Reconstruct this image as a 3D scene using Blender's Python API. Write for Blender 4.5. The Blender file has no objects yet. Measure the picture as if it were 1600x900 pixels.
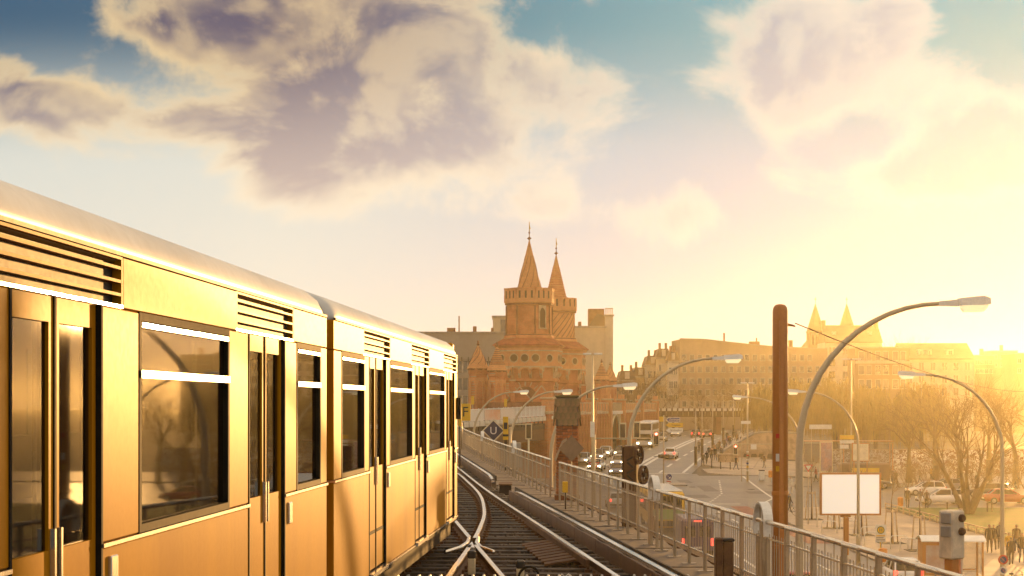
import bpy, bmesh, math, random
import numpy as np
from mathutils import Vector, Matrix

R = math.radians
random.seed(11)
scene = bpy.context.scene
COL = scene.collection

# ------------------------------------------------------------------ camera
H = 9.6                      # eye height above the street
FPX = 2700.0                 # focal length in photo pixels (photo is 1600 wide)
HOR = 631.0                  # row of the horizon in the photo
cam_d = bpy.data.cameras.new("camera")
cam = bpy.data.objects.new("camera", cam_d)
COL.objects.link(cam)
cam.location = (0, 0, H)
cam.rotation_euler = (R(90), 0, 0)
cam_d.sensor_width = 36.0
cam_d.lens = 36.0 * FPX / 1600.0
cam_d.shift_y = (HOR - 450.0) / 1600.0
cam_d.clip_start = 0.1
cam_d.clip_end = 9000
scene.camera = cam

# ------------------------------------------------------------------ exposure
vs = scene.view_settings
vs.view_transform = 'Standard'
vs.look = 'None'
vs.gamma = 1.0
vs.use_curve_mapping = False
vs.exposure = 0.62
scene.cycles.use_denoising = True
scene.cycles.max_bounces = 6
scene.cycles.diffuse_bounces = 3
scene.cycles.glossy_bounces = 3
scene.cycles.transmission_bounces = 4
scene.cycles.transparent_max_bounces = 12
scene.cycles.volume_bounces = 0
scene.cycles.sample_clamp_indirect = 6.0
scene.cycles.caustics_reflective = False
scene.cycles.caustics_refractive = False

# ------------------------------------------------------------------ sun
SUN_AZ, SUN_EL = 20.5, 2.8      # degrees right of the view axis, above the horizon
sun_d = bpy.data.lights.new("sun", 'SUN')
sun_d.energy = 5.0
sun_d.angle = R(0.6)
sun_d.color = (1.0, 0.52, 0.16)
sun = bpy.data.objects.new("sun", sun_d)
COL.objects.link(sun)
_sd = Vector((math.sin(R(SUN_AZ)) * math.cos(R(SUN_EL)), math.cos(R(SUN_AZ)) * math.cos(R(SUN_EL)), math.sin(R(SUN_EL))))
sun.rotation_euler = (-_sd).to_track_quat('-Z', 'Y').to_euler()
sun.location = (60, 120, 80)

# ------------------------------------------------------------------ world: evening sky with broken cumulus
world = bpy.data.worlds.new("World")
scene.world = world
world.use_nodes = True
world.cycles.sampling_method = 'MANUAL'
world.cycles.sample_map_resolution = 256


class NT:
    """small node-tree writer: numbers and sockets mix freely"""
    def __init__(s, tree):
        s.t = tree
        s.n = tree.nodes
        s.n.clear()

    def put(s, node, i, v):
        if v is None:
            return
        if isinstance(v, bpy.types.NodeSocket):
            s.t.links.new(v, node.inputs[i])
        else:
            node.inputs[i].default_value = v

    def m(s, op, a, b=None, c=None, clamp=False):
        k = s.n.new('ShaderNodeMath')
        k.operation = op
        k.use_clamp = clamp
        s.put(k, 0, a); s.put(k, 1, b); s.put(k, 2, c)
        return k.outputs[0]

    def v(s, op, a, b=None):
        k = s.n.new('ShaderNodeVectorMath')
        k.operation = op
        s.put(k, 0, a); s.put(k, 1, b)
        return k.outputs['Value'] if op in ('LENGTH', 'DOT_PRODUCT') else k.outputs[0]

    def xyz(s, x=0.0, y=0.0, z=0.0):
        k = s.n.new('ShaderNodeCombineXYZ')
        s.put(k, 0, x); s.put(k, 1, y); s.put(k, 2, z)
        return k.outputs[0]

    def sep(s, v):
        k = s.n.new('ShaderNodeSeparateXYZ')
        s.put(k, 0, v)
        return k.outputs

    def noise(s, vec, scale, detail=4.0, rough=0.55, dist=0.0, lac=2.0):
        k = s.n.new('ShaderNodeTexNoise')
        s.put(k, 'Vector', vec); s.put(k, 'Scale', scale); s.put(k, 'Detail', detail)
        s.put(k, 'Roughness', rough); s.put(k, 'Distortion', dist); s.put(k, 'Lacunarity', lac)
        return k.outputs[0]

    def ramp(s, x, lo, hi, a=0.0, b=1.0, smooth=True):
        k = s.n.new('ShaderNodeMapRange')
        k.interpolation_type = 'SMOOTHSTEP' if smooth else 'LINEAR'
        k.clamp = True
        s.put(k, 'Value', x); s.put(k, 'From Min', lo); s.put(k, 'From Max', hi)
        s.put(k, 'To Min', a); s.put(k, 'To Max', b)
        return k.outputs[0]

    def mix(s, f, a, b, mode='MIX'):
        k = s.n.new('ShaderNodeMix')
        k.data_type = 'RGBA'
        k.blend_type = mode
        k.clamp_factor = True
        s.put(k, 0, f)
        for i, q in ((6, a), (7, b)):
            if isinstance(q, (tuple, list)):
                q = tuple(q) + ((1.0,) if len(q) == 3 else ())
            s.put(k, i, q)
        return k.outputs[2]


def build_world():
    w = NT(world.node_tree)
    tc = w.n.new('ShaderNodeTexCoord')
    d = tc.outputs['Generated']
    o = w.sep(d)
    dx, dy, dz = o[0], o[1], o[2]
    sky = w.n.new('ShaderNodeTexSky')
    sky.sky_type = 'NISHITA'
    sky.sun_disc = False
    sky.sun_elevation = R(SUN_EL)
    sky.sun_rotation = R(SUN_AZ)
    sky.altitude = 40
    sky.air_density = 1.0
    sky.dust_density = 2.6
    sky.ozone_density = 2.2
    # cloud layer coordinates: direction over its horizontal length
    hl = w.m('MAXIMUM', w.m('ABSOLUTE', dy), 0.18)
    u = w.m('DIVIDE', dx, hl)
    v = w.m('DIVIDE', dz, hl)
    SC = 2700.0

    def vmad(a_, b_, c_):
        k = w.n.new('ShaderNodeVectorMath')
        k.operation = 'MULTIPLY_ADD'
        w.put(k, 0, a_); w.put(k, 1, b_); w.put(k, 2, c_)
        return k.outputs[0]

    uv = w.xyz(u, v, 0.0)

    def blob(cx, cy, rx, ry, amp, acc):
        q = vmad(uv, (SC / rx, SC / ry, 0.0), (-(cx - 800.0) / rx, -(HOR - cy) / ry, 0.0))
        e = w.m('POWER', 0.36788, w.v('DOT_PRODUCT', q, q))
        return w.m('MULTIPLY_ADD', e, amp, acc)

    BL = [(320, 40, 165, 85, .50), (110, 170, 200, 55, .48), (330, 190, 150, 45, .34), (470, 150, 110, 60, .30),
          (700, 95, 150, 110, .58), (800, 190, 140, 50, .22), (930, 135, 95, 45, .24),
          (1230, 80, 160, 95, .56), (1215, 200, 65, 75, .33), (1390, 40, 80, 60, .28),
          (1540, 205, 150, 85, .72), (1440, 270, 150, 40, .42), (560, 215, 140, 45, .26), (20, 110, 70, 60, .25), (830, 325, 190, 45, .42), (430, 305, 95, 60, .36), (1060, 350, 60, 60, .30), (560, 240, 230, 40, .32), (1300, 300, 200, 40, .3),
          (1330, 150, 120, 50, .2),
          (75, 60, 60, 60, -.35), (205, 100, 45, 40, -.18), (840, 30, 75, 50, -.35),
          (1010, 60, 60, 130, -.22), (1540, 45, 70, 55, -.3), (1090, 230, 80, 60, -.22), (990, 300, 300, 40, -.1)]

    def puff(vec, detail):
        k = w.n.new('ShaderNodeTexNoise')
        k.noise_dimensions = '2D'
        w.put(k, 'Vector', vmad(vec, (9.0, 12.0, 0.0), (3.3, 1.7, 0.0)))
        k.inputs['Scale'].default_value = 1.0
        k.inputs['Detail'].default_value = detail
        k.inputs['Roughness'].default_value = 0.57
        k.inputs['Distortion'].default_value = 0.25
        return w.m('MULTIPLY_ADD', k.outputs[0], 2.1, -1.18)

    # fewer clouds low down
    base = w.ramp(v, 0.04, 0.15, -0.40, 0.0)
    # unseen sky above and beside the view: denser cloud added for warm fill light
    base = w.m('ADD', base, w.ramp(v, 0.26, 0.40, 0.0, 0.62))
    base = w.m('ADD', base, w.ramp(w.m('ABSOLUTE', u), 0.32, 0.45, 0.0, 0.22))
    for b in BL:
        base = blob(b[0], b[1], b[2], b[3], b[4] * 1.25, base)
    n0 = puff(uv, 8.0)
    d0 = w.m('ADD', n0, base)
    # the same puffs a little towards the sun (right and down) tell the lit side
    n1 = puff(vmad(uv, (1.0, 1.0, 0.0), (0.016, -0.012, 0.0)), 4.0)
    d1 = w.m('ADD', n1, base)
    cover = w.ramp(d0, -0.10, 0.33)
    thick = w.ramp(d0, 0.12, 0.52)
    lit = w.ramp(w.m('SUBTRACT', d0, d1), -0.10, 0.30)
    # in units where Background strength 0.1 and the exposure make about 8 white
    sunw = w.v('DOT_PRODUCT', d, w.xyz(_sd.x, _sd.y, _sd.z))
    near = w.ramp(sunw, 0.87, 0.998)
    shade = w.mix(w.ramp(v, 0.11, 0.225), (3.5, 2.95, 2.8), (0.62, 0.62, 1.10))
    shade = w.mix(near, shade, (2.9, 3.3, 3.7))
    shade = w.mix(w.ramp(v, 0.26, 0.5), shade, (6.0, 4.9, 3.8))  # unseen overhead clouds brightened and warmed to raise the fill light
    warm = w.mix(w.ramp(v, 0.10, 0.21), (6.3, 5.5, 4.2), (5.6, 4.2, 2.35))
    warm = w.mix(near, warm, (4.6, 4.7, 4.3))
    warm = w.mix(w.ramp(v, 0.26, 0.5), warm, (7.7, 6.4, 4.5))  # same added lift for the bright parts of the unseen clouds
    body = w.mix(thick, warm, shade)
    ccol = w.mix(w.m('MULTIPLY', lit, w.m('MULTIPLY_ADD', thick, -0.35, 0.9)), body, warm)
    # clear sky: the Nishita sky, paled by low haze towards the horizon
    tint = w.mix(1.0, sky.outputs[0], (0.0, 0.37, 0.76), 'MULTIPLY')
    veil = w.mix(w.ramp(v, 0.02, 0.20), (5.6, 5.4, 4.7), (4.4, 4.7, 4.4))
    veil = w.mix(near, veil, (2.6, 3.2, 4.0))
    vf = w.ramp(v, 0.135, 0.228, 0.98, 0.02)
    clear = w.mix(vf, tint, veil)
    clear = w.mix(w.m('MULTIPLY', near, w.ramp(v, 0.1, 0.25, 0.2, 0.75)), clear, w.mix(w.ramp(v, 0.10, 0.225), (3.0, 3.6, 4.1), (1.1, 3.1, 3.8)))
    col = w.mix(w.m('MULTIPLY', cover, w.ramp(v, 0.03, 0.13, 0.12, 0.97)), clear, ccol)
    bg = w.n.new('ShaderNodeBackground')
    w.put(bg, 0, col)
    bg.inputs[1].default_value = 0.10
    out = w.n.new('ShaderNodeOutputWorld')
    w.t.links.new(bg.outputs[0], out.inputs[0])


build_world()

# ------------------------------------------------------------------ helpers: materials
MATS = {}


def mat(name, col, rough=0.6, metal=0.0, var=0.18, scale=2.0, bump=0.0, bscale=30.0, col2=None, spec=0.5,
        coat=0.0, emit=None, estr=0.0, rnd=0.0, alpha=None, trans=0.0, streak=False, fine=0.08, fscale=25.0, rvar=0.12):
    """procedural surface: two noises on colour, roughness break-up, bump"""
    if name in MATS:
        return MATS[name]
    m = bpy.data.materials.new(name)
    m.use_nodes = True
    w = NT(m.node_tree)
    out = w.n.new('ShaderNodeOutputMaterial')
    b = w.n.new('ShaderNodeBsdfPrincipled')
    w.t.links.new(b.outputs[0], out.inputs[0])
    tc = w.n.new('ShaderNodeTexCoord')
    vec = tc.outputs['Object']
    if streak:
        k = w.sep(vec)
        vec2 = w.xyz(k[0], k[1], w.m('MULTIPLY', k[2], 0.12))
    else:
        vec2 = vec
    n = w.noise(vec2, scale, 5.0, 0.6)
    n2 = w.noise(vec, fscale, 3.0, 0.6)
    c2 = col2 if col2 else tuple(max(0, c * (1 - 2.2 * var)) for c in col)
    c = w.mix(w.ramp(n, 0.35, 0.68), col, c2)
    c = w.mix(w.ramp(n2, 0.3, 0.75, 0.0, fine * 4), c, tuple(x * 0.55 for x in col))
    if rnd:
        oi = w.n.new('ShaderNodeObjectInfo')
        f = w.m('MULTIPLY_ADD', oi.outputs['Random'], 2 * rnd, 1 - rnd)
        c = w.mix(1.0, c, w.xyz(f, f, f), 'MULTIPLY')
    w.put(b, 'Base Color', c)
    w.put(b, 'Roughness', w.m('MULTIPLY_ADD', n2, rvar, max(0.02, rough - rvar / 2), clamp=True))
    b.inputs['Metallic'].default_value = metal
    b.inputs['Specular IOR Level'].default_value = spec
    b.inputs['Coat Weight'].default_value = coat
    b.inputs['Coat Roughness'].default_value = 0.08
    if trans:
        b.inputs['Transmission Weight'].default_value = trans
    if emit:
        b.inputs['Emission Color'].default_value = (*emit, 1)
        b.inputs['Emission Strength'].default_value = estr
    if alpha is not None:
        b.inputs['Alpha'].default_value = alpha
    if bump:
        bn = w.n.new('ShaderNodeBump')
        bn.inputs['Strength'].default_value = min(1.0, bump)
        bn.inputs['Distance'].default_value = 0.02
        w.put(bn, 'Height', w.noise(vec, bscale, 4.0, 0.6))
        w.t.links.new(bn.outputs[0], b.inputs['Normal'])
    MATS[name] = m
    return m


def brick_mat(name, c1, c2, mortar, bw=0.25, bh=0.075, rough=0.85, soot=0.5, msize=0.012):
    """brick bond for walls too far away to tell the bricks apart"""
    m = bpy.data.materials.new(name)
    m.use_nodes = True
    w = NT(m.node_tree)
    out = w.n.new('ShaderNodeOutputMaterial')
    b = w.n.new('ShaderNodeBsdfPrincipled')
    w.t.links.new(b.outputs[0], out.inputs[0])
    tc = w.n.new('ShaderNodeTexCoord')
    o = w.sep(tc.outputs['Object'])
    t = w.n.new('ShaderNodeTexBrick')
    w.put(t, 'Vector', w.xyz(w.m('ADD', o[0], o[1]), o[2], 0.0))
    t.inputs['Scale'].default_value = 1.0
    t.inputs['Brick Width'].default_value = bw
    t.inputs['Row Height'].default_value = bh
    t.inputs['Mortar Size'].default_value = msize
    t.inputs['Color1'].default_value = (*c1, 1)
    t.inputs['Color2'].default_value = (*c2, 1)
    t.inputs['Mortar'].default_value = (*mortar, 1)
    n = w.noise(tc.outputs['Object'], 0.7, 5.0, 0.62)
    n2 = w.noise(tc.outputs['Object'], 3.5, 4.0, 0.6)
    c = w.mix(w.ramp(n, 0.40, 0.66, 0.0, soot), t.outputs[0], tuple(x * 0.45 for x in c1))
    c = w.mix(w.ramp(n2, 0.58, 0.78, 0.0, 0.35), c, tuple(min(1, x * 1.5 + .05) for x in c2))
    w.put(b, 'Base Color', c)
    b.inputs['Roughness'].default_value = rough
    b.inputs['Specular IOR Level'].default_value = 0.12
    bn = w.n.new('ShaderNodeBump')
    bn.inputs['Strength'].default_value = 0.5
    bn.inputs['Distance'].default_value = 0.02
    w.put(bn, 'Height', t.outputs[1])
    bn.invert = True
    w.t.links.new(bn.outputs[0], b.inputs['Normal'])
    MATS[name] = m
    return m


# ------------------------------------------------------------------ helpers: meshes
class MB:
    """collects shapes, build() links them as one mesh object"""
    def __init__(s):
        s.v = []; s.f = []; s.mi = []; s.sm = []
        s.T = Matrix.Identity(4)
        s.cur = 0
        s.smooth = False

    def add(s, vs_, fs, smooth=None):
        n = len(s.v)
        T = s.T
        s.v.extend((T @ Vector(p))[:] for p in vs_)
        for f in fs:
            s.f.append(tuple(i + n for i in f))
            s.mi.append(s.cur)
            s.sm.append(s.smooth if smooth is None else smooth)
        return s

    def bx(s, x0, x1, y0, y1, z0, z1):
        return s.add([(x0, y0, z0), (x1, y0, z0), (x1, y1, z0), (x0, y1, z0), (x0, y0, z1), (x1, y0, z1), (x1, y1, z1), (x0, y1, z1)],
                     [(0, 3, 2, 1), (4, 5, 6, 7), (0, 1, 5, 4), (1, 2, 6, 5), (2, 3, 7, 6), (3, 0, 4, 7)], False)

    def box(s, c, d, rz=0.0, rx=0.0, ry=0.0):
        old = s.T
        s.T = old @ Matrix.Translation(c) @ Matrix.Rotation(rz, 4, 'Z') @ Matrix.Rotation(rx, 4, 'X') @ Matrix.Rotation(ry, 4, 'Y')
        a, b, e = d[0] / 2, d[1] / 2, d[2] / 2
        s.bx(-a, a, -b, b, -e, e)
        s.T = old
        return s

    def bar(s, p, q, w_, h_=None):
        """square bar from p to q"""
        p, q = Vector(p), Vector(q)
        d = (q - p)
        L = d.length
        old = s.T
        rot = d.to_track_quat('Y', 'Z').to_matrix().to_4x4()
        s.T = old @ Matrix.Translation((p + q) / 2) @ rot
        h_ = h_ or w_
        s.bx(-w_ / 2, w_ / 2, -L / 2, L / 2, -h_ / 2, h_ / 2)
        s.T = old
        return s

    def bbox(s, x0, x1, y0, y1, z0, z1, b=0.02):
        """box with all edges chamfered"""
        vs_ = []
        for sz, z in ((-1, z0), (1, z1)):
            for (ix, iy, iz) in ((0, 0, 1), (0, 1, 0), (1, 0, 0)):
                pass
        xs, ys, zs = (x0, x1), (y0, y1), (z0, z1)
        idx = {}
        for i in (0, 1):
            for j in (0, 1):
                for k in (0, 1):
                    for ax in range(3):
                        p = [xs[i], ys[j], zs[k]]
                        for q in range(3):
                            if q != ax:
                                p[q] += b if (i, j, k)[q] == 0 else -b
                        idx[(i, j, k, ax)] = len(vs_)
                        vs_.append(tuple(p))
        fs = []
        for ax in range(3):
            o1, o2 = [q for q in range(3) if q != ax]
            for sgn in (0, 1):
                loop = []
                for (a, c) in ((0, 0), (1, 0), (1, 1), (0, 1)):
                    t = [0, 0, 0]
                    t[ax] = sgn; t[o1] = a; t[o2] = c
                    loop.append(idx[(*t, ax)])
                fs.append(tuple(loop))
        for ax in range(3):
            o1, o2 = [q for q in range(3) if q != ax]
            for a in (0, 1):
                for c in (0, 1):
                    t0 = [0, 0, 0]; t1 = [0, 0, 0]
                    t0[ax] = 0; t1[ax] = 1
                    t0[o1] = t1[o1] = a; t0[o2] = t1[o2] = c
                    fs.append((idx[(*t0, o1)], idx[(*t1, o1)], idx[(*t1, o2)], idx[(*t0, o2)]))
        for i in (0, 1):
            for j in (0, 1):
                for k in (0, 1):
                    fs.append((idx[(i, j, k, 0)], idx[(i, j, k, 1)], idx[(i, j, k, 2)]))
        return s.add(vs_, fs, False)

    def tube(s, pts, rad, n=8, cap=True, smooth=True):
        pts = [Vector(p) for p in pts]
        if not isinstance(rad, (list, tuple)):
            rad = [rad] * len(pts)
        vs_, fs = [], []
        up = Vector((0, 0, 1))
        prev = None
        for i, p in enumerate(pts):
            d = (pts[min(i + 1, len(pts) - 1)] - pts[max(i - 1, 0)])
            if d.length < 1e-9:
                d = Vector((0, 0, 1))
            d.normalize()
            if prev is None:
                a = d.cross(up)
                if a.length < 1e-3:
                    a = Vector((1, 0, 0))
            else:
                a = prev - d * prev.dot(d)
                if a.length < 1e-6:
                    a = d.cross(up)
            a.normalize()
            prev = a
            b = d.cross(a)
            for k in range(n):
                t = 2 * math.pi * k / n
                vs_.append((p + (a * math.cos(t) + b * math.sin(t)) * rad[i])[:])
        for i in range(len(pts) - 1):
            for k in range(n):
                k2 = (k + 1) % n
                fs.append((i * n + k, i * n + k2, (i + 1) * n + k2, (i + 1) * n + k))
        if cap:
            fs.append(tuple(range(n))[::-1])
            fs.append(tuple((len(pts) - 1) * n + k for k in range(n)))
        return s.add(vs_, fs, smooth)

    def lathe(s, prof, n=24, c=(0, 0, 0), ph=0.0, smooth=False, cap=True):
        """profile [(r, z)] about a vertical axis"""
        vs_, fs = [], []
        for (r, z) in prof:
            for k in range(n):
                t = 2 * math.pi * k / n + ph
                vs_.append((c[0] + r * math.cos(t), c[1] + r * math.sin(t), c[2] + z))
        for i in range(len(prof) - 1):
            for k in range(n):
                k2 = (k + 1) % n
                fs.append((i * n + k, i * n + k2, (i + 1) * n + k2, (i + 1) * n + k))
        if cap:
            if prof[0][0] > 1e-4:
                fs.append(tuple(range(n))[::-1])
            if prof[-1][0] > 1e-4:
                fs.append(tuple((len(prof) - 1) * n + k for k in range(n)))
        return s.add(vs_, fs, smooth)

    def prism(s, poly, a, b, axis='Y'):
        """extrude a polygon: axis Y -> poly is (x, z); axis X -> (y, z); axis Z -> (x, y)"""
        n = len(poly)
        P = {'Y': lambda p, t: (p[0], t, p[1]), 'X': lambda p, t: (t, p[0], p[1]), 'Z': lambda p, t: (p[0], p[1], t)}[axis]
        vs_ = [P(p, a) for p in poly] + [P(p, b) for p in poly]
        fs = [tuple(range(n))[::-1], tuple(range(n, 2 * n))]
        for i in range(n):
            j = (i + 1) % n
            fs.append((i, j, n + j, n + i))
        return s.add(vs_, fs, False)

    def loft(s, secs, smooth=True, cap=True, closed=True):
        n = len(secs[0])
        vs_ = [p for q in secs for p in q]
        fs = []
        for i in range(len(secs) - 1):
            for k in range(n if closed else n - 1):
                k2 = (k + 1) % n
                fs.append((i * n + k, i * n + k2, (i + 1) * n + k2, (i + 1) * n + k))
        if cap:
            fs.append(tuple(range(n))[::-1])
            fs.append(tuple((len(secs) - 1) * n + k for k in range(n)))
        return s.add(vs_, fs, smooth)

    def arch(s, x0, x1, z0, zs, zt, z1, y0, y1, jamb, n=7):
        """wall panel x0..x1, z0..z1 with a pointed opening inset by jamb; spring zs, apex zt"""
        a0, a1 = x0 + jamb, x1 - jamb
        s.bx(x0, a0, y0, y1, z0, z1)
        s.bx(a1, x1, y0, y1, z0, z1)
        cx = (a0 + a1) / 2
        pts = []
        for i in range(n + 1):
            t = i / n
            pts.append((a0 + (cx - a0) * (1 - math.cos(t * math.pi / 2)) ** 0.9, zs + (zt - zs) * math.sin(t * math.pi / 2) ** 0.85))
        pts = pts + [(2 * cx - p[0], p[1]) for p in pts[-2::-1]]
        vs_, fs = [], []
        for (x, z) in pts:
            vs_ += [(x, y0, z), (x, y0, z1), (x, y1, z), (x, y1, z1)]
        for i in range(len(pts) - 1):
            a, b = 4 * i, 4 * i + 4
            fs += [(a, b, b + 1, a + 1), (a + 2, a + 3, b + 3, b + 2), (a, a + 2, b + 2, b), (a + 1, b + 1, b + 3, a + 3)]
        s.add(vs_, fs, False)
        return s

    def mesh(s, name):
        me = bpy.data.meshes.new(name)
        me.from_pydata(s.v, [], s.f)
        if any(s.sm):
            me.polygons.foreach_set('use_smooth', s.sm)
        if any(s.mi):
            me.polygons.foreach_set('material_index', s.mi)
        me.update()
        return me

    def build(s, name, m, parent=None, loc=None, rz=None):
        me = s.mesh(name)
        for k in (m if isinstance(m, (list, tuple)) else [m]):
            me.materials.append(k)
        return put(name, me, parent, loc, rz)


def put(name, me, parent=None, loc=None, rz=None):
    o = bpy.data.objects.new(name, me)
    COL.objects.link(o)
    if parent is not None:
        o.parent = parent
    if loc is not None:
        o.location = loc
    if rz is not None:
        o.rotation_euler = (0, 0, rz)
    return o


def fix(o):
    """consistent outward normals"""
    b = bmesh.new()
    b.from_mesh(o.data)
    bmesh.ops.recalc_face_normals(b, faces=b.faces)
    b.to_mesh(o.data)
    b.free()
    return o


def tag(o, label=None, cat=None, group=None, kind=None):
    if label:
        o['label'] = label
    if cat:
        o['category'] = cat
    if group:
        o['group'] = group
    if kind:
        o['kind'] = kind
    return o


def thing(name, label, cat, loc=(0, 0, 0), rz=0.0, group=None):
    o = bpy.data.objects.new(name, None)
    COL.objects.link(o)
    o.empty_display_size = 0.2
    o.location = loc
    o.rotation_euler = (0, 0, rz)
    return tag(o, label, cat, group)


def copy_tree(o, parent=None):
    c = o.copy()
    COL.objects.link(c)
    c.parent = parent
    for ch in list(o.children):
        copy_tree(ch, c)
    return c


def recolour(o, m, slot=0):
    o.material_slots[slot].link = 'OBJECT'
    o.material_slots[slot].material = m


_TXT = {}


def text_mesh(txt, size, depth=0.004):
    k = (txt, size, depth)
    if k not in _TXT:
        c = bpy.data.curves.new('lettering', 'FONT')
        c.body = txt
        c.size = size
        c.extrude = depth
        c.align_x = 'CENTER'
        c.align_y = 'CENTER'
        o = bpy.data.objects.new('lettering', c)
        COL.objects.link(o)
        dg = bpy.context.evaluated_depsgraph_get()
        _TXT[k] = bpy.data.meshes.new_from_object(o.evaluated_get(dg))
        bpy.data.objects.remove(o)
        bpy.data.curves.remove(c)
    return _TXT[k].copy()


def lettering(txt, size, m, parent, loc, rz=0.0, name='lettering'):
    """upright text facing -Y of its parent (turned by rz)"""
    me = text_mesh(txt, size)
    me.materials.clear()
    me.materials.append(m)
    o = put(name, me, parent, loc)
    o.rotation_euler = (R(90), 0, rz)
    return o


def X_at(px, Y):
    return (px - 800.0) / FPX * Y


def z_at(py, Y):
    return H - (py - HOR) / FPX * Y


def sstep(a, b, x):
    t = min(1.0, max(0.0, (x - a) / (b - a)))
    return t * t * (3 - 2 * t)


def lerp_pts(pts, y):
    """smooth curve through (y, x) pairs"""
    ys = [p[0] for p in pts]
    if y <= ys[0]:
        k = (pts[1][1] - pts[0][1]) / (pts[1][0] - pts[0][0])
        return pts[0][1] + k * (y - ys[0])
    if y >= ys[-1]:
        k = (pts[-1][1] - pts[-2][1]) / (pts[-1][0] - pts[-2][0])
        return pts[-1][1] + k * (y - ys[-1])
    i = max(j for j in range(len(ys)) if ys[j] <= y)
    i = min(i, len(pts) - 2)

    def slope(j):
        j0, j1 = max(0, j - 1), min(len(pts) - 1, j + 1)
        return (pts[j1][1] - pts[j0][1]) / (pts[j1][0] - pts[j0][0])
    h = ys[i + 1] - ys[i]
    t = (y - ys[i]) / h
    h00 = 2 * t ** 3 - 3 * t ** 2 + 1
    h10 = t ** 3 - 2 * t ** 2 + t
    h01 = -2 * t ** 3 + 3 * t ** 2
    h11 = t ** 3 - t ** 2
    return h00 * pts[i][1] + h10 * h * slope(i) + h01 * pts[i + 1][1] + h11 * h * slope(i + 1)


def gz(X, Y):
    """street level: flat plaza, ramp up to the bridge"""
    pts = [(150, 0.0), (175, 0.2), (205, 1.15), (235, 2.1), (275, 2.8), (300, 3.15), (335, 3.3), (400, 3.3)]
    z = 0.0 if Y <= 150 else (3.3 if Y >= 335 else lerp_pts(pts, Y))
    return z * (1 - sstep(30, 48, X - 0.185 * (Y - 205)))


# ------------------------------------------------------------------ palette
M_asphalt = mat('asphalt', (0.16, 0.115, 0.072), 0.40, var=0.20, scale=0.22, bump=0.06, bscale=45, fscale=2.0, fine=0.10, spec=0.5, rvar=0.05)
M_paving = mat('paving', (0.42, 0.31, 0.21), 0.55, var=0.16, scale=0.4, bump=0.2, bscale=20, fscale=4.0)
M_kerb = mat('kerb_stone', (0.34, 0.30, 0.26), 0.8, scale=2)
M_soil = mat('ground_soil', (0.12, 0.095, 0.07), 0.9, var=0.2, scale=0.06, fscale=0.7)
M_paint = mat('road_paint', (0.78, 0.74, 0.66), 0.55, var=0.12, scale=1.5, fine=0.12, fscale=8)
M_redlane = mat('cycle_lane', (0.30, 0.10, 0.06), 0.7)
M_grass = mat('lawn_grass', (0.09, 0.13, 0.008), 0.9, var=0.25, scale=0.5, bump=0.8, bscale=18, col2=(0.13, 0.12, 0.03), fscale=6)
M_brick = brick_mat('red_brick', (0.52, 0.145, 0.048), (0.58, 0.19, 0.07), (0.44, 0.29, 0.19), 0.5, 0.16, msize=0.02)
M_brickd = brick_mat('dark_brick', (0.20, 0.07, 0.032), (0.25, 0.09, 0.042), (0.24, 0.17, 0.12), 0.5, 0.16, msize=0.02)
M_brick_l = brick_mat('pale_brick', (0.60, 0.225, 0.085), (0.64, 0.265, 0.105), (0.48, 0.34, 0.23), 0.5, 0.16, soot=0.3, msize=0.02)
M_tile = mat('red_tile', (0.40, 0.095, 0.035), 0.75, scale=1.2, rnd=0.08)
M_stone = mat('sandstone', (0.58, 0.42, 0.27), 0.85, scale=1.2, bump=0.3, bscale=14)
M_stone_d = mat('dark_stone', (0.20, 0.15, 0.11), 0.85, scale=0.8, bump=0.3, bscale=12)
M_handrail = mat('pale_handrail', (0.82, 0.74, 0.60), 0.26, 0.75, var=0.06, scale=2, fine=0.01, rvar=0.03)  # light, glossy base so the rails show bright highlights
M_iron = mat('painted_iron', (0.47, 0.37, 0.25), 0.42, 0.2, var=0.12, scale=4, rnd=0.06, streak=True)
M_iron_d = mat('dark_iron', (0.05, 0.038, 0.030), 0.7, 0.0, scale=4, spec=0.2)
M_rust = mat('rusty_steel', (0.13, 0.065, 0.035), 0.75, 0.0, scale=5, bump=0.2, bscale=40, spec=0.2)
M_brown = mat('brown_post_paint', (0.50, 0.19, 0.035), 0.4, 0.0, var=0.12, scale=2, streak=True)
M_railtop = mat('polished_rail', (0.86, 0.80, 0.70), 0.24, 1.0, var=0.05, scale=6, fine=0.02)
M_sleeper = mat('sleeper_timber', (0.060, 0.042, 0.031), 0.75, var=0.25, scale=3, bump=0.6, bscale=26, rnd=0.28, streak=True)
M_ballast = mat('ballast', (0.075, 0.055, 0.043), 0.9, var=0.25, scale=3, bump=1.0, bscale=22, fscale=14, fine=0.2)
M_gravel = mat('ballast_stone', (0.115, 0.085, 0.066), 0.85, var=0.3, scale=9)
M_conc = mat('walkway_concrete', (0.17, 0.125, 0.092), 0.75, var=0.2, scale=1.2, bump=0.3, bscale=16, fscale=7, fine=0.14)
M_board = mat('guard_board', (0.14, 0.072, 0.042), 0.6, var=0.16, scale=2, streak=True)
M_black = mat('black_rubber', (0.012, 0.011, 0.010), 0.7, spec=0.06)
M_white = mat('white_paint', (0.80, 0.77, 0.70), 0.45, var=0.06)
M_cream = mat('cream_paint', (0.74, 0.64, 0.42), 0.45, var=0.08)
M_yellow = mat('signal_yellow', (0.78, 0.46, 0.02), 0.42, var=0.05)
M_blue = mat('sign_blue', (0.015, 0.03, 0.20), 0.4, var=0.05)
M_navy = mat('navy_enamel', (0.012, 0.018, 0.065), 0.35, var=0.05)
M_red = mat('sign_red', (0.55, 0.03, 0.02), 0.4, var=0.05)
M_black_p = mat('black_paint', (0.014, 0.013, 0.012), 0.4)
M_grey = mat('grey_enamel', (0.36, 0.33, 0.29), 0.5, var=0.1)
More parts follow.
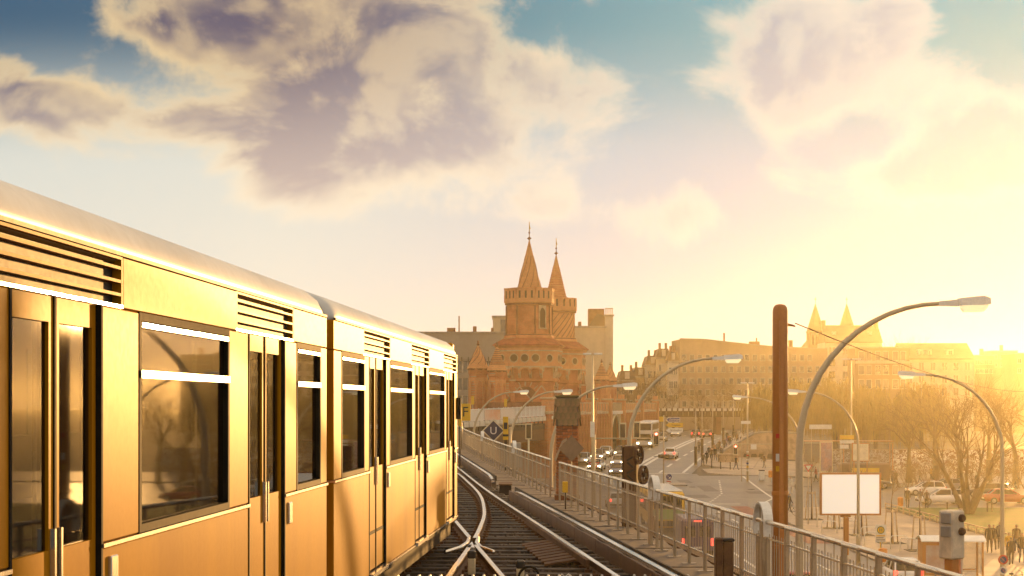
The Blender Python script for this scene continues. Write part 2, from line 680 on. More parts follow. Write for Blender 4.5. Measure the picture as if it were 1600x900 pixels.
M_lampgrey = mat('lamp_pole_paint', (0.52, 0.43, 0.29), 0.42, 0.2, var=0.08, streak=True)
M_lamphead = mat('lamp_head', (0.80, 0.78, 0.73), 0.35, 0.1, var=0.05)
M_diffuser = mat('lamp_diffuser', (0.80, 0.70, 0.48), 0.25, var=0.04, spec=0.6, emit=(1.0, 0.80, 0.42), estr=0.55)
M_glass = mat('dark_glass', (0.008, 0.006, 0.005), 0.05, var=0.05, spec=0.28, rvar=0.02, fine=0.0)
M_shopglass = mat('window_glass', (0.05, 0.045, 0.04), 0.12, spec=0.7, rvar=0.04, rnd=0.5)
M_bark = mat('bark', (0.10, 0.062, 0.036), 0.85, var=0.2, scale=5, bump=0.6, bscale=25)
M_twig = mat('twigs', (0.21, 0.12, 0.05), 0.85, var=0.2, scale=2)
M_willow = mat('willow_twigs', (0.34, 0.22, 0.05), 0.8, var=0.2, scale=1.0, col2=(0.22, 0.17, 0.04))
M_skin = mat('skin', (0.52, 0.30, 0.20), 0.6, var=0.05)
M_hair = mat('hair', (0.035, 0.022, 0.014), 0.6)
M_shoe = mat('shoes', (0.03, 0.025, 0.022), 0.6)
M_tail = mat('tail_lamp', (0.5, 0.02, 0.015), 0.3, emit=(1.0, 0.05, 0.03), estr=3.5)
M_head = mat('head_lamp', (0.85, 0.82, 0.74), 0.2, emit=(1.0, 0.80, 0.45), estr=9.0)
M_lensoff = mat('dark_lens', (0.03, 0.02, 0.018), 0.3)
M_redlight = mat('red_signal_lens', (0.6, 0.03, 0.02), 0.3, emit=(1.0, 0.10, 0.06), estr=10.0)
M_tyre = mat('tyre', (0.016, 0.015, 0.014), 0.85)
M_rim = mat('wheel_rim', (0.42, 0.41, 0.39), 0.35, 0.7)

# ================================================================== the setting: ground, streets, pavements
def frange(a, b, st):
    n = max(1, int(math.ceil((b - a) / st)))
    return [a + (b - a) * i / n for i in range(n + 1)]


def strip(name, fl, fr, y0, y1, dz, m, ncol=6, step=4.0, skirt=0.0, skm=None, parent=None, zf=gz):
    """sheet between two edge curves, following the street level"""
    b = MB()
    ys = frange(y0, y1, step)
    vs_, fs = [], []
    n = ncol + 1
    for y in ys:
        a, c = fl(y), fr(y)
        for i in range(n):
            x = a + (c - a) * i / ncol
            vs_.append((x, y, zf(x, y) + dz))
    for j in range(len(ys) - 1):
        for i in range(ncol):
            fs.append((j * n + i, j * n + i + 1, (j + 1) * n + i + 1, (j + 1) * n + i))
    b.add(vs_, fs)
    o = b.build(name, m, parent)
    if skirt:
        ring = [j * n for j in range(len(ys))] + [(len(ys) - 1) * n + i for i in range(1, n)] + \
               [j * n + ncol for j in range(len(ys) - 2, -1, -1)] + [i for i in range(ncol - 1, 0, -1)]
        k = MB()
        L = len(ring)
        cx = sum(vs_[i][0] for i in ring) / L
        cy = sum(vs_[i][1] for i in ring) / L
        vv = []
        for i in ring:
            p = Vector(vs_[i])
            vv += [p[:], (p.x, p.y, p.z - skirt)]
        k.add(vv, [(2 * i, 2 * ((i + 1) % L), 2 * ((i + 1) % L) + 1, 2 * i + 1) for i in range(L)])
        ko = k.build('kerb', skm or M_kerb, o)
    return o


gx = [-1500, -600, -300, -150] + frange(-60, 120, 5) + [160, 220, 300, 600, 1500]
gy = [-60] + frange(0, 150, 15)[:-1] + frange(150, 345, 5) + [360, 400, 460, 600, 1000, 3000]
g = MB()
g.add([(x, y, gz(x, y)) for y in gy for x in gx],
      [(j * len(gx) + i, j * len(gx) + i + 1, (j + 1) * len(gx) + i + 1, (j + 1) * len(gx) + i)
       for j in range(len(gy) - 1) for i in range(len(gx) - 1)])
tag(g.build('ground', M_soil), 'bare earth and asphalt ground running to the horizon', None, kind='structure')


def road_l(y):
    return 4.6 + 0.185 * (y - 205)


def road_r(y):
    return 21.2 + 0.185 * (y - 205)


def nl(y):
    return 6.0 if y < 160 else 6.0 + (road_l(205) - 6.0) * sstep(160, 205, y)


def nr(y):
    return 22.0


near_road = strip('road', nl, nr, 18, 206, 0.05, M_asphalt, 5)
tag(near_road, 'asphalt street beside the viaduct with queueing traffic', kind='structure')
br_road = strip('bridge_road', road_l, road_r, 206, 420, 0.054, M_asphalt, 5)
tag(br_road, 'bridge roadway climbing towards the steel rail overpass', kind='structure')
cross = strip('cross_street', nr, lambda y: 320.0, 157.5, 203, 0.058, M_asphalt, 40)
tag(cross, 'side street crossing in front of the lawn', kind='structure')
cross2 = strip('side_street', lambda y: -60.0, nl, 165, 200, 0.046, M_asphalt, 12)
tag(cross2, 'side street passing below the white steel span', kind='structure')

pav1 = strip('pavement', nr, lambda y: 130.0, 55, 157.4, 0.17, M_paving, 18, skirt=0.16)
tag(pav1, 'wide paved plaza with tree pits beside the street', kind='structure')
pav2 = strip('bridge_pavement', lambda y: road_r(y) + 5.0 * (1 - math.sin(min(1.0, max(0.0, (y - 214) / 9.0)) * math.pi / 2)), lambda y: road_r(y) + 7.0, 214, 340, 0.17, M_paving, 3, 1.5, skirt=0.16)
tag(pav2, 'pavement along the bridge approach with walkers', kind='structure')
pav3 = strip('far_pavement', lambda y: (23.4 + 1.2 * max(0, 206 - y)) if y < 214 else road_r(y) + 7.05, lambda y: 320.0, 203.2, 232, 0.155, M_paving, 40, 1.8, skirt=0.15)
tag(pav3, 'paved square beyond the side street', kind='structure')
lawn = strip('lawn', lambda y: 33.6 + 0.012 * (150 - y), lambda y: 110.0, 108, 155, 0.30, M_grass, 14, skirt=0.25)
tag(lawn, 'low triangular lawn behind a kerb rail', kind='structure')

# painted markings: each line a sheet on its road
mk = 0


def line(path, wid, dash=None, parent=br_road, dz=0.066):
    """painted line along a polyline [(x, y)]; dash = (on, off)"""
    b = MB()
    acc, seg = 0.0, []
    for (p, q) in zip(path[:-1], path[1:]):
        p, q = Vector((*p, 0)), Vector((*q, 0))
        L = (q - p).length
        d = (q - p) / L
        nrm = Vector((-d.y, d.x, 0)) * wid / 2
        t = 0.0
        while t < L - 1e-6:
            if dash:
                on, off = dash
                e = min(L, t + on)
            else:
                e = min(L, t + 3.0)
            a, c = p + d * t, p + d * e
            vs_ = [(k.x, k.y, gz(k.x, k.y) + dz) for k in (a - nrm, a + nrm, c + nrm, c - nrm)]
            b.add(vs_, [(0, 3, 2, 1)])
            t = e + (dash[1] if dash else 0)
    return b.build('lane_marking', M_paint, parent)


def lane(f, y0=208, y1=400):
    return [(road_l(y) + f * 16.6, y) for y in frange(y0, y1, 12)]


line(lane(0.27), 0.32, (4, 6))
line(lane(0.52), 0.5)
line(lane(0.57), 0.5)
line(lane(0.76), 0.34, (4, 6))
line(lane(0.93), 0.34)
line([(nl(y) + 4.0, y) for y in frange(60, 160, 10)], 0.16, (3, 6), near_road, 0.062)
line([(14.2, y) for y in frange(60, 160, 10)], 0.2, None, near_road, 0.062)
line([(18.2, y) for y in frange(60, 160, 10)], 0.16, (3, 6), near_road, 0.062)
line([(14.0, 163.5), (21.6, 163.5)], 0.5, None, near_road, 0.062)
line([(19.0, 166), (21.6, 178), (23.5, 196)], 0.2, (1.2, 1.2), near_road, 0.070)
line([(road_l(207.5) + 8.6, 206.8), (road_r(207.5) - 0.5, 206.8)], 0.6, None, near_road, 0.075)
line([(22.6, 160), (26, 172), (27.0, 202)], 0.25, None, cross, 0.072)
line([(40, 181), (300, 186)], 0.16, (3, 4), cross, 0.07)
for k in range(9):
    line([(9.2 + k * 0.9, 200.5), (9.5 + k * 0.9, 204.5)], 0.45, None, near_road, 0.068)
M_patch = mat('asphalt_patch', (0.10, 0.075, 0.052), 0.5, var=.15)
for i, (x0, y0, w_, l_) in enumerate(((17.5, 172, 2.4, 5.0), (20.2, 181, 1.6, 8.0), (14.6, 176, 1.2, 4.2), (24.5, 178, 3.0, 3.6), (18.8, 192, 1.4, 5.0), (28.0, 188, 5.0, 2.2), (16.2, 140, 1.3, 9.0), (12.0, 120, 1.4, 10.0))):
    b = MB(); vs_ = [(x, y, gz(x, y) + .0615) for x, y in ((x0, y0), (x0 + w_, y0 + .4), (x0 + w_ - .2, y0 + l_), (x0 - .1, y0 + l_ - .3))]
    b.add(vs_, [(0, 1, 2, 3)]); b.build('asphalt_patch', M_patch, near_road if x0 < 22 else cross)
for (x0, y0) in ((16.0, 183), (19.5, 187), (13.2, 168), (25.5, 184), (18.0, 150), (11.0, 112)):
    b = MB(); b.lathe([(.36, 0), (.36, .012)], 16, (x0, y0, gz(x0, y0) + .058)); b.build('manhole_cover', M_iron_d, near_road if x0 < 22 else cross)
# red cycle lane beside the kerb
cy_ = strip('cycle_lane', lambda y: 20.2, lambda y: 21.8, 118, 160, 0.064, M_redlane, 1, parent=near_road)

# ================================================================== railway viaduct
FPTS = [(0, 5.14), (15, 3.79), (30, 2.44), (44.5, 1.13), (66, -0.55), (96, -3.05), (125, -5.2), (150, -6.2), (168, -5.2)]
ZR = H - 2.2          # rail head
ZW = H - 2.5          # walkway top


def FX(y):
    return lerp_pts(FPTS, y)


def RX(y):
    return FX(y) - 1.80


def deck_z(y):
    """rise of the line towards the bridge"""
    return 0.75 * sstep(60, 150, y)


via = thing('railway_viaduct', 'dark railway viaduct deck with concrete walkway carrying the tracks', 'viaduct', (0, 0, 0))


def vstrip(name, offs, y0, y1, m, parent, step=2.5):
    """extruded section along the viaduct edge: offs = [(dx from fence line, z)]"""
    b = MB()
    secs = []
    for y in frange(y0, y1, step):
        secs.append([(FX(y) + dx, y, z + deck_z(y)) for dx, z in offs])
    b.loft(secs, smooth=False)
    return fix(b.build(name, m, parent))


vstrip('deck', [(0.42, ZW - 0.05), (0.42, ZW - 1.3), (-9.5, ZW - 1.3), (-9.5, ZW - 0.05)], 1, 168, M_conc, via)
vstrip('walkway', [(0.40, ZW - 0.045), (0.40, ZW), (-1.02, ZW), (-1.02, ZW - 0.045)], 1, 160, M_conc, via)
vstrip('cable_trough', [(-1.03, ZW - 0.04), (-1.03, ZW + 0.03), (-1.17, ZW + 0.03), (-1.17, ZW - 0.04)], 1, 160, M_iron_d, via)
vstrip('edge_beam', [(0.43, ZW + 0.02), (0.62, ZW + 0.02), (0.62, ZW - 1.0), (0.43, ZW - 1.0)], 1, 166, M_rust, via)
for y in range(8, 165, 13):
    b = MB()
    b.bx(FX(y) - 9.0, FX(y) + 0.1, y - 0.7, y + 0.7, -0.5, ZW - 1.29)
    b.bx(FX(y) - 9.2, FX(y) + 0.3, y - 0.9, y + 0.9, -0.5, 0.8)
    b.build('pier', M_brickd, via)
# slab joints across the walkway
for i, y in enumerate(frange(13, 62, 1.75)):
    b = MB()
    b.bx(FX(y) - 0.99, FX(y) + 0.36, y - 0.83, y + 0.83, ZW + 0.002, ZW + 0.022 + 0.006 * (i % 3))
    b.build('paving_slab', M_conc, via)

# track bed with loose ballast
bed = MB()
secs = []
rng = np.random.RandomState(4)
ysb = frange(2, 150, 0.35)
nx = 34
vv, ff = [], []
for j, y in enumerate(ysb):
    if y > 64 and j % 6:
        continue
    vv.append([(FX(y) - 1.18 - 8.0 * i / nx, y, ZW + 0.10 + deck_z(y) + rng.uniform(-0.025, 0.03) - (0.05 if i in (0, nx) else 0)) for i in range(nx + 1)])
flat = [p for r in vv for p in r]
for j in range(len(vv) - 1):
    for i in range(nx):
        a = j * (nx + 1) + i
        ff.append((a, a + nx + 1, a + nx + 2, a + 1))
bed.add(flat, ff)
tag(bed.build('track_bed', M_ballast), 'dark oily ballast bed under the tracks', kind='structure')
st = MB()
for k in range(5200):
    y = 8 + 40 * rng.rand() ** 0.8
    x = FX(y) - 1.25 - rng.rand() * 5.0
    s_ = rng.uniform(0.018, 0.045)
    z = ZW + 0.12 + s_ * 0.3
    p = [(x + rng.uniform(-1, 1) * s_, y + rng.uniform(-1, 1) * s_, z - s_) for _ in range(3)]
    st.add([(x - s_, y - s_ * .7, z - s_), (x + s_, y - s_ * .5, z - s_ * .8), (x + s_ * .2, y + s_, z - s_), (x - s_ * .4, y, z + s_ * .8), (x + s_ * .5, y + s_ * .1, z + s_ * .6)],
           [(0, 1, 4, 3), (1, 2, 4), (2, 0, 3), (2, 3, 4)], False)
tag(st.build('ballast_stones', M_gravel), 'loose ballast stones lying between the rails', 'ballast', kind='stuff')

# ------------------------------------------------------------------ tracks and turnout
trk = thing('railway_track', 'turnout of shiny rails on dark timber sleepers beside the train', 'track')


def rail(fx, y0, y1, name='rail', z=ZR, step=1.0):
    """rail: rusty web and foot, polished running surface"""
    b = MB()
    prof = [(-0.06, -0.15), (0.06, -0.15), (0.06, -0.135), (0.012, -0.11), (0.012, -0.04), (0.034, -0.03), (0.034, -0.006), (0.028, 0.0), (-0.028, 0.0), (-0.034, -0.006), (-0.034, -0.03), (-0.012, -0.04), (-0.012, -0.11), (-0.06, -0.135)]
    secs = []
    for y in frange(y0, y1, step):
        secs.append([(fx(y) + a, y, z + c + deck_z(y)) for a, c in prof])
    b.loft(secs, smooth=False)
    o = fix(b.build(name, [M_rust, M_railtop], trk))
    for p in o.data.polygons:
        if p.normal.z > 0.3 and p.center.z - z - deck_z(p.center.y) > -0.02:
            p.material_index = 1
    return o


TP = [(14, -1.05), (22.1, -0.82), (27.4, -0.64), (31, -0.57), (35.1, -0.56), (42, -0.78), (50, -1.33), (56, -1.80)]
LT = [(0, -3.03), (14, -2.19), (28, -1.35), (35, -1.24), (42, -1.5), (50, -2.05), (60, -2.9), (96, -5.6)]


def turn_r(y):
    return lerp_pts(TP, y)


def left_r(y):
    return lerp_pts(LT, y)


rail(RX, 4, 150)
rail(lambda y: RX(y) - 1.47, 4, 27.0)
rail(lambda y: RX(y) - 1.47, 28.6, 150)
rail(turn_r, 10, 27.0)
rail(turn_r, 28.4, 55)
rail(lambda y: turn_r(y) - 1.47, 12, 55)
rail(left_r, 1, 96)
rail(lambda y: left_r(y) - 1.47, 1, 96)
# frog: wing rails and point nose, check rails
fy = 27.4
b = MB()
b.add([(-0.64, fy + .25, ZR), (-0.70, fy - .9, ZR), (-0.57, fy - .9, ZR), (-0.64, fy + .25, ZR - .15), (-0.74, fy - .9, ZR - .15), (-0.53, fy - .9, ZR - .15)],
      [(0, 1, 2), (0, 3, 4, 1), (0, 2, 5, 3), (1, 4, 5, 2)])
b.build('point_nose', M_railtop, trk)
for sx in (-1, 1):
    b = MB()
    b.tube([(-0.64 + sx * 0.07, fy + 1.4, ZR - .03), (-0.64 + sx * 0.075, fy + .3, ZR - .03), (-0.64 + sx * 0.16, fy - .6, ZR - .03), (-0.64 + sx * 0.36, fy - 1.4, ZR - .03)], 0.035, 6)
    b.build('wing_rail', M_railtop, trk)
b = MB()
for k in range(14):
    y0_, y1_ = 24 + k * .6, 24.6 + k * .6
    b.bar((RX(y0_) - 0.13, y0_, ZR - .02), (RX(y1_) - 0.13, y1_, ZR - .02), 0.05, 0.10)
b.build('check_rail', M_rust, trk)
# sleepers: one shared mesh per length
slm = {}
for i, y in enumerate(frange(5, 64, 0.62)):
    xr = RX(y) + 0.5
    xl = (min(left_r(y), turn_r(y) if y < 56 else 9) - 1.9) if y < 56 else RX(y) - 1.95
    L = round(xr - xl, 1)
    if L not in slm:
        b = MB()
        b.bbox(-L / 2, L / 2, -0.12, 0.12, -0.10, 0.0, 0.012)
        slm[L] = b.mesh('sleeper')
        slm[L].materials.append(M_sleeper)
    put('sleeper', slm[L], trk, ((xr + xl) / 2, y, ZR - 0.155 + deck_z(y) + 0.008 * ((i * 7) % 3)), R(-4.5 + random.uniform(-.7, .7)))
# rail chairs and bolts along the rails
b = MB()
for i, y in enumerate(frange(5, 60, 0.62)):
    rails = [RX(y), RX(y) - 1.47, left_r(y)] + ([turn_r(y)] if 12 < y < 55 else [])
    for x in rails:
        for sx in (-1, 1):
            b.bx(x + sx * 0.10 - .05, x + sx * 0.10 + .05, y - .07, y + .07, ZR - .155, ZR - .115)
            b.bx(x + sx * 0.105 - .018, x + sx * 0.105 + .018, y - .018, y + .018, ZR - .115, ZR - .07)
tag(b.build('rail_chairs', M_rust, trk), kind='stuff')
# ribbed cover boards of the point machine, right of the running rail
cov = thing('point_machine_cover', 'ribbed dark steel cover leaning against the running rail', 'cover', (0, 0, 0))
for k in range(9):
    y = 25.0 + k * 0.42
    b = MB()
    b.prism([(RX(y) - .06, ZR - .03), (RX(y) - .06, ZR - .06), (RX(y) - .62, ZR - .15), (RX(y) - .62, ZR - .12)], y, y + .34)
    b.build('rib', M_rust, cov)
b = MB()
b.bar((RX(25) - .08, 25, ZR - .015), (RX(28.8) - .08, 28.8, ZR - .015), 0.05, 0.03)
b.build('edge_strip', M_railtop, cov)
# third rail with brown guard board


def third(y0, y1, label):
    t = thing('conductor_rail', label, 'third rail')
    b = MB()
    n = frange(y0, y1, 1.0)
    prof = [(-.035, .07), (.035, .07), (.045, .13), (-.045, .13)]
    b.loft([[(RX(y) + .50 + a, y, ZR + c + deck_z(y) - (.1 * (1 - sstep(0, 1.6, min(y - y0, y1 - y))))) for a, c in prof] for y in n], smooth=False)
    fix(b.build('running_bar', M_railtop, t))
    b = MB()
    b.loft([[(RX(y) + .50 + a, y, ZR + c + deck_z(y)) for a, c in ((.07, .02), (.10, .02), (.10, .16), (.07, .16))] for y in n], smooth=False)
    fix(b.build('cover_board', M_iron_d, t))
    y = y0
    while y < y1 - 1:
        e = min(y1, y + 2.6) - .03
        b = MB()
        b.loft([[(RX(q) + .42 + a, q, ZR + c + deck_z(q)) for a, c in ((0, -.16), (.03, -.16), (.03, .07), (0, .07))] for q in (y, e)], smooth=False)
        fix(b.build('guard_board', M_board, t))
        b = MB()
        b.bx(RX(y) + .46, RX(y) + .58, y + .1, y + .22, ZR - .2, ZR + .065)
        b.build('insulator', M_stone_d, t)
        y = e + .03
    return t


third(9, 42.5, 'bright conductor rail with brown guard boards beside the walkway')
third(49, 92, 'far conductor rail starting beyond the gap in the guard boards')
jb = thing('cable_box', 'small dark trackside box in the conductor rail gap', 'box', (RX(46) + .62, 46, ZW + .1))
b = MB(); b.bbox(-.16, .16, -.6, .6, 0, .26, .02); b.build('housing', M_iron_d, jb)
b = MB(); b.bx(-.18, .18, -.63, .63, .262, .29); b.build('lid', M_rust, jb)

# anti-trespass ridges at the foot of the picture
tg = thing('trespass_guard', 'row of grey pointed ridges laid across the track', 'track guard')
k = 0
rm = None
for x in frange(-1.9, 2.2, 0.138):
    if min(abs(x - RX(21.6)), abs(x - RX(21.6) + 1.47), abs(x - turn_r(21.6))) < 0.10:
        continue
    if rm is None:
        b = MB(); b.prism([(-.066, 0), (.066, 0), (.012, .19), (-.012, .19)], 0, 1.1)
        rm = b.mesh('ridge'); rm.materials.append(M_grey)
    put('ridge', rm, tg, (x, 20.9, ZR - .16), R(-2))

# white marker posts with black caps between the tracks
for (px, py, Y, lab) in ((737, 860, 23.9, 'short cream marker post with black cap in front of the frog'), (813, 875, 22.6, 'short cream marker post with black cap between the rails, right of the frog')):
    x = X_at(px, Y)
    zt = z_at(py, Y)
    t = thing('marker_post', lab, 'marker post', (x, Y, ZR - .16), 0, 'marker posts between the tracks')
    hgt = zt - (ZR - .16)
    b = MB(); b.bbox(-.052, .052, -.052, .052, 0, hgt - .11, .012); b.build('shaft', M_cream, t)
    b = MB(); b.bbox(-.06, .06, -.06, .06, hgt - .11, hgt, .022); b.build('cap', M_black_p, t)
t = thing('cable_coil', 'dark coiled cable and hose beside the marker post', 'cable', (X_at(826, 22.2), 22.2, ZR - .12))
b = MB()
b.tube([(.13 * math.cos(a), .06 * math.sin(a), .1 + .12 * math.sin(a * 1.02)) for a in frange(0, 12.5, .35)], .014, 6)
b.build('coil', M_black, t)
t = thing('white_cable', 'loose pale cable end lying on the sleepers', 'cable', (X_at(885, 23), 23, ZR - .12))
b = MB()
b.tube([(-.1, 0, 0), (-.06, .03, .05), (-.02, -.02, .02), (.03, .03, .05), (.08, 0, .01), (.13, .02, .0)], .010, 6)
b.build('wire', M_white, t)

# ================================================================== fence of the viaduct
def fence(name, label, y0, y1, pitch, single, nb):
    t = thing(name, label, 'fence')
    ys = frange(y0, y1, pitch)
    pm = None
    for i, y in enumerate(ys):
        if pm is None:
            b = MB(); b.bbox(-.022, .022, -.035, .035, .02, .985, .006); pm = b.mesh('post'); pm.materials.append(M_iron)
            b = MB(); b.bbox(-.11, .11, -.06, .06, 0, .022, .005); bm_ = b.mesh('base_plate'); bm_.materials.append(M_iron)
        a = math.atan2(FX(y + 1) - FX(y - 1), 2)
        p = put('post', pm, t, (FX(y), y, ZW + .02 + deck_z(y)), -a)
        put('base_plate', bm_, p, (0, 0, 0))
    rails_ = ((1.0, .055, .028, 'handrail'), (.80, .03, .022, 'middle_rail'), (.27, .03, .022, 'lower_rail'))
    for (z, w_, h_, nm) in rails_:
        for y, e in zip(ys[:-1], ys[1:]):
            b = MB()
            if nm == 'handrail':
                b.tube([(FX(y), y - .002, ZW + .02 + z + deck_z(y)), (FX(e), e, ZW + .02 + z + deck_z(e))], .030, 10)
            else:
                b.bar((FX(y), y, ZW + .02 + z + deck_z(y)), (FX(e), e, ZW + .02 + z + deck_z(e)), w_, h_)
            b.build(nm, M_handrail, t)
    shapes = {}
    joined = MB()
    for y, e in zip(ys[:-1], ys[1:]):
        for k in range(1, nb):
            q = y + (e - y) * k / nb
            tall = (k % 3 == 0)
            z0, z1 = (.20, .985) if tall else (.20, .86)
            if single:
                if tall not in shapes:
                    b = MB(); b.bx(-.005, .005, -.006, .006, z0, z1)
                    shapes[tall] = b.mesh('bar'); shapes[tall].materials.append(M_iron)
                put('bar', shapes[tall], t, (FX(q), q, ZW + .02 + deck_z(q)))
            else:
                x = FX(q)
                joined.bx(x - .006, x + .006, q - .008, q + .008, ZW + .02 + z0 + deck_z(q), ZW + .02 + z1 + deck_z(q))
    if not single:
        tag(joined.build('bars', M_iron, t), kind='stuff')
    return t


fence('railing', 'long iron railing of thin bars along the near walkway', 12.2, 43.6, 1.24, True, 10)
fence('railing', 'iron railing beyond the brick pillar, running behind the yellow train', 45.9, 128, 1.3, False, 6)

for (Y, lab) in ((21.9, 'arched iron hoop in the near railing beside the dark cabinet'), (29.9, 'arched iron hoop in the railing below the pulley frame'),
                 (58.2, 'pale arched hoop in the far railing nearest the brick pillar'), (75.0, 'pale arched hoop in the far railing below the blue sign'), (92, 'pale arched hoop in the far railing next to the train')):
    a = math.atan2(FX(Y + 1) - FX(Y - 1), 2)
    t = thing('railing_arch', lab, 'railing arch', (FX(Y) + .01, Y, ZW + .02 + deck_z(Y)), -a, 'arched hoops of the railing')
    b = MB()
    n = 14
    secs = []
    for i in range(n + 1):
        th = math.pi * i / n
        y, z = -.30 * math.cos(th), .98 + .26 * math.sin(th)
        y2, z2 = -.27 * math.cos(th), .98 + .23 * math.sin(th)
        secs.append([(-.06, y, z), (.06, y, z), (.06, y2, z2), (-.06, y2, z2)])
    secs = [[(-.06, -.30, .82), (.06, -.30, .82), (.06, -.27, .82), (-.06, -.27, .82)]] + secs
    secs += [[(-.06, .30, .82), (.06, .30, .82), (.06, .27, .82), (-.06, .27, .82)]]
    for sy in (-.285, .285):
        c = MB(); c.bbox(-.025, .025, sy - .02, sy + .02, 0, .82, .005); c.build('leg', M_iron, t)
    b.loft(secs, smooth=False)
    fix(b.build('hoop', M_lamphead, t))  # pale arc stands in for light on the top; legs keep the iron colour
    for (rr, zz, w_) in ((.20, .62, .012), (.10, .42, .012)):
        b = MB()
        b.tube([(0, -rr, .2)] + [(0, -rr * math.cos(math.pi * i / 8), zz + rr * 1.2 * math.sin(math.pi * i / 8)) for i in range(9)] + [(0, rr, .2)], w_, 5)
        b.build('inner_arch', M_iron, t)
    for yy in (-.15, 0, .15):
        b = MB(); b.bx(-.008, .008, yy - .008, yy + .008, .2, 1.16); b.build('bar', M_iron, t)

# ------------------------------------------------------------------ brick pillar with tiled cap on the fence line
PY = 44.75
PXc = X_at(886, PY)
pil = thing('brick_pillar', 'square brick pillar with steep tiled cap standing in the railing', 'pillar', (PXc, PY, ZW), 0)
PW = .27
b = MB(); b.bx(-PW + .02, PW - .02, -PW + .02, PW - .02, -.3, 2.0); b.build('core', M_stone_d, pil)
M_br1 = mat('pillar_brick', (0.52, 0.18, 0.065), 0.85, var=0.2, scale=9, bump=0.5, bscale=60, rnd=0.28)
bm1 = MB(); bm1.bbox(-.125, .125, -.055, .055, -.0335, .0335, .006); me1 = bm1.mesh('brick'); me1.materials.append(M_br1)
bm2 = MB(); bm2.bbox(-.06, .06, -.055, .055, -.0335, .0335, .006); me2 = bm2.mesh('brick'); me2.materials.append(M_br1)
zc = .02
row = 0
while zc < 1.93:
    for side in (0, 1, 2, 3):
        ang = side * math.pi / 2
        slots = [(-.135, me1), (.125, me1)] if (row + side) % 2 == 0 else [(-.20, me2), (0.0, me1), (.20, me2)]
        for (u_, me) in slots:
            p = Matrix.Rotation(ang, 3, 'Z') @ Vector((u_, -PW + .045, 0))
            put('brick', me, pil, (p.x, p.y, zc + .034), ang)
    zc += .08
    row += 1
# plinth, edge strip, gable hood
b = MB(); b.bbox(-PW - .05, PW + .05, -PW - .05, PW + .05, -.02, .16, .02); b.build('plinth', M_brickd, pil)
for sgn in (-1, 1):
    b = MB()
    b.loft([[(sgn * .02, -PW - .07, 1.55), (sgn * .02, -PW + .02, 1.55), (sgn * .02, -PW + .02, 1.62), (sgn * .02, -PW - .07, 1.62)],
            [(sgn * .12, -PW - .07, 1.48), (sgn * .12, -PW + .02, 1.48), (sgn * .14, -PW + .02, 1.55), (sgn * .14, -PW - .07, 1.55)],
            [(sgn * .30, -PW - .07, 1.02), (sgn * .30, -PW + .02, 1.02), (sgn * .34, -PW + .02, 1.06), (sgn * .34, -PW - .07, 1.06)]], smooth=False)
    fix(b.build('gable_coping', M_stone, pil))
# steep cap of overlapping scalloped tiles
M_ptile = mat('cap_tile', (0.30, 0.165, 0.075), 0.7, var=0.2, scale=6, rnd=0.16, col2=(0.17, 0.13, 0.05))
b = MB(); b.prism([(-.29, 1.93), (.29, 1.93), (.26, 2.68), (-.26, 2.68)], -.27, .27, 'Y')
b.build('cap_core', M_stone_d, pil)
tb = MB()
sec = [(-.062, .0), (-.062, -.17), (-.035, -.20), (0, -.21), (.035, -.20), (.062, -.17), (.062, 0)]
tb.prism(sec, -.016, .016)
tm = tb.mesh('tile'); tm.materials.append(M_ptile)
for side in range(4):
    ang = side * math.pi / 2
    for r_ in range(4):
        for c_ in range(5):
            u_ = (c_ - 2) * .127 + (.0 if r_ % 2 else .0635)
            if abs(u_) > .30:
                continue
            p = Matrix.Rotation(ang, 3, 'Z') @ Vector((u_, -.325 + r_ * .012, 0))
            o = put('tile', tm, pil, (p.x, p.y, 2.14 + r_ * .165))
            o.rotation_euler = (R(-8), 0, ang)
b = MB(); b.bbox(-.30, .30, -.30, .30, 2.66, 2.72, .02); b.build('cap_stone', mat('mossy_stone', (0.16, 0.13, 0.04), .85), pil)
# diamond signal board (seen from behind) on its own bracket
dsg = thing('diamond_board', 'plain brown diamond board on a rod beside the brick pillar', 'sign', (X_at(893, 44.1), 44.1, ZW))
b = MB(); b.prism([(0, 1.02), (.32, 1.36), (0, 1.70), (-.32, 1.36)], -.012, .012); b.build('board', mat('sign_back', (0.30, 0.19, 0.11), .5), dsg)
b = MB(); b.tube([(0, .03, 0), (0, .03, 1.66)], .014, 6); b.build('rod', M_iron, dsg)
yb = thing('yellow_box', 'small yellow box on a thin rod in front of the brick pillar', 'trackside box', (X_at(883, 40.5), 40.5, ZW))
b = MB(); b.bbox(-.065, .065, -.05, .05, .42, .68, .012); b.build('box', M_yellow, yb)
b = MB(); b.tube([(.01, 0, 0), (.01, 0, .44)], .015, 6); b.build('rod', M_iron_d, yb)

# ------------------------------------------------------------------ objects standing along the fence
bp = thing('brown_mast', 'tall rounded brown steel mast standing behind the railing', 'mast', (X_at(1219, 22.6), 22.6, ZW - 1.0))
zt = z_at(475, 22.6) - (ZW - 1.0)
b = MB()
b.lathe([(.105, 0), (.100, zt - .1), (.092, zt - .05), (.066, zt - .015), (.03, zt - .003), (0, zt)], 20, smooth=True)
b.build('shaft', M_brown, bp)
b = MB(); b.bx(-.028, .028, -.125, -.09, 0, zt - .22); b.build('cable_duct', M_brown, bp)
b = MB(); b.tube([(.09, 0, zt - .27), (.15, 0, zt - .28), (.20, .02, zt - .29)], [.022, .016, .01], 6); b.build('wire_bracket', M_brown, bp)
for (z, h_, m_) in ((2.75, .10, M_white), (2.62, .07, M_yellow), (3.05, .06, M_red)):
    b = MB(); b.T = Matrix.Rotation(R(-20), 4, 'Z'); b.bx(-.035, .035, -.109, -.1025, z, z + h_); b.build('sticker', m_, bp)
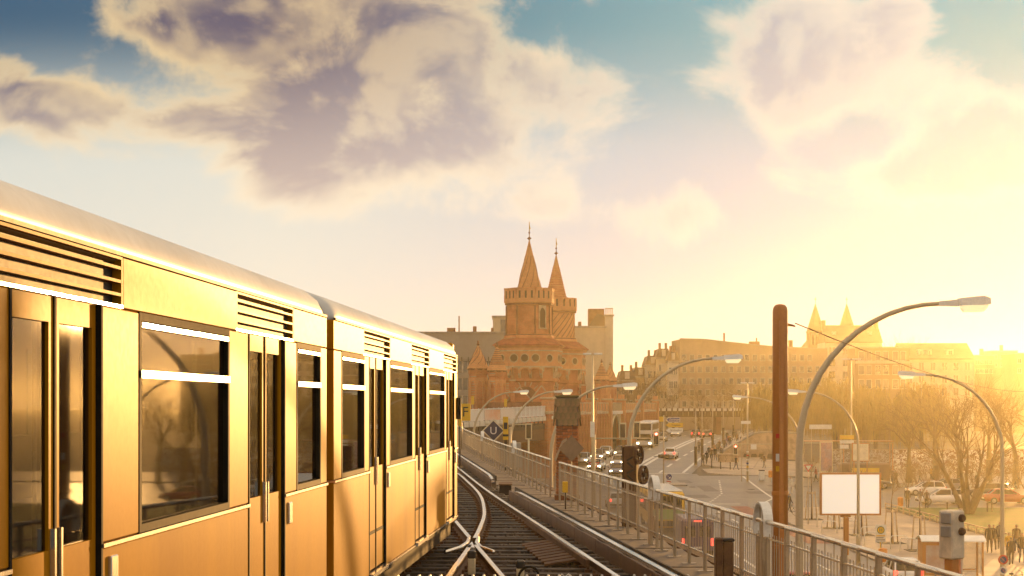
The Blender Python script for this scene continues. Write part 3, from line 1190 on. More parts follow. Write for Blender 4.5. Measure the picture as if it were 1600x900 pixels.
for z in (1.6, 2.3):
    b = MB(); b.lathe([(.108, 0), (.112, .01), (.112, .05), (.108, .06)], 20, (0, 0, z)); b.build('band', M_brown, bp)
p0 = Vector((X_at(1219, 22.6) + .20, 22.62, z_at(505, 22.6)))
p1 = Vector((X_at(1610, 60), 60, z_at(612, 60)))
b = MB()
b.tube([p0 + (p1 - p0) * t + Vector((0, 0, -.25 * 4 * t * (1 - t))) for t in frange(0, 1, .08)], .007, 5)
tag(b.build('stay_wire', M_rust), 'thin stay wire running from the brown mast to the right', 'wire')

db = thing('dark_cabinet', 'narrow dark brown trackside cabinet in front of the railing', 'cabinet', (X_at(1131, 19.6), 19.6, ZW + .02))
hgt = z_at(843, 19.6) - ZW
b = MB(); b.bbox(-.10, -.02, -.09, .09, 0, hgt, .012); b.build('back_plate', M_rust, db)
b = MB(); b.bbox(-.018, .10, -.08, .08, 0, hgt - .04, .012); b.build('housing', M_rust, db)
b = MB(); b.bbox(-.022, .112, -.092, .092, hgt - .038, hgt - .005, .01); b.build('lid', M_iron_d, db)

# concrete-grey signal box beyond the railing end
sb = thing('signal_box', 'pale grey box with square panels and round knobs on a brown post', 'signal box', (X_at(1487, 15.6), 15.6, ZW - .6))
zb0, zb1 = z_at(873, 15.6) - (ZW - .6), z_at(797, 15.6) - (ZW - .6)
sbm = mat('signal_box_paint', (0.74, 0.61, 0.45), 0.6, var=0.15, scale=8, bump=.15)
sb.rotation_euler = (0, 0, R(32))
b = MB(); b.bbox(-.085, .085, -.085, .085, zb0, zb1, .015); b.build('housing', sbm, sb)
for z in (zb0 + .2, zb0 + .32):
    b = MB(); b.bbox(-.10, -.078, -.075, .045, z, z + .10, .008); b.build('side_panel', M_grey, sb)
    b = MB(); b.T = Matrix.Translation((.03, -.085, z + .05)) @ Matrix.Rotation(R(90), 4, 'X'); b.lathe([(.036, 0), (.036, .02), (.026, .035), (0, .036)], 14); b.build('round_knob', M_rust, sb)
b = MB(); b.bbox(-.05, .05, -.05, .05, 0, zb0, .01); b.build('post', M_brown, sb)
b = MB(); b.bx(.10, .125, -.015, .015, 0, zb1 + .01); b.build('side_rail', sbm, sb)

# pulley frame behind the fence (tensioning gear)
pf = thing('pulley_frame', 'dark steel frame with two spoked pulley wheels behind the railing', 'tensioning gear', (X_at(985, 35.0), 35.0, ZW - 1.3), R(-16))
zt = z_at(697, 35.0) - (ZW - 1.3)
b = MB(); b.bbox(-.13, .13, -.10, .10, 0, zt, .02); b.build('column', M_rust, pf)
b = MB(); b.bbox(-.15, -.135, -.12, .12, 0.3, zt + .02, .006); b.build('side_plate', M_rust, pf)
b = MB(); b.bbox(.135, .15, -.12, .12, 0.3, zt - .3, .006); b.build('side_plate', M_rust, pf)
for (dx, dz_) in ((.17, zt - .18), (.27, zt - .58)):
    b = MB()
    b.T = Matrix.Translation((dx, -.02, dz_)) @ Matrix.Rotation(R(90), 4, 'Y') @ Matrix.Rotation(R(14), 4, 'X')
    n = 20
    ring = []
    for i in range(n + 1):
        a = 2 * math.pi * i / n
        ring.append([((r_) * math.cos(a), (r_) * math.sin(a), z) for r_, z in ((.15, -.03), (.19, -.035), (.19, .035), (.15, .03))])
    b.loft(ring, smooth=False, cap=False)
    wh = fix(b.build('pulley_wheel', M_rust, pf))
    for k in range(5):
        a = 2 * math.pi * k / 5
        c = MB(); c.T = b.T
        c.bar((0.03 * math.cos(a), .03 * math.sin(a), 0), (.155 * math.cos(a), .155 * math.sin(a), 0), .028, .03)
        c.build('spoke', M_rust, wh)
    c = MB(); c.T = b.T; c.lathe([(.04, -.06), (.04, .06)], 10); c.build('hub', M_iron_d, wh)
b = MB()
for k in range(4):
    b.box((.02, -.115, zt - .25 - k * .13), (.16, .03, .035), 0, 0, R(40 if k % 2 else -30))
b.build('lever_linkage', M_iron_d, pf)

# electric box, yellow-topped signal and signs at the far fence
eb = thing('relay_box', 'grey metal box hung on the far railing below the yellow signal', 'relay box', (X_at(806, 64.5), 64.5, ZW))
b = MB(); b.bbox(-.20, .20, -.12, .12, .10, 1.06, .03); b.build('housing', M_iron, eb)
b = MB(); b.bx(-.17, .17, -.135, -.122, .14, 1.02); b.build('door', M_grey, eb)
ys_ = thing('yellow_signal', 'yellow and black striped signal post behind the railing', 'signal post', (X_at(790, 64.8), 64.8, ZW))
b = MB(); b.bbox(-.055, .055, -.05, .05, 0, 1.15, .01); b.build('post', M_iron_d, ys_)
b = MB(); b.bbox(-.10, .10, -.06, .06, 1.15, 2.02, .012); b.build('panel', M_yellow, ys_)
b = MB(); b.bx(-.07, .07, -.072, -.062, 1.55, 1.80); b.build('lamp_window', M_black_p, ys_)
b = MB(); b.bx(-.102, .102, -.064, .064, 1.28, 1.36); b.build('stripe', M_black_p, ys_)
pole = thing('thin_pole', 'thin grey pole rising beside the yellow signal', 'pole', (X_at(797.5, 65.2), 65.2, ZW - 2))
b = MB(); b.tube([(0, 0, 0), (0, 0, 3.55)], .038, 8); b.build('shaft', M_lampgrey, pole)
b = MB(); b.lathe([(.05, 0), (.05, .05), (0, .09)], 8, (0, 0, 3.55)); b.build('cap', M_lampgrey, pole)
us = thing('metro_sign', 'navy blue diamond sign with a white letter U above the railing', 'sign', (X_at(771, 75.5), 75.5, ZW))
zz = z_at(673, 75.5) - ZW
b = MB(); b.prism([(0, zz - .50), (.50, zz), (0, zz + .50), (-.50, zz)], -.02, .02); b.build('border', M_cream, us)
b = MB(); b.prism([(0, zz - .43), (.43, zz), (0, zz + .43), (-.43, zz)], -.03, -.021); b.build('face', M_navy, us)
lettering('U', .46, M_white, us, (0, -.036, zz - .01))
b = MB(); b.tube([(0, .03, 0), (0, .03, zz - .45)], .03, 8); b.build('post', M_iron, us)
fs_ = thing('letter_sign', 'yellow square sign with black letter F beside the train', 'sign', (X_at(727, 88), 88, ZW + .1))
zz = z_at(643.5, 88) - (ZW + .1)
b = MB(); b.bbox(-.27, .27, -.03, .03, zz - .46, zz + .42, .01); b.build('face', M_yellow, fs_)
lettering('F', .72, M_black_p, fs_, (0, -.036, zz - .02))
b = MB(); b.tube([(-.18, .04, 0), (-.18, .04, zz)], .035, 8); b.build('post', M_iron, fs_)
ts = thing('yellow_sign', 'small yellow sign plate just beside the end of the train', 'sign', (X_at(718.5, 60), 60, ZW))
zz = z_at(652, 60) - ZW
b = MB(); b.bbox(-.05, .06, -.03, .03, zz - .32, zz + .32, .01); b.build('plate', M_yellow, ts)
b = MB(); b.bx(-.03, .04, -.037, -.031, zz + .05, zz + .2); b.build('mark', M_black_p, ts)
b = MB(); b.tube([(0, .04, 0), (0, .04, zz)], .025, 6); b.build('post', M_iron_d, ts)

# ================================================================== yellow underground train: two cars
M_tyel = mat('train_yellow', (0.42, 0.185, 0.003), 0.42, var=0.12, scale=0.8, coat=0.0, spec=0.014, col2=(0.32, 0.13, 0.003), fine=0.03, streak=True, rvar=0.08)
M_troof = mat('train_roof', (0.60, 0.62, 0.62), 0.45, var=0.10, scale=0.6, streak=False, fine=0.06, fscale=7)
M_tdark = mat('train_underframe', (0.030, 0.024, 0.020), 0.8, 0.0, scale=2, spec=0.08)
M_tglass = mat('train_glass', (0.006, 0.005, 0.004), 0.025, var=0.05, spec=0.09, rvar=0.01, fine=0.0, alpha=0.72)
M_pole = mat('grab_pole', (0.70, 0.42, 0.05), 0.3)
M_tcore = mat('train_interior', (0.05, 0.035, 0.025), 0.7)
M_trim = mat('bright_trim', (0.80, 0.77, 0.72), 0.22, 0.9, var=0.04)
M_vent = mat('vent_black', (0.010, 0.009, 0.008), 0.6)
M_frame_l = mat('far_side_glass', (0.22, 0.20, 0.18), 0.2)
M_seat = mat('seat_fabric', (0.10, 0.03, 0.02), 0.8)
TA = math.atan(0.0604)


def train_car(y0, y1, doors, wins, label, front):
    """car between two stations; local x across (1.15 = visible side), y along, z above rail"""
    L = y1 - y0
    base = Vector((0.0604 * y0 - 3.755, y0, ZR))
    t = thing('subway_car', label, 'train car', base, -TA, 'coupled yellow train cars')
    W = 1.15
    # core shell: floor, far wall, interior
    b = MB()
    b.bx(-1.09, 1.07, .05, L - .05, .55, .95)
    b.build('floor_unit', M_tcore, t)
    b = MB()
    b.bx(-1.15, -1.09, .05, L - .05, .40, 2.98)
    b.build('far_wall', M_tyel, t)
    b = MB()
    b.bx(-.96, -.62, .4, L - .4, .95, 1.45); b.bx(-1.05, -.94, .4, L - .4, 1.45, 1.95)
    b.build('seat_row', M_seat, t)
    b = MB(); b.bx(-1.05, 1.05, .1, L - .1, 2.94, 2.96); b.build('ceiling', M_tcore, t)
    # roof
    prof = [(1.15, 2.99), (1.145, 3.03), (1.10, 3.12), (1.00, 3.20), (.80, 3.27), (.4, 3.32), (0, 3.34)]
    prof = prof + [(-x, z) for x, z in prof[-2::-1]]
    inner = [(x * .96, z - .05) for x, z in prof[::-1]]
    b = MB()
    secs = []
    for y, k in ((0, .93), (.12, .985), (.3, 1), (L - .3, 1), (L - .12, .985), (L, .93)):
        secs.append([(x * (k if y in (0, L) or k < 1 else 1), y, 2.99 + (z - 2.99) * k) for x, z in prof + inner])
    b.loft(secs, smooth=False)
    o = fix(b.build('roof', M_troof, t))
    for p in o.data.polygons:
        p.use_smooth = abs(p.normal.y) < .5
    b = MB(); b.bx(1.136, 1.162, .05, L - .05, 2.975, 2.995); b.build('gutter', M_vent, t)
    # visible side: panels round the openings
    ops = sorted([(d - .66, d + .66, 'd') for d in doors] + [(a, c, 'w') for a, c in wins])
    edges = [0.0]
    for a, c, k in ops:
        edges += [a, c]
    edges.append(L)
    dks = [(d - .66, d + .66) for d in doors]
    # lower panels between doors
    lo = [0.0] + [q for d in dks for q in d] + [L]
    for i in range(0, len(lo), 2):
        a, c = lo[i], lo[i + 1]
        if c - a < .05:
            continue
        b = MB(); b.bbox(1.08, W, a + .004, c - .004, .38, 1.47, .008); b.build('lower_panel', M_tyel, t)
        b = MB(); b.bx(1.09, 1.165, a + .004, c - .004, 1.472, 1.492); b.build('waist_trim', M_trim, t)
        b = MB(); b.bx(1.06, 1.156, a + .004, c - .004, .31, .376); b.build('sole_bar', M_tdark, t)
        b = MB(); b.bx(1.10, 1.166, a + .004, c - .004, .362, .379); b.build('sole_trim', M_trim, t)
    # pillars
    for i in range(0, len(edges), 2):
        a, c = edges[i], edges[i + 1]
        if c - a > .02:
            b = MB(); b.bbox(1.08, W, a + .003, c - .003, 1.494, 2.70, .008); b.build('pillar_panel', M_tyel, t)
    # cantrail with louvred vents above the doors
    cz0, cz1 = 2.703, 2.974
    ve = [(d - 1.05, d + 1.05) for d in doors]
    ed = [0.0] + [q for v_ in ve for q in (max(0.02, v_[0]), min(L - .02, v_[1]))] + [L]
    for i in range(0, len(ed), 2):
        if ed[i + 1] - ed[i] > .03:
            b = MB(); b.bbox(1.08, W, ed[i], ed[i + 1], cz0, cz1, .006); b.build('cantrail', M_tyel, t)
    for a, c in ve:
        a, c = max(.02, a), min(L - .02, c)
        v_ = MB(); v_.bx(1.06, 1.10, a, c, cz0, cz1); vo = v_.build('vent', M_vent, t)
        for z in (2.703, 2.765, 2.835, 2.905, 2.958):
            b = MB(); b.bx(1.085, W - .002, a, c, z, z + .016); b.build('louvre', M_tyel if z > 2.71 else M_trim, vo)
        b = MB(); b.bx(1.085, W - .001, a, a + .03, 2.72, 2.957); b.build('vent_end', M_tyel, vo)
        b = MB(); b.bx(1.085, W - .001, c - .03, c, 2.72, 2.957); b.build('vent_end', M_tyel, vo)
    # windows
    for a, c in wins:
        w_ = MB()
        f = .045
        w_.bx(1.09, W + .004, a, a + f, 1.496, 2.70); w_.bx(1.09, W + .004, c - f, c, 1.496, 2.70)
        w_.bx(1.09, W + .004, a + f, c - f, 1.496, 1.496 + f); w_.bx(1.09, W + .004, a + f, c - f, 2.70 - f, 2.70)
        fo = w_.build('window', M_black, t)
        b = MB(); b.bx(1.108, 1.118, a + f, c - f, 1.496 + f, 2.34); b.build('pane', M_tglass, fo)
        b = MB(); b.bx(1.114, 1.124, a + f, c - f, 2.385, 2.70 - f); b.build('tilting_pane', M_tglass, fo)
        b = MB(); b.bx(1.10, W + .012, a + f * .5, c - f * .5, 2.342, 2.383); b.build('window_bar', M_trim, fo)
        b = MB(); b.bx(1.125, W + .008, a + f, c - f, 2.62, 2.645); b.build('upper_trim', M_trim, fo)
    # doors: two leaves each with a pane
    for a, c in dks:
        mid = (a + c) / 2
        for (p, q, s_) in ((a, mid, 1), (mid, c, -1)):
            b = MB()
            z0, z1 = .42, 2.70
            f = .075
            X0, X1 = 1.07, 1.125
            b.bx(X0, X1, p + .012, p + f, z0, z1); b.bx(X0, X1, q - f, q - .012, z0, z1)
            b.bx(X0, X1, p + f, q - f, z0, 1.52); b.bx(X0, X1, p + f, q - f, 2.58, z1)
            do = b.build('door', M_tyel, t)
            b = MB(); b.bx(1.098, 1.108, p + f, q - f, 1.52, 2.58); b.build('pane', M_tglass, do)
            hx = (q - f / 2 - .01) if s_ > 0 else (p + f / 2 + .01)
            b = MB(); b.bx(1.126, 1.15, hx - .012, hx + .012, 1.32, 1.62); b.build('handle', M_trim, do)
            b = MB(); b.bx(1.126, 1.131, p + f, q - f, .80, .835); b.build('kick_strip', M_tdark, do)
        b = MB(); b.bx(1.10, 1.134, mid - .014, mid + .014, .42, 2.70); b.build('rubber_seal', M_black, t)
        for q in (a, c):
            b = MB(); b.bx(1.085, W + .006, q - .014, q + .014, .385, 2.70); b.build('door_frame', M_black, t)
        b = MB(); b.bx(1.04, 1.19, a + .03, c - .03, .355, .40); b.build('step', M_trim, t)
    # underframe, bogies
    b = MB(); b.bx(-1.0, 1.02, .2, L - .2, .20, .56); b.build('underframe', M_tdark, t)
    for yc in (2.4, L - 2.4):
        b = MB(); b.bx(-.95, .98, yc - 1.35, yc + 1.35, .12, .34)
        bo = b.build('bogie', M_tdark, t)
        for sx in (-.735, .735):
            for dy in (-.9, .9):
                c = MB(); c.T = Matrix.Translation((sx, yc + dy, .37)) @ Matrix.Rotation(R(90), 4, 'Y')
                c.lathe([(.37, -.06), (.37, .06)], 20); c.build('wheel', M_tdark, bo)
    b = MB(); b.bbox(1.02, 1.09, .5, L - .5, .10, .30, .01); b.build('shoe_beam', M_tdark, t)
    # ends
    for (yy, sg) in ((0.0, 1), (L, -1)):
        b = MB()
        b.bx(-1.09, 1.079, yy - (.06 if sg < 0 else 0), yy + (.06 if sg > 0 else 0), .40, 2.97)
        e = b.build('end_wall', M_tyel, t)
        b = MB()
        ya = yy - .004 if sg > 0 else yy
        b.bx(-.8, .8, ya if sg > 0 else yy, yy + .004 if sg < 0 else yy, 1.5, 2.6)
        b.build('end_window', M_glass, e)
    if front:
        for sx in (-.75, .75):
            b = MB(); b.T = Matrix.Translation((sx, L + .0, 1.15)) @ Matrix.Rotation(R(-90), 4, 'X'); b.lathe([(.11, 0), (.11, .04), (.09, .06)], 14); b.build('lamp', M_diffuser, t)
        b = MB(); b.bbox(.92, 1.10, L - .25, L - .02, 3.06, 3.19, .03); b.build('roof_lamp', M_tyel, t)
        b = MB(); b.bx(1.151, 1.22, L - .12, L - .06, 1.95, 2.3); b.build('mirror', M_black, t)
    else:
        # bellows towards the next car
        for k in range(5):
            b = MB()
            r_ = .04 * (k % 2)
            b.bbox(-.95 - r_, .98 + r_, L + .02 + k * .062, L + .075 + k * .062, .62 - r_, 2.9 + r_, .01)
            b.build('gangway_fold', M_black, t)
    # grab poles and far-side windows inside
    for d in doors:
        for (dx, dy) in ((.78, -.75), (.78, .75), (0, 0)):
            b = MB(); b.tube([(dx, d + dy, .95), (dx, d + dy, 2.93)], .018, 6); b.build('grab_pole', M_pole, t)
    for a, c in wins:
        b = MB(); b.bx(-1.088, -1.08, a, c, 1.55, 2.65); b.build('far_window', M_frame_l, t)
    # small fittings
    for d in doors:
        b = MB(); b.bbox(W - .005, W + .02, d + .78, d + .90, 1.25, 1.42, .006); b.build('door_button', M_trim, t)
    return t


C1, C2 = 3.2, 15.98
train_car(C1, 15.62, [1.3, 4.95, 9.78], [(2.25, 4.05), (6.3, 8.5), (10.95, 12.1)], 'nearest yellow train car, cut by the picture edge, dark windows', False)
train_car(C2, 28.35, [2.95, 7.1, 11.2], [(.45, 1.95), (3.95, 6.15), (8.1, 10.3)], 'second yellow train car, ending beside the rail crossing', True)

# ================================================================== brick bridge: towers, turrets, arcade, steel spans
def ngon(n, r, ph):
    return [(r * math.cos(2 * math.pi * k / n + ph), r * math.sin(2 * math.pi * k / n + ph)) for k in range(n)]


def chsq(h, c, ph=0.0):
    """square of half width h with chamfered corners (front half width c)"""
    p = [(-c, -h), (c, -h), (h, -c), (h, c), (c, h), (-c, h), (-h, c), (-h, -c)]
    return [(x * math.cos(ph) - y * math.sin(ph), x * math.sin(ph) + y * math.cos(ph)) for x, y in p]


def stack(b, rings, smooth=False):
    """loft closed plan polygons [(poly, z)]"""
    b.loft([[(x, y, z) for x, y in poly] for poly, z in rings], smooth=smooth)
    return b


M_spire = brick_mat('spire_brick', (0.52, 0.22, 0.09), (0.56, 0.26, 0.115), (0.36, 0.20, 0.11), 0.5, 0.2, soot=0.25, msize=0.02)
M_gold = mat('gilded_metal', (0.62, 0.42, 0.12), 0.35, 0.9)
M_recess = mat('dark_opening', (0.045, 0.025, 0.015), 0.9)  # near-black colour stands in for the shade inside openings and arches


def big_tower(label, px, Y, round_shaft, py):
    """py: photo rows of spire tip, spire base, crown foot, shaft foot, eaves, corbel top, corbel foot"""
    zz = [z_at(q, Y) for q in py]
    z_tip, z_sp, z_cr, z_sh, z_ev, z_bo, z_co = zz
    t = thing('bridge_tower', label, 'tower', (X_at(px, Y), Y, 0), R(-9))
    k = Y / 240.0
    n = 28 if round_shaft else 8
    ph = R(22.5)
    rs = 2.92 if round_shaft else 3.08
    hs = 4.32
    cs = 2.35
    # plinth and lower storey
    b = MB()
    stack(b, [(chsq(3.7, 2.3), -1), (chsq(3.7, 2.3), z_co - .35), (chsq(3.95, 2.4), z_co - .25), (chsq(3.95, 2.4), z_co)])
    lo = fix(b.build('lower_storey', M_brick, t))
    # great relieving arch on each side
    for a in range(4):
        T = Matrix.Rotation(a * math.pi / 2, 4, 'Z')
        c = MB(); c.T = T
        pts = [(-1.9, z_co - 7.0), (-1.9, z_co - 3.2)] + [(-1.9 + 1.9 * (1 - math.cos(q)), z_co - 3.2 + 2.2 * math.sin(q)) for q in frange(.2, 1.57, .28)]
        pts += [(-x, z) for x, z in pts[::-1]]
        c.prism(pts, -3.72, -3.69)
        c.build('blind_arch', M_brickd, lo)
        for i in range(-4, 5):
            th = i * .32
            c = MB(); c.T = T
            c.bar((2.0 * math.sin(th), -3.74, z_co - 3.2 + 2.3 * math.cos(th)), (2.9 * math.sin(th), -3.74, z_co - 3.2 + 2.9 * math.cos(th)), .22, .12)
            c.build('voussoir', M_stone, lo)
    # corbel gallery: arches between corbels
    b = MB()
    stack(b, [(chsq(3.75, 2.3), z_co), (chsq(3.75, 2.3), z_bo + .1)])
    ga = fix(b.build('gallery_wall', M_brick, t))
    for a in range(4):
        T = Matrix.Rotation(a * math.pi / 2, 4, 'Z')
        xs = [-2.25, -.75, .75, 2.25]
        for x in xs:
            c = MB(); c.T = T
            c.prism([(-hs, z_bo + .05), (-hs, z_bo - .35), (-hs + .12, z_bo - .6), (-hs + .12, z_bo - 1.0), (-3.8, z_co + .15), (-3.6, z_co + .15), (-3.6, z_bo + .05)], x - .17, x + .17, 'X')
            fix(c.build('corbel', M_stone, ga))
            c = MB(); c.T = T
            c.prism([(x - .12, z_bo - .28), (x, z_bo - .14), (x + .12, z_bo - .28), (x + .12, z_bo - .8), (x - .12, z_bo - .8)], -hs - .03, -hs + .02)
            c.build('corbel_niche', M_brick_l, ga)
        for x0, x1 in zip(xs[:-1], xs[1:]):
            c = MB(); c.T = T
            c.arch(x0, x1, z_bo - .55, z_bo - .5, z_bo - .12, z_bo, -hs + .02, -3.8, .18, 4)
            c.build('gallery_arch', M_brick_l, ga)
        # diagonal side
        Td = Matrix.Rotation(a * math.pi / 2 + math.pi / 4, 4, 'Z')
        dd = (hs + cs) / math.sqrt(2)
        c = MB(); c.T = Td
        for x in (-1.1, 1.1):
            c.prism([(-dd, z_bo + .05), (-dd, z_bo - .5), (-dd + .9, z_co + .2), (-dd + 1.1, z_co + .2), (-dd + 1.1, z_bo + .05)], x - .17, x + .17, 'X')
        c.build('corner_corbel', M_stone, ga)
    # upper storey
    b = MB()
    stack(b, [(chsq(hs, cs), z_bo), (chsq(hs, cs), z_bo + .12), (chsq(hs - .08, cs - .04), z_bo + .16), (chsq(hs - .08, cs - .04), z_ev - .75), (chsq(hs, cs), z_ev - .7), (chsq(hs + .02, cs), z_ev - .35), (chsq(hs + .2, cs + .1), z_ev - .1), (chsq(hs + .2, cs + .1), z_ev)])
    up = fix(b.build('upper_storey', M_brick_l, t))
    for a in range(4):
        T = Matrix.Rotation(a * math.pi / 2, 4, 'Z')
        zc_ = (z_bo + z_ev) / 2 - .22
        for x in (-1.5, 0, 1.5):
            c = MB(); c.T = T @ Matrix.Translation((x, -hs + .07, zc_)) @ Matrix.Rotation(R(90), 4, 'X')
            c.lathe([(.50, 0), (.62, 0), (.62, .07), (.50, .07)], 18, cap=False)
            f = c.build('round_window', M_stone, up)
            c2 = MB(); c2.T = T @ Matrix.Translation((x, -hs + .07, zc_)) @ Matrix.Rotation(R(90), 4, 'X')
            c2.lathe([(.51, .0), (.51, .012)], 18); c2.build('pane', M_recess, f)
        Td = Matrix.Rotation(a * math.pi / 2 + math.pi / 4, 4, 'Z')
        dd = (hs - .08 + cs - .04) / math.sqrt(2)
        c = MB(); c.T = Td @ Matrix.Translation((0, -dd + .01, zc_)) @ Matrix.Rotation(R(90), 4, 'X')
        c.lathe([(.46, 0), (.58, 0), (.58, .07), (.46, .07)], 18, cap=False)
        f = c.build('round_window', M_stone, up)
        c2 = MB(); c2.T = c.T; c2.lathe([(.47, 0), (.47, .012)], 18); c2.build('pane', M_recess, f)
    for zb_ in (z_ev - .72, z_bo + .10):
        c = MB(); e2 = chsq(hs + .06, cs + .03); stack(c, [(e2, zb_ - .1), (e2, zb_ + .1)]); fix(c.build('string_course', M_stone, up))
    # skirt roof
    def rnd(r):
        return ngon(8, r / math.cos(ph), ph - math.pi / 2 - R(22.5) + R(22.5))
    b = MB()
    e = chsq(hs + .42, cs + .2)
    top8 = [((rs + .25) / math.cos(ph) * math.cos(R(-112.5 + 45 * i)), (rs + .25) / math.cos(ph) * math.sin(R(-112.5 + 45 * i))) for i in range(8)]
    stack(b, [(e, z_ev), (e, z_ev + .08), (top8, z_sh - .05)])
    ro = fix(b.build('skirt_roof', M_tile, t))
    # raised tile rows on the skirt roof
    for i in range(8):
        j = (i + 1) % 8
        A0, B0 = Vector((*e[i], z_ev + .1)), Vector((*e[j], z_ev + .1))
        A1, B1 = Vector((*top8[i], z_sh - .03)), Vector((*top8[j], z_sh - .03))
        c = MB()
        m_ = max(3, int((B0 - A0).length / .38))
        for q in range(m_ + 1):
            f = q / m_
            c.bar(A0 + (B0 - A0) * f, A1 + (B1 - A1) * f, .10, .07)
        c.build('tile_rolls', M_tile, ro)
    # shaft
    def oct_(r):
        return [(r / math.cos(R(180 / n)) * math.cos(R(-90 - 180 / n + 360 / n * i)), r / math.cos(R(180 / n)) * math.sin(R(-90 - 180 / n + 360 / n * i))) for i in range(n)]
    b = MB()
    stack(b, [(oct_(rs + .28), z_sh - .1), (oct_(rs + .28), z_sh + .15), (oct_(rs + .08), z_sh + .5), (oct_(rs - .1), z_sh + .55), (oct_(rs - .1), z_cr - .3), (oct_(rs + .12), z_cr - .15), (oct_(rs + .12), z_cr)])
    sh = fix(b.build('shaft', M_brick if not round_shaft else M_brick_l, t))
    for zb_ in (z_sh + .42, z_cr - .12):
        c = MB(); stack(c, [(oct_(rs + .16), zb_ - .09), (oct_(rs + .16), zb_ + .09)]); fix(c.build('string_course', M_brickd, sh))
    if round_shaft:
        for q in range(22):
            c = MB()
            a0 = 2 * math.pi * q / 22
            c.tube([((rs - .08) * math.cos(a0 + s_ * 1.0), (rs - .08) * math.sin(a0 + s_ * 1.0), z_sh + .6 + (z_cr - z_sh - 1.0) * s_) for s_ in frange(0, 1, .1)], .07, 4, smooth=False)
            c.build('spiral_course', M_brickd, sh)
    else:
        for i in range(8):
            a0 = R(-112.5 + 45 * i)
            rr = (rs - .06) / math.cos(R(22.5))
            c = MB()
            c.box((rr * math.cos(a0), rr * math.sin(a0), (z_sh + z_cr) / 2 + .1), (.2, .2, z_cr - z_sh - .9), a0)
            c.build('corner_rib', M_brickd, sh)
        for a in (1, 5):          # lancet windows
            T = Matrix.Rotation(R(45 * a), 4, 'Z')
            c = MB(); c.T = T
            zm = (z_sh + z_cr) / 2
            c.arch(-.62, .62, zm - 1.0, zm + .9, zm + 1.75, zm + 2.1, -rs - .0, -rs + .14, .16, 6)
            f = c.build('lancet_window', M_stone, sh)
            c = MB(); c.T = T; c.bx(-.46, .46, -rs + .03, -rs + .09, zm - 1.0, zm + 1.9); c.build('pane', M_recess, f)
            c = MB(); c.T = T; c.bx(-.7, .7, -rs - .06, -rs + .12, zm - 1.15, zm - 1.0); c.build('sill', M_stone, f)
    # crown with merlons
    b = MB()
    hc = z_sp - z_cr
    stack(b, [(oct_(rs + .1), z_cr), (oct_(rs + .25), z_cr + .1), (oct_(rs + .25), z_cr + hc * .58), (oct_(rs - .35), z_cr + hc * .58)])
    cr = fix(b.build('crown', M_brick_l, t))
    nm = 16 if not round_shaft else 18
    for i in range(nm):
        if round_shaft:
            a0 = 2 * math.pi * i / nm
            c = MB(); c.T = Matrix.Rotation(a0, 4, 'Z')
            c.bx(-.33, .33, -rs - .25, -rs + .15, z_cr + hc * .575, z_cr + hc * .98)
            c.build('merlon', M_brick_l, cr)
        else:
            face, half = divmod(i, 2)
            c = MB(); c.T = Matrix.Rotation(R(45 * face), 4, 'Z')
            w2 = (rs + .25) * math.tan(R(22.5))
            x0, x1 = ((-w2 + .12, -.14) if half == 0 else (.14, w2 - .12))
            c.bx(x0, x1, -rs - .25, -rs + .2, z_cr + hc * .575, z_cr + hc)
            c.bx(x0 - .04, x1 + .04, -rs - .30, -rs + .22, z_cr + hc, z_cr + hc + .14)
            c.build('merlon', M_brick_l, cr)
    for i in range(8 if not round_shaft else 18):
        for q in ((-.85, 0, .85) if not round_shaft else (0,)):
            c = MB(); c.T = Matrix.Rotation(R(45 * i) if not round_shaft else 2 * math.pi * (i + .5) / 18, 4, 'Z')
            c.bx(q - .13, q + .13, -rs - .275, -rs - .2, z_cr + hc * .34, z_cr + hc * .86); c.build('crown_slot', M_recess, cr)
    # spire with ribs
    rb = 1.72 if not round_shaft else 1.6
    z_b2 = z_sp - hc * .45
    b = MB()
    m_ = 16 if not round_shaft else 20
    b.lathe([(rb * 1.06, z_b2), (rb, z_sp), (.05, z_tip)], m_, ph=R(11.25), smooth=False)
    spx = b.build('spire', M_spire, t)
    hsp = z_tip - z_sp
    if not round_shaft:
        for q in range(9):
            a0 = 2 * math.pi * q / 9
            c = MB()
            c.tube([((rb * (1 - s_) + .03) * math.cos(a0 + s_ * 1.6), (rb * (1 - s_) + .03) * math.sin(a0 + s_ * 1.6), z_sp + hsp * s_) for s_ in frange(0, .68, .06)], .045, 4, smooth=False)
            c.build('spiral_rib', M_brickd, spx)
    else:
        for q in range(13):
            s_ = .02 + q * .055
            r_ = rb * (1 - s_)
            c = MB(); c.lathe([(r_, -.02), (r_ + .07, .05), (r_ + .05, .18), (r_ - .05, .26)], 20, (0, 0, z_sp + hsp * s_), cap=False); c.build('brick_ring', M_brick, spx)
    c = MB(); c.lathe([(rb * .42, 0), (.06, hsp * .40)], 12, (0, 0, z_sp + hsp * .585)); c.build('metal_tip', M_brickd, spx)
    fz = z_tip
    b = MB()
    b.lathe([(.05, 0), (.10, .15), (.34, .32), (.10, .50), (.06, .62), (.06, .95), (.17, 1.08), (.06, 1.22), (.05, 1.3)], 10, (0, 0, fz - .1), smooth=True)
    fi = b.build('finial', M_brickd, t)
    b = MB(); b.tube([(0, 0, fz + 1.1), (0, 0, fz + 2.55)], [.07, .05], 6); b.build('vane_rod', M_gold, fi)
    b = MB(); b.prism([(0, fz + 1.5), (.22, fz + 1.55), (.14, fz + 1.75), (.05, fz + 2.1), (0, fz + 2.15)], -.02, .02); b.build('vane', M_gold, fi)
    return t


big_tower('front brick bridge tower with octagonal shaft and spiral-ribbed spire', 827, 240, False, (375, 453, 475, 529, 541, 575, 593))
big_tower('rear brick bridge tower with round shaft and ring-banded spire', 869, 266, True, (398, 466, 487, 534, 547, 579, 596))


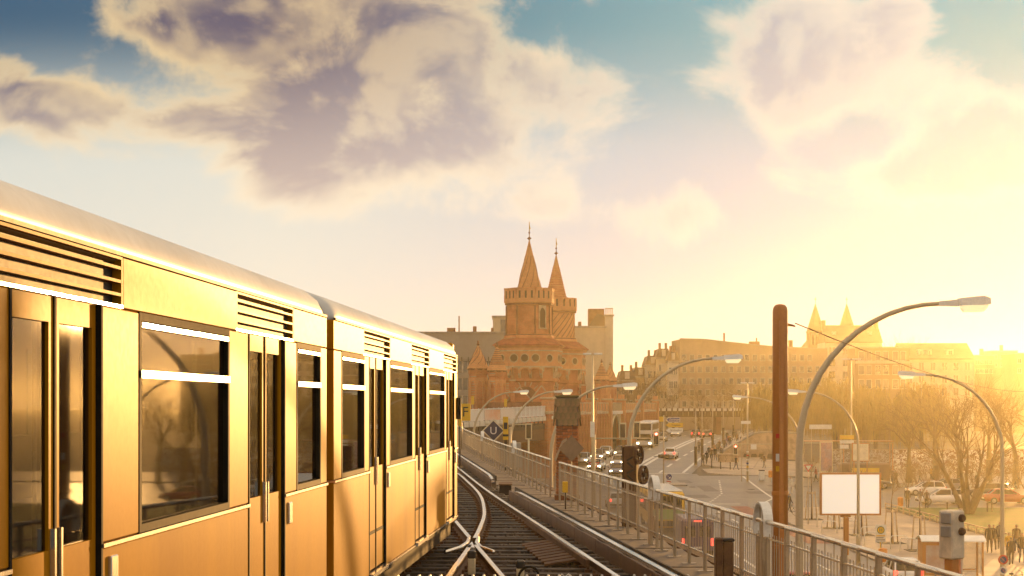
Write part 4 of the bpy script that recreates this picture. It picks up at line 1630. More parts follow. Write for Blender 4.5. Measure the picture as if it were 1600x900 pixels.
def turret(label, px, Y, r, pytip, pyb, pyf, spiral):
    t = thing('bridge_turret', label, 'turret', (X_at(px, Y), Y, 0), R(12), 'small twin turrets of the bridge')
    z1, z2, z3 = z_at(pytip, Y), z_at(pyb, Y), z_at(pyf, Y)
    b = MB(); b.lathe([(r, -.5), (r, z2 - 1.0), (r + .1, z2 - .8), (r + .1, z2 - .2)], 8, ph=R(22.5)); bo = b.build('shaft', M_brick, t)
    for i in range(8):
        c = MB(); c.T = Matrix.Rotation(R(45 * i), 4, 'Z')
        w2 = r * math.sin(R(22.5)) * .98
        ap = r * math.cos(R(22.5))
        c.arch(-w2, w2, z3, z2 - 2.6, z2 - 1.7, z2 - 1.3, -ap - .10, -ap + .02, .10, 4)
        c.build('blind_arch', M_brick_l, bo)
        c = MB(); c.T = Matrix.Rotation(R(45 * i), 4, 'Z')
        c.prism([(-w2, z2 - .2), (w2, z2 - .2), (w2, z2 - .0), (w2 * .5, z2 - .35), (0, z2 - .05), (-w2 * .5, z2 - .35), (-w2, z2)], -ap - .22, -ap - .08)
        c.build('drip_frieze', M_brickd, bo)
    b = MB(); b.lathe([(r + .28, z2 - .15), (r + .02, z2 + .35), (.07, z1)], 16); ro = b.build('cone_roof', M_spire, t)
    hh = z1 - z2 - .3
    for q in range(7 if spiral else 8):
        c = MB()
        if spiral:
            a0 = 2 * math.pi * q / 7
            c.tube([((r * (1 - s_) + .03) * math.cos(a0 + s_ * 2.2), (r * (1 - s_) + .03) * math.sin(a0 + s_ * 2.2), z2 + .35 + hh * s_) for s_ in frange(0, .9, .1)], .05, 4, smooth=False)
        else:
            s_ = .08 + q * .1
            c.lathe([(r * (1 - s_) + .01, 0), (r * (1 - s_) + .05, .06), (r * (1 - s_) - .02, .16)], 16, (0, 0, z2 + .35 + hh * s_), cap=False)
        c.build('roof_band', M_brickd, ro)
    b = MB(); b.lathe([(.10, 0), (.24, .18), (.10, .34), (.16, .5), (0, .7)], 8, (0, 0, z1 - .1), smooth=True); b.build('finial', M_brickd, t)


turret('brick turret with spiral-ribbed cone, nearest the train', 747, 218, 1.16, 539, 574, 640, True)
turret('brick turret with banded cone, just left of the front tower', 776.5, 216, 1.05, 541, 577, 640, False)
turret('far brick turret with cone roof, right of the cream building, taller of two', 940, 325, 1.25, 566, 592, 632, False)
turret('far brick turret with cone roof, right one of the distant pair', 953.5, 332, 1.15, 570, 594, 632, True)


def pinnacle(label, px, Y, pytip, w_):
    t = thing('brick_pinnacle', label, 'pinnacle', (X_at(px, Y), Y, 0))
    z = z_at(pytip, Y)
    b = MB(); b.bbox(-w_, w_, -w_, w_, 0, z - 2.0, .05); b.build('shaft', M_brick, t)
    b = MB(); b.bx(-w_ - .12, w_ + .12, -w_ - .12, w_ + .12, z - 2.0, z - 1.8); b.build('cornice', M_stone, t)
    b = MB(); b.lathe([(w_ * 1.2, 0), (.06, 1.7)], 4, (0, 0, z - 1.8), ph=R(45)); b.build('cap', M_brickd, t)
    b = MB(); b.lathe([(.06, 0), (.14, .1), (0, .28)], 6, (0, 0, z - .15)); b.build('knob', M_stone, t)


pinnacle('slender brick pinnacle standing before the front tower gallery', 801, 231, 572, .32)
pinnacle('slender brick pinnacle right of the rear tower', 912, 262, 582, .34)
pinnacle('small brick pinnacle at the foot of the rear tower', 888, 250, 612, .24)

# ------------------------------------------------------------------ arcade of the railway gallery along the bridge road
AD = math.atan2(1.0, 0.185)
A0 = Vector((4.0, 205.0, 0.0))
AL = 127.0
arc = thing('bridge_arcade', 'brick arcade of narrow pointed arches beside the bridge road', 'arcade', A0, AD)
ZT = H + .2
BAY = 3.0
o0, o1 = 56.0, 72.0              # opening for the steel middle span
wallm = {}
b = MB(); b.arch(0, BAY, -1.0, H - 3.4, H - 1.95, H - 1.45, -.45, .10, .40, 5); bay_m = b.mesh('arcade_bay'); bay_m.materials.append(M_brick)
b = MB(); b.bx(-.16, .16, -.74, -.46, 0, H - 1.9); b.prism([(-.74, H - 1.9), (-.46, H - 1.9), (-.46, H - 1.4)], -.16, .16, 'X'); but_m = b.mesh('buttress'); but_m.materials.append(M_brick_l)
b = MB(); b.bx(.12, BAY - .12, -.50, -.30, H - 1.0, ZT - .14); par_m = b.mesh('parapet_panel'); par_m.materials.append(M_brick_l)
b = MB(); b.bx(-.13, .13, -.58, -.25, H - 1.02, ZT - .02); pst_m = b.mesh('parapet_post'); pst_m.materials.append(M_stone)
x = 0.0
i = 0
while x < AL - .1:
    if not (o0 - .1 <= x < o1 - .5):
        put('arcade_bay', bay_m, arc, (x, 0, 0))
        put('buttress', but_m, arc, (x, 0, 0))
        put('parapet_panel', par_m, arc, (x, 0, 0))
        put('parapet_post', pst_m, arc, (x, 0, 0))
    x += BAY
    i += 1
for (a, c) in ((0, o0), (o1, AL)):
    b = MB(); b.bx(a, c, -.55, 7.2, H - 1.44, H - 1.08); b.build('cornice', M_stone, arc)
    b = MB(); b.bx(a, c, -.56, -.28, ZT - .135, ZT); b.build('coping', M_stone, arc)
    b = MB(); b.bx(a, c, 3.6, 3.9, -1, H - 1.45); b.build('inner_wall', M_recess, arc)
    b = MB(); b.bx(a, c, 6.8, 7.2, -1, ZT); b.build('far_wall', M_brickd, arc)
for xx in (0.0, 38.0, o0 - .6, o1 + .6, 100.0, AL):
    b = MB()
    b.bbox(xx - .75, xx + .75, -.95, .4, -1, H + .55, .06)
    p = b.build('pier', M_brick_l, arc)
    b = MB(); b.bbox(xx - .9, xx + .9, -1.1, .55, H + .555, H + .8, .05); b.build('pier_cap', M_stone, p)
    b = MB(); b.bx(xx - .55, xx + .55, -.75, .2, H + .81, H + 1.5); b.build('pier_top', M_brick_l, p)
    for q in (-.5, 0, .5):
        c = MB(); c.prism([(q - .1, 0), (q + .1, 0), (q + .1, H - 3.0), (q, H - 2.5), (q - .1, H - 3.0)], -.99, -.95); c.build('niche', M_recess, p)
# white steel middle span in the opening
ms = thing('steel_span', 'pale steel arch span with balustrade set into the brick arcade', 'bridge span', A0, AD)
b = MB(); b.bx(o0, o1, -.5, 6.5, H - 1.6, H - 1.1); b.build('girder', M_cream, ms)
for yy in (-.4, 2.0, 4.4):
    b = MB()
    b.tube([(o0 + .2 + (o1 - o0 - .4) * s_, yy, 2.6 + (H - 4.3) * math.sin(math.pi * s_) ** .8) for s_ in frange(0, 1, .06)], .16, 6)
    b.build('arch_rib', M_cream, ms)
for s_ in frange(.1, .9, .1):
    b = MB(); b.bx(o0 + (o1 - o0) * s_ - .07, o0 + (o1 - o0) * s_ + .07, -.47, -.33, 2.6 + (H - 4.3) * math.sin(math.pi * s_) ** .8, H - 1.6); b.build('hanger', M_cream, ms)
for q in range(9):
    xx = o0 + .9 + q * 1.78
    b = MB(); b.prism([(xx - .8, H - 1.1), (xx + .8, H - 1.1), (xx + .55, H - 1.6), (xx - .55, H - 1.6)], -.62, -.5); b.build('bracket_panel', M_white, ms)
b = MB()
for q in frange(o0, o1, .32):
    b.bx(q - .03, q + .03, -.48, -.42, H - 1.05, H + .1)
tag(b.build('balusters', M_iron, ms), kind='stuff')
b = MB(); b.bx(o0, o1, -.5, -.40, H + .1, H + .2); b.build('handrail', M_iron, ms)
b = MB(); b.bx(o0, o1, 6.9, 7.2, 0, H - 1.2); b.build('far_wall', M_brickd, ms)

# brick block between the white span and the arcade, gabled walls at the tower feet
bb = thing('brick_abutment', 'brick abutment with tall pilasters between white span and arcade', 'abutment', (4.6, 204.5, 0), AD)
b = MB(); b.bx(-5.0, -.8, -.4, 7.0, -1, H - 1.2); b.build('wall', M_brick, bb)
for q in range(5):
    b = MB(); b.prism([(-5.0 + q * 1.0 + .18, 0), (-5.0 + q * 1.0 + .52, 0), (-5.0 + q * 1.0 + .52, H - 2.4), (-5.0 + q * 1.0 + .35, H - 1.8), (-5.0 + q * 1.0 + .18, H - 2.4)], -.56, -.4); b.build('pilaster', M_brick_l, bb)
b = MB(); b.bbox(-5.2, -.7, -.6, 7.2, H - 1.2, H - .85, .05); b.build('cornice', M_stone, bb)
b = MB(); b.bx(-5.0, -.8, -.4, -.1, H - .85, H + .3); b.build('parapet', M_brick_l, bb)

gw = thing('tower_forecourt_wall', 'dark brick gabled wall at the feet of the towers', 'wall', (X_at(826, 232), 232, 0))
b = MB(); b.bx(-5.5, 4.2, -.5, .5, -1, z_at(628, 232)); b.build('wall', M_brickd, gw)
for (px, w_, pt) in ((812, 1.7, 606), (846, 1.6, 604), (787, 1.2, 612)):
    xx = X_at(px, 232) - gw.location.x
    z0 = z_at(628, 232); zt = z_at(pt, 232)
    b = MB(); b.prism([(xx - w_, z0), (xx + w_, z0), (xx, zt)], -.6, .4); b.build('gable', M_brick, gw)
    for sg in (-1, 1):
        b = MB(); b.bar((xx + sg * (w_ + .1), -.1, z0), (xx, -.1, zt + .12), 1.2, .16); b.build('gable_coping', M_stone, gw)
for q in range(8):
    xx = -5.0 + q * 1.2
    b = MB(); b.arch(xx, xx + 1.1, 4.0, z_at(648, 232), z_at(641, 232), z_at(636, 232), -.62, -.5, .16, 4); b.build('blind_arch', M_brick, gw)

# ------------------------------------------------------------------ white steel span of the viaduct (left of the pillar)
S0, S1 = Vector((-5.0, 163.0, 0)), Vector((4.55, 204.0, 0))
SA = math.atan2(S1.y - S0.y, S1.x - S0.x)
SL = (S1 - S0).length
ws = thing('white_span', 'white railed steel viaduct span curving to the tower', 'bridge span', S0, SA)
def sz(x):
    return H - 2.25 + .35 * x / SL
M_panel = mat('span_panel', (0.74, 0.68, 0.56), 0.5, var=0.08)
nP = 20
for q in range(nP):
    x0, x1 = SL * q / nP, SL * (q + 1) / nP
    b = MB(); b.bbox(x0 + .32, x1 - .02, -.42, -.30, sz(x0), sz(x0) + .52, .03); b.build('fascia_panel', M_panel, ws)
    b = MB(); b.bx(x0 + .0, x0 + .26, -.36, -.28, sz(x0) - .5, sz(x0) + .55); b.build('bracket', M_iron_d, ws)
    b = MB(); b.bx(x0 - .04, x0 + .04, -.34, -.26, sz(x0) + .6, sz(x0) + 1.75); b.build('railing_post', M_lamphead, ws)
    b = MB()
    for s_ in frange(x0, x1, .34)[:-1]:
        b.bx(s_ - .03, s_ + .03, -.31, -.27, sz(x0) + .62, sz(x0) + 1.66)
    tag(b.build('balusters', M_lamphead, ws), kind='stuff')
    for zz in (.60, 1.66):
        b = MB(); b.bar((x0, -.29, sz(x0) + zz), (x1, -.29, sz(x1) + zz), .09, .08); b.build('rail', M_lamphead, ws)
b = MB(); b.bx(0, SL, -.26, 7, H - 2.9, H - 2.26); b.build('deck', M_iron_d, ws)
for yy in (-.1, 2.3, 4.6, 6.8):
    b = MB(); b.bx(0, SL, yy - .12, yy + .12, H - 4.2, H - 2.9); b.build('girder', M_rust, ws)
for xx in (10, 24, 38):
    for yy in (0.1, 6.2):
        b = MB(); b.bx(xx - .28, xx + .28, yy - .28, yy + .28, -.5, H - 4.2); c = b.build('column', M_rust, ws)
    b = MB(); b.bx(xx - .3, xx + .3, -.3, 6.9, H - 4.7, H - 4.2); b.build('cross_beam', M_iron, ws)
for (x0, x1, col, nm) in ((1.5, 8.0, (0.78, 0.74, 0.66), 'white'), (8.4, 15.0, (0.74, 0.36, 0.20), 'orange'), (15.3, 21.5, (0.75, 0.66, 0.58), 'pale')):
    b = MB(); b.bx(x0, x1, -.40, -.375, sz(x0) + .55, sz(x0) + 1.6)
    t = b.build('banner', mat('banner_' + nm, col, 0.7, var=.12, scale=.5, col2=(0.78, 0.66, 0.56)))
    t.location = S0; t.rotation_euler = (0, 0, SA)
    tag(t, {'white': 'white cloth banner hung on the white span nearest the train', 'orange': 'orange printed banner hung on the white span railing', 'pale': 'pale pinkish banner hung right of the orange one'}[nm], 'banner', 'banners on the white span')
for (px, Y, lab) in ((738.5, 185, 'small yellow sign post left on the white span'), (790, 200, 'small yellow sign post in the middle of the white span'), (850, 206, 'small yellow sign post at the right end of the white span')):
    zt = z_at(626 if px > 745 else 622, Y)
    t = thing('yellow_marker', lab, 'marker', (X_at(px, Y), Y, H - 2.3))
    b = MB(); b.bbox(-.16, .16, -.05, .05, zt - H + 1.6, zt - H + 2.5, .02); b.build('plate', M_yellow, t)
    b = MB(); b.tube([(0, .07, 0), (0, .07, zt - H + 2.4)], .05, 6); b.build('post', M_iron, t)

# ------------------------------------------------------------------ steel overpass crossing the road beyond the bridge
OY = 352.0
ov = thing('rail_overpass', 'long steel railway overpass crossing above the far road', 'overpass', (X_at(1024, OY), OY, 0), R(1.5))
OLn = X_at(1212, OY) - X_at(1024, OY) + 14
zt = z_at(627, OY)
b = MB(); b.bx(0, OLn, 0, 6, zt - 2.1, zt - 1.45); b.build('deck', M_rust, ov)
for yy in (.3, 5.4):
    b = MB(); b.bx(0, OLn, yy, yy + .3, zt - 3.2, zt - 2.1); b.build('girder', M_rust, ov)
np_ = 34
for q in range(np_):
    x0 = OLn * q / np_
    b = MB(); b.bbox(x0 + .16, x0 + OLn / np_ - .16, -.16, -.02, zt - 1.98, zt - 1.45, .03); b.build('fascia_panel', M_panel, ov)
    b = MB(); b.prism([(-.12, zt - 2.1), (.3, zt - 2.1), (.3, zt - 3.0)], x0 - .06, x0 + .06, 'X'); b.build('bracket', M_iron, ov)
    b = MB(); b.bx(x0 - .05, x0 + .05, -.14, -.04, zt - 1.44, zt); b.build('railing_post', M_iron, ov)
b = MB()
for q in frange(0, OLn, .3):
    b.bx(q - .03, q + .03, -.12, -.06, zt - 1.4, zt - .08)
tag(b.build('balusters', M_iron, ov), kind='stuff')
b = MB(); b.bx(0, OLn, -.15, -.03, zt - .02, zt + .06); b.build('handrail', M_iron, ov)
for xx in (-.6, 13.0, OLn - .5):
    b = MB(); b.bx(xx - .5, xx + .5, .5, 5.5, 0, zt - 2.11); b.build('pier', M_brickd, ov)

# ------------------------------------------------------------------ stone bridgehead wall with stairs beside the pavement
bh = thing('bridgehead_wall', 'stone bridgehead wall with stair coping and pointed niches', 'wall', (X_at(1160, 236), 236, 0), R(6))
g0 = 0.0
def bx_(px):
    return (px - 1160) / FPX * 236
def bz_(py):
    return z_at(py, 236)
b = MB()
b.prism([(bx_(1122), 0), (bx_(1122), bz_(712)), (bx_(1136), bz_(702)), (bx_(1180), bz_(678)), (bx_(1202), bz_(676)), (bx_(1250), bz_(678)), (bx_(1250), 0)], 0, 1.2)
b.build('wall', M_stone, bh)
pts = [(bx_(1122), bz_(712)), (bx_(1136), bz_(702)), (bx_(1180), bz_(678)), (bx_(1202), bz_(676)), (bx_(1250), bz_(678))]
for p, q in zip(pts[:-1], pts[1:]):
    b = MB(); b.bar((p[0], .6, p[1] + .1), (q[0], .6, q[1] + .1), 1.5, .22); b.build('coping', M_kerb, bh)
for px in (1166, 1178, 1190, 1204):
    xx = bx_(px)
    b = MB(); b.arch(xx - .62, xx + .62, bz_(731), bz_(716), bz_(706), bz_(701), -.22, .0, .16, 5); f = b.build('niche', M_stone, bh)
    b = MB(); b.bx(xx - .46, xx + .46, -.03, -.004, bz_(731), bz_(709)); b.build('niche_back', M_stone_d, f)
lw = thing('stone_parapet', 'low rough stone wall at the pavement corner by the walkers', 'wall', (X_at(1138, 226), 226, 0))
zt = z_at(709, 226)
b = MB(); b.bbox(-1.3, 1.3, -.5, .6, 0, zt - .2, .05); b.build('wall', M_stone_d, lw)
b = MB(); b.bbox(-1.4, 1.4, -.6, .7, zt - .2, zt, .06); b.build('coping', M_stone, lw)
for q in range(3):
    for r_ in range(4):
        b = MB(); b.bbox(-1.28 + q * .86 + (r_ % 2) * .1, -.47 + q * .86 + (r_ % 2) * .1, -.56, -.5, gz(28, 226) + .1 + r_ * .28, gz(28, 226) + .36 + r_ * .28, .02); b.build('stone', M_stone, lw)

# ================================================================== buildings behind
def hazeless(name, col, rough=.8, **k):
    return mat(name, col, rough, **k)


M_wall_c = mat('cream_render', (0.56, 0.45, 0.31), 0.85, var=0.12, scale=0.12, streak=True, fscale=0.8)
M_wall_g = mat('grey_render', (0.34, 0.30, 0.26), 0.8, var=0.1, scale=0.15, streak=True, fscale=1)
M_wall_t = mat('tan_render', (0.42, 0.30, 0.19), 0.85, var=0.12, scale=0.15, streak=True, fscale=1)
M_wall_w = mat('pale_render', (0.60, 0.52, 0.40), 0.85, var=0.1, scale=0.15, streak=True, fscale=1)
M_wall_b = mat('brown_render', (0.27, 0.17, 0.10), 0.85, var=0.12, scale=0.15, streak=True, fscale=1)
M_roof_d = mat('dark_roof', (0.14, 0.085, 0.06), 0.8, var=0.18, scale=0.5)
M_frame = mat('window_frame', (0.62, 0.56, 0.46), 0.6)
M_frame_d = mat('dark_window_frame', (0.10, 0.085, 0.07), 0.5)


def window(parent, xc, zc, w_, h_, y=0.0, frame=M_frame, sill=True, mull=True):
    """window standing in a wall that faces -Y: frame proud, pane set back"""
    b = MB()
    f = .10
    b.bx(xc - w_ / 2 - f, xc - w_ / 2, y - .08, y + .02, zc - h_ / 2, zc + h_ / 2)
    b.bx(xc + w_ / 2, xc + w_ / 2 + f, y - .08, y + .02, zc - h_ / 2, zc + h_ / 2)
    b.bx(xc - w_ / 2 - f, xc + w_ / 2 + f, y - .08, y + .02, zc + h_ / 2, zc + h_ / 2 + f)
    if mull:
        b.bx(xc - .04, xc + .04, y - .05, y + .02, zc - h_ / 2, zc + h_ / 2)
    o = b.build('window', frame, parent)
    b = MB(); b.bx(xc - w_ / 2, xc + w_ / 2, y - .03, y - .004, zc - h_ / 2, zc + h_ / 2); b.build('pane', M_shopglass, o)
    if sill:
        b = MB(); b.bx(xc - w_ / 2 - .2, xc + w_ / 2 + .2, y - .2, y - .002, zc - h_ / 2 - .16, zc - h_ / 2 - .01); b.build('sill', frame, o)
    return o


def at_b(px, py, Y, X0):
    return X_at(px, Y) - X0, z_at(py, Y)


def block(name, label, px0, px1, py_top, Y, m, depth=14.0, rz=0.0, cat='building'):
    X0 = X_at(px0, Y)
    t = thing(name, label, cat, (X0, Y, 0), rz)
    W = X_at(px1, Y) - X0
    zt = z_at(py_top, Y)
    b = MB(); b.bx(0, W, 0, depth, -1, zt); b.build('wall', m, t)
    b = MB(); b.bx(-.2, W + .2, -.2, depth + .2, zt, zt + .35); b.build('parapet', M_kerb, t)
    return t, X0, W, zt


# glass office block left of the towers
t, X0, W, zt = block('office_block', 'grey office block with glazed floors behind the turrets', 640, 796, 521, 330, M_wall_g)
for q in range(14):
    xx = 1.0 + q * 1.28
    b = MB(); b.bx(xx - .12, xx + .12, -.5, -.0, z_at(565, 330) - .3, z_at(565, 330) + .9); b.build('louvre_fin', M_frame_d, t)
for fl, py in enumerate((573, 600, 627, 654)):
    z = z_at(py, 330)
    for q in range(9):
        xx = 1.2 + q * 1.98
        window(t, xx, z, 1.72, 2.2, -.001, M_frame if fl != 1 else M_wall_g, False)
    b = MB(); b.bx(0, W, -.25, -.002, z + 1.32, z + 1.75); b.build('floor_band', M_wall_g, t)
for (xx, w_, h_) in ((9.2, .25, 3.2), (12.0, .7, 1.2), (15.5, .5, .9), (7.0, 1.6, .9)):
    b = MB(); b.bx(xx, xx + w_, 4, 4 + w_, zt + .35, zt + .35 + h_); b.build('roof_fitting', M_brickd, t)
t, X0, W, zt = block('penthouse_block', 'taller beige block beside the front tower shaft', 770, 795, 496, 336, M_wall_c, 10)
b = MB(); b.bx(W - 1.6, W - .3, -.06, -.002, zt - 4.2, zt - .4); b.build('tall_pane', M_shopglass, t)
window(t, W - .9, zt - 6.5, 1.0, 1.6, 0, M_frame)

# cream gable building right of the towers
t, X0, W, zt = block('gable_building', 'cream windowless building right of the rear tower', 893, 946, 512, 345, M_wall_c, 16)
for (xx, w_, h_, m_) in ((1.5, .6, 1.0, M_brickd), (3.5, 3.2, 3.6, M_brickd), (.2, .5, 2.0, M_brickd)):
    b = MB(); b.bx(xx, xx + w_, 3, 6, zt + .35, zt + .35 + h_); c = b.build('chimney', m_, t)
b = MB(); b.prism([(3.4, zt + .35), (6.9, zt + .35), (6.7, zt + 2.6), (5.2, zt + 2.9)], 2, 6); b.build('roof_house', M_roof_d, t)
for q in range(3):
    window(t, 1.4 + q * 2.1, z_at(620, 345), .9, 1.5)
t, X0, W, zt = block('stair_tower', 'slim cream chimney tower at the corner of the cream building', 945.5, 958, 494, 346, M_wall_w, 4, cat='tower')
for q in range(4):
    b = MB(); b.bx(.08 + q * .42, .28 + q * .42, .4, .7, zt + .35, zt + 1.5); b.build('chimney_pot', M_wall_c, t)
b = MB(); b.bx(0, W, .2, .9, zt + 1.5, zt + 1.65); b.build('pot_rail', M_wall_c, t)

# tenement row beyond the overpass
rows = [(968, 992, 596, 392, M_wall_b, 'dark tenement house nearest the far turrets'), (990, 1012, 590, 405, M_wall_t, 'tan tenement house with stepped chimneys behind bare trees'),
        (1010, 1030, 572, 400, M_wall_w, 'pale tenement house with tall party wall'), (1027, 1047, 561, 396, M_wall_c, 'cream tenement with bay windows and tiled mansard'), (1044, 1060, 566, 391, M_wall_w, 'narrow pale tenement next to the long tan building')]
for (a, c, py, Y, m_, lab) in rows:
    t, X0, W, zt = block('tenement', lab, a, c, py, Y, m_, 12)
    b = MB(); b.prism([(-.3, zt + .36), (W + .3, zt + .36), (W - .4, zt + 2.4), (.4, zt + 2.4)], .2, 11); r_ = b.build('roof', M_roof_d, t)
    for q in (0.6, W - .9):
        c2 = MB(); c2.bx(q, q + .5, 3, 4.2, zt + 2.3, zt + 3.8); c2.build('chimney', M_brickd, r_)
    c2 = MB(); c2.bx(W * .35, W * .65, -.3, 1, zt + .6, zt + 2.1); c2.build('dormer', M_wall_w, r_)
    for fl in range(3):
        z = zt - 2.0 - fl * 3.1
        for q in range(2):
            window(t, W * (.28 + .44 * q), z, .8, 1.5, 0, M_frame)
    if m_ is M_wall_c:
        for fl in range(2):
            c2 = MB(); c2.bbox(W * .3, W * .7, -.9, 0, zt - 3.2 - fl * 3.2, zt - 1.1 - fl * 3.2, .1); c2.build('bay_window', M_wall_w, t)

# long tan building with small square windows
LY = 420.0
X0 = X_at(1062, LY)
t = thing('long_building', 'long tan apartment building with rows of small square windows', 'building', (X0, LY, 0), R(-1))
W = X_at(1292, LY) - X0
tops = [(0, 530), (6, 531), (10, 534), (17, 539), (24, 543), (W, 546)]
poly = [(0, -1)] + [(x, z_at(py, LY)) for x, py in tops] + [(W, -1)]
b = MB(); b.prism(poly, 0, 13); b.build('wall', M_wall_t, t)
b = MB(); b.add([(0, .01, -1), (-1.3, 9, -1), (-1.3, 9, z_at(531, LY)), (0, .01, z_at(530.2, LY))], [(0, 1, 2, 3)]); b.build('side_wall', M_wall_b, t)
for (p, q) in zip(tops[:-1], tops[1:]):
    b = MB(); b.bar((p[0], -.05, z_at(p[1], LY) + .12), (q[0], -.05, z_at(q[1], LY) + .12), .5, .24); b.build('coping', M_kerb, t)
for r_, py in enumerate((559, 577, 595.5, 613.5, 631)):
    for q in range(19):
        xx = 1.1 + q * 1.90
        if xx > W - 1 or (r_ == 0 and q in (12, 17)):
            continue
        window(t, xx, z_at(py, LY), .92, 1.35, 0, M_frame, True, False)
for (xx, w_, h_) in ((11, .4, 3.4), (17.5, 2.4, 1.3), (19, .3, 2.2), (27, 1.0, 1.6)):
    b = MB(); b.bx(xx, xx + w_, 4, 4 + w_, 18, z_at(541, LY) + h_); b.build('roof_fitting', M_brickd, t)

# church with twin spires
ch = thing('twin_spire_church', 'hazy church with two pointed spires on the skyline', 'church', (X_at(1298, 540), 540, 0))
for px in (1274, 1323):
    xx = X_at(px, 540) - ch.location.x
    z0, z1, z2 = z_at(560, 540), z_at(519, 540), z_at(474, 540)
    b = MB(); b.bx(xx - 2.4, xx + 2.4, -2.4, 2.4, 0, z1); tw = b.build('tower', M_wall_b, ch)
    b = MB(); b.lathe([(3.05, z1 - .2), (2.7, z1 + .6), (.05, z2)], 8, (xx, 0, 0), ph=R(22.5)); b.build('spire', M_roof_d, tw)
    b = MB(); b.tube([(xx, 0, z2 - .3), (xx, 0, z2 + 2.0)], .09, 5); b.bx(xx - .45, xx + .45, -.06, .06, z2 + 1.2, z2 + 1.36); b.build('cross', M_gold, tw)
    for q in (-1.2, 0, 1.2):
        b = MB(); b.arch(xx + q - .55, xx + q + .55, z1 - 4.0, z1 - 1.6, z1 - .9, z1 - .5, -2.52, -2.4, .14, 4); f = b.build('belfry_window', M_stone, tw)
        c = MB(); c.bx(xx + q - .42, xx + q + .42, -2.43, -2.405, z1 - 4.0, z1 - 1.4); c.build('opening', M_recess, f)
b = MB(); b.prism([(-4.7, 0), (4.7, 0), (4.7, z_at(540, 540)), (0, z_at(512, 540)), (-4.7, z_at(540, 540))], .5, 30); b.build('nave', M_wall_b, ch)


def house(name, label, px0, px1, py_ridge, py_eave, Y, wm, rm, depth=11, cat='house'):
    X0 = X_at(px0, Y)
    W = X_at(px1, Y) - X0
    ze, zr = z_at(py_eave, Y), z_at(py_ridge, Y)
    t = thing(name, label, cat, (X0, Y, 0))
    b = MB(); b.bx(0, W, 0, depth, -1, ze); b.build('wall', wm, t)
    b = MB(); b.prism([(-.4, ze - .1), (depth / 2, zr), (depth + .4, ze - .1), (depth + .4, ze + .12), (depth / 2, zr + .25), (-.4, ze + .12)], -.2, W + .2, 'X')
    b.add([(0, 0, ze), (0, depth, ze), (0, depth / 2, zr)], [(0, 1, 2)]); b.add([(W, 0, ze), (W, depth, ze), (W, depth / 2, zr)], [(0, 1, 2)])
    r_ = b.build('roof', rm, t)
    return t, r_, X0, W, ze, zr


t, r_, X0, W, ze, zr = house('gabled_house', 'large hazy house with steep dark roof before the church', 1290, 1378, 508, 535, 485, M_wall_w, M_roof_d, 13)
for xx in (0, W - .9):
    b = MB(); b.bx(xx, xx + .9, 5, 7.4, zr - 1.5, zr + 1.6); b.build('chimney', M_brickd, r_)
for (fx, w_) in ((.18, 1.2), (.55, 1.4), (.82, 1.2)):
    zz = ze + (zr - ze) * .5
    b = MB(); b.bx(W * fx - w_ / 2, W * fx + w_ / 2, 2.6, 3.3, zz - .6, zz + .7); b.build('skylight', M_frame, r_)
for fl in range(3):
    for q in range(4):
        window(t, 1.8 + q * 3.9, ze - 2.3 - fl * 3.4, 1.7, 1.9, 0, M_frame)
t, X0, W, zt = block('strip_window_house', 'brown house with paired white-framed windows behind the willows', 1336, 1421, 544, 432, M_wall_b, 10)
for fl, py in enumerate((556, 578, 600)):
    for px in (1346, 1357.5, 1372, 1384, 1399, 1411):
        window(t, X_at(px, 432) - X0, z_at(py, 432), 1.25, 2.2, 0, M_frame, True, False)
b = MB(); b.bx(0, W, -.12, -.002, z_at(568, 432), z_at(564, 432)); b.build('floor_band', M_wall_w, t)
t, r_, X0, W, ze, zr = house('broad_roof_house', 'broad pale house with large tiled roof and dormers at right', 1412, 1522, 536, 561, 450, M_wall_w, M_roof_d, 16)
for fx in (.28, .37, .68):
    b = MB(); b.bx(W * fx - .9, W * fx + .9, 1.5, 5, ze + .9, ze + 2.6); d = b.build('dormer', M_wall_w, r_)
    window(d, W * fx, ze + 1.7, .9, 1.0, 1.5, M_frame, False)
for fl in range(3):
    for q in range(6):
        window(t, 1.6 + q * 3.0, ze - 1.9 - fl * 3.3, 1.2, 1.9, 0, M_frame)
for (a, c, py, Y, lab) in ((1523, 1553, 556, 610, 'low hazy block right of the broad roof house'), (1550, 1590, 549, 690, 'faint distant block with chimney on the right skyline'), (1585, 1640, 553, 560, 'faint distant block at the right picture edge')):
    t, X0, W, zt = block('distant_block', lab, a, c, py, Y, M_wall_b, 14)
    b = MB(); b.bx(W * .4, W * .4 + 1.2, 3, 4, zt, zt + 2.6); b.build('chimney', M_brickd, t)
    for fl in range(2):
        for q in range(4):
            window(t, W * (.15 + .23 * q), zt - 2.2 - fl * 3.2, 1.1, 1.5, 0, M_frame)
for (a, c, py, Y, lab) in ((1640, 1760, 545, 430, 'tan block standing outside the right picture edge'), (520, 645, 545, 380, 'grey block standing behind the train')):
    pass

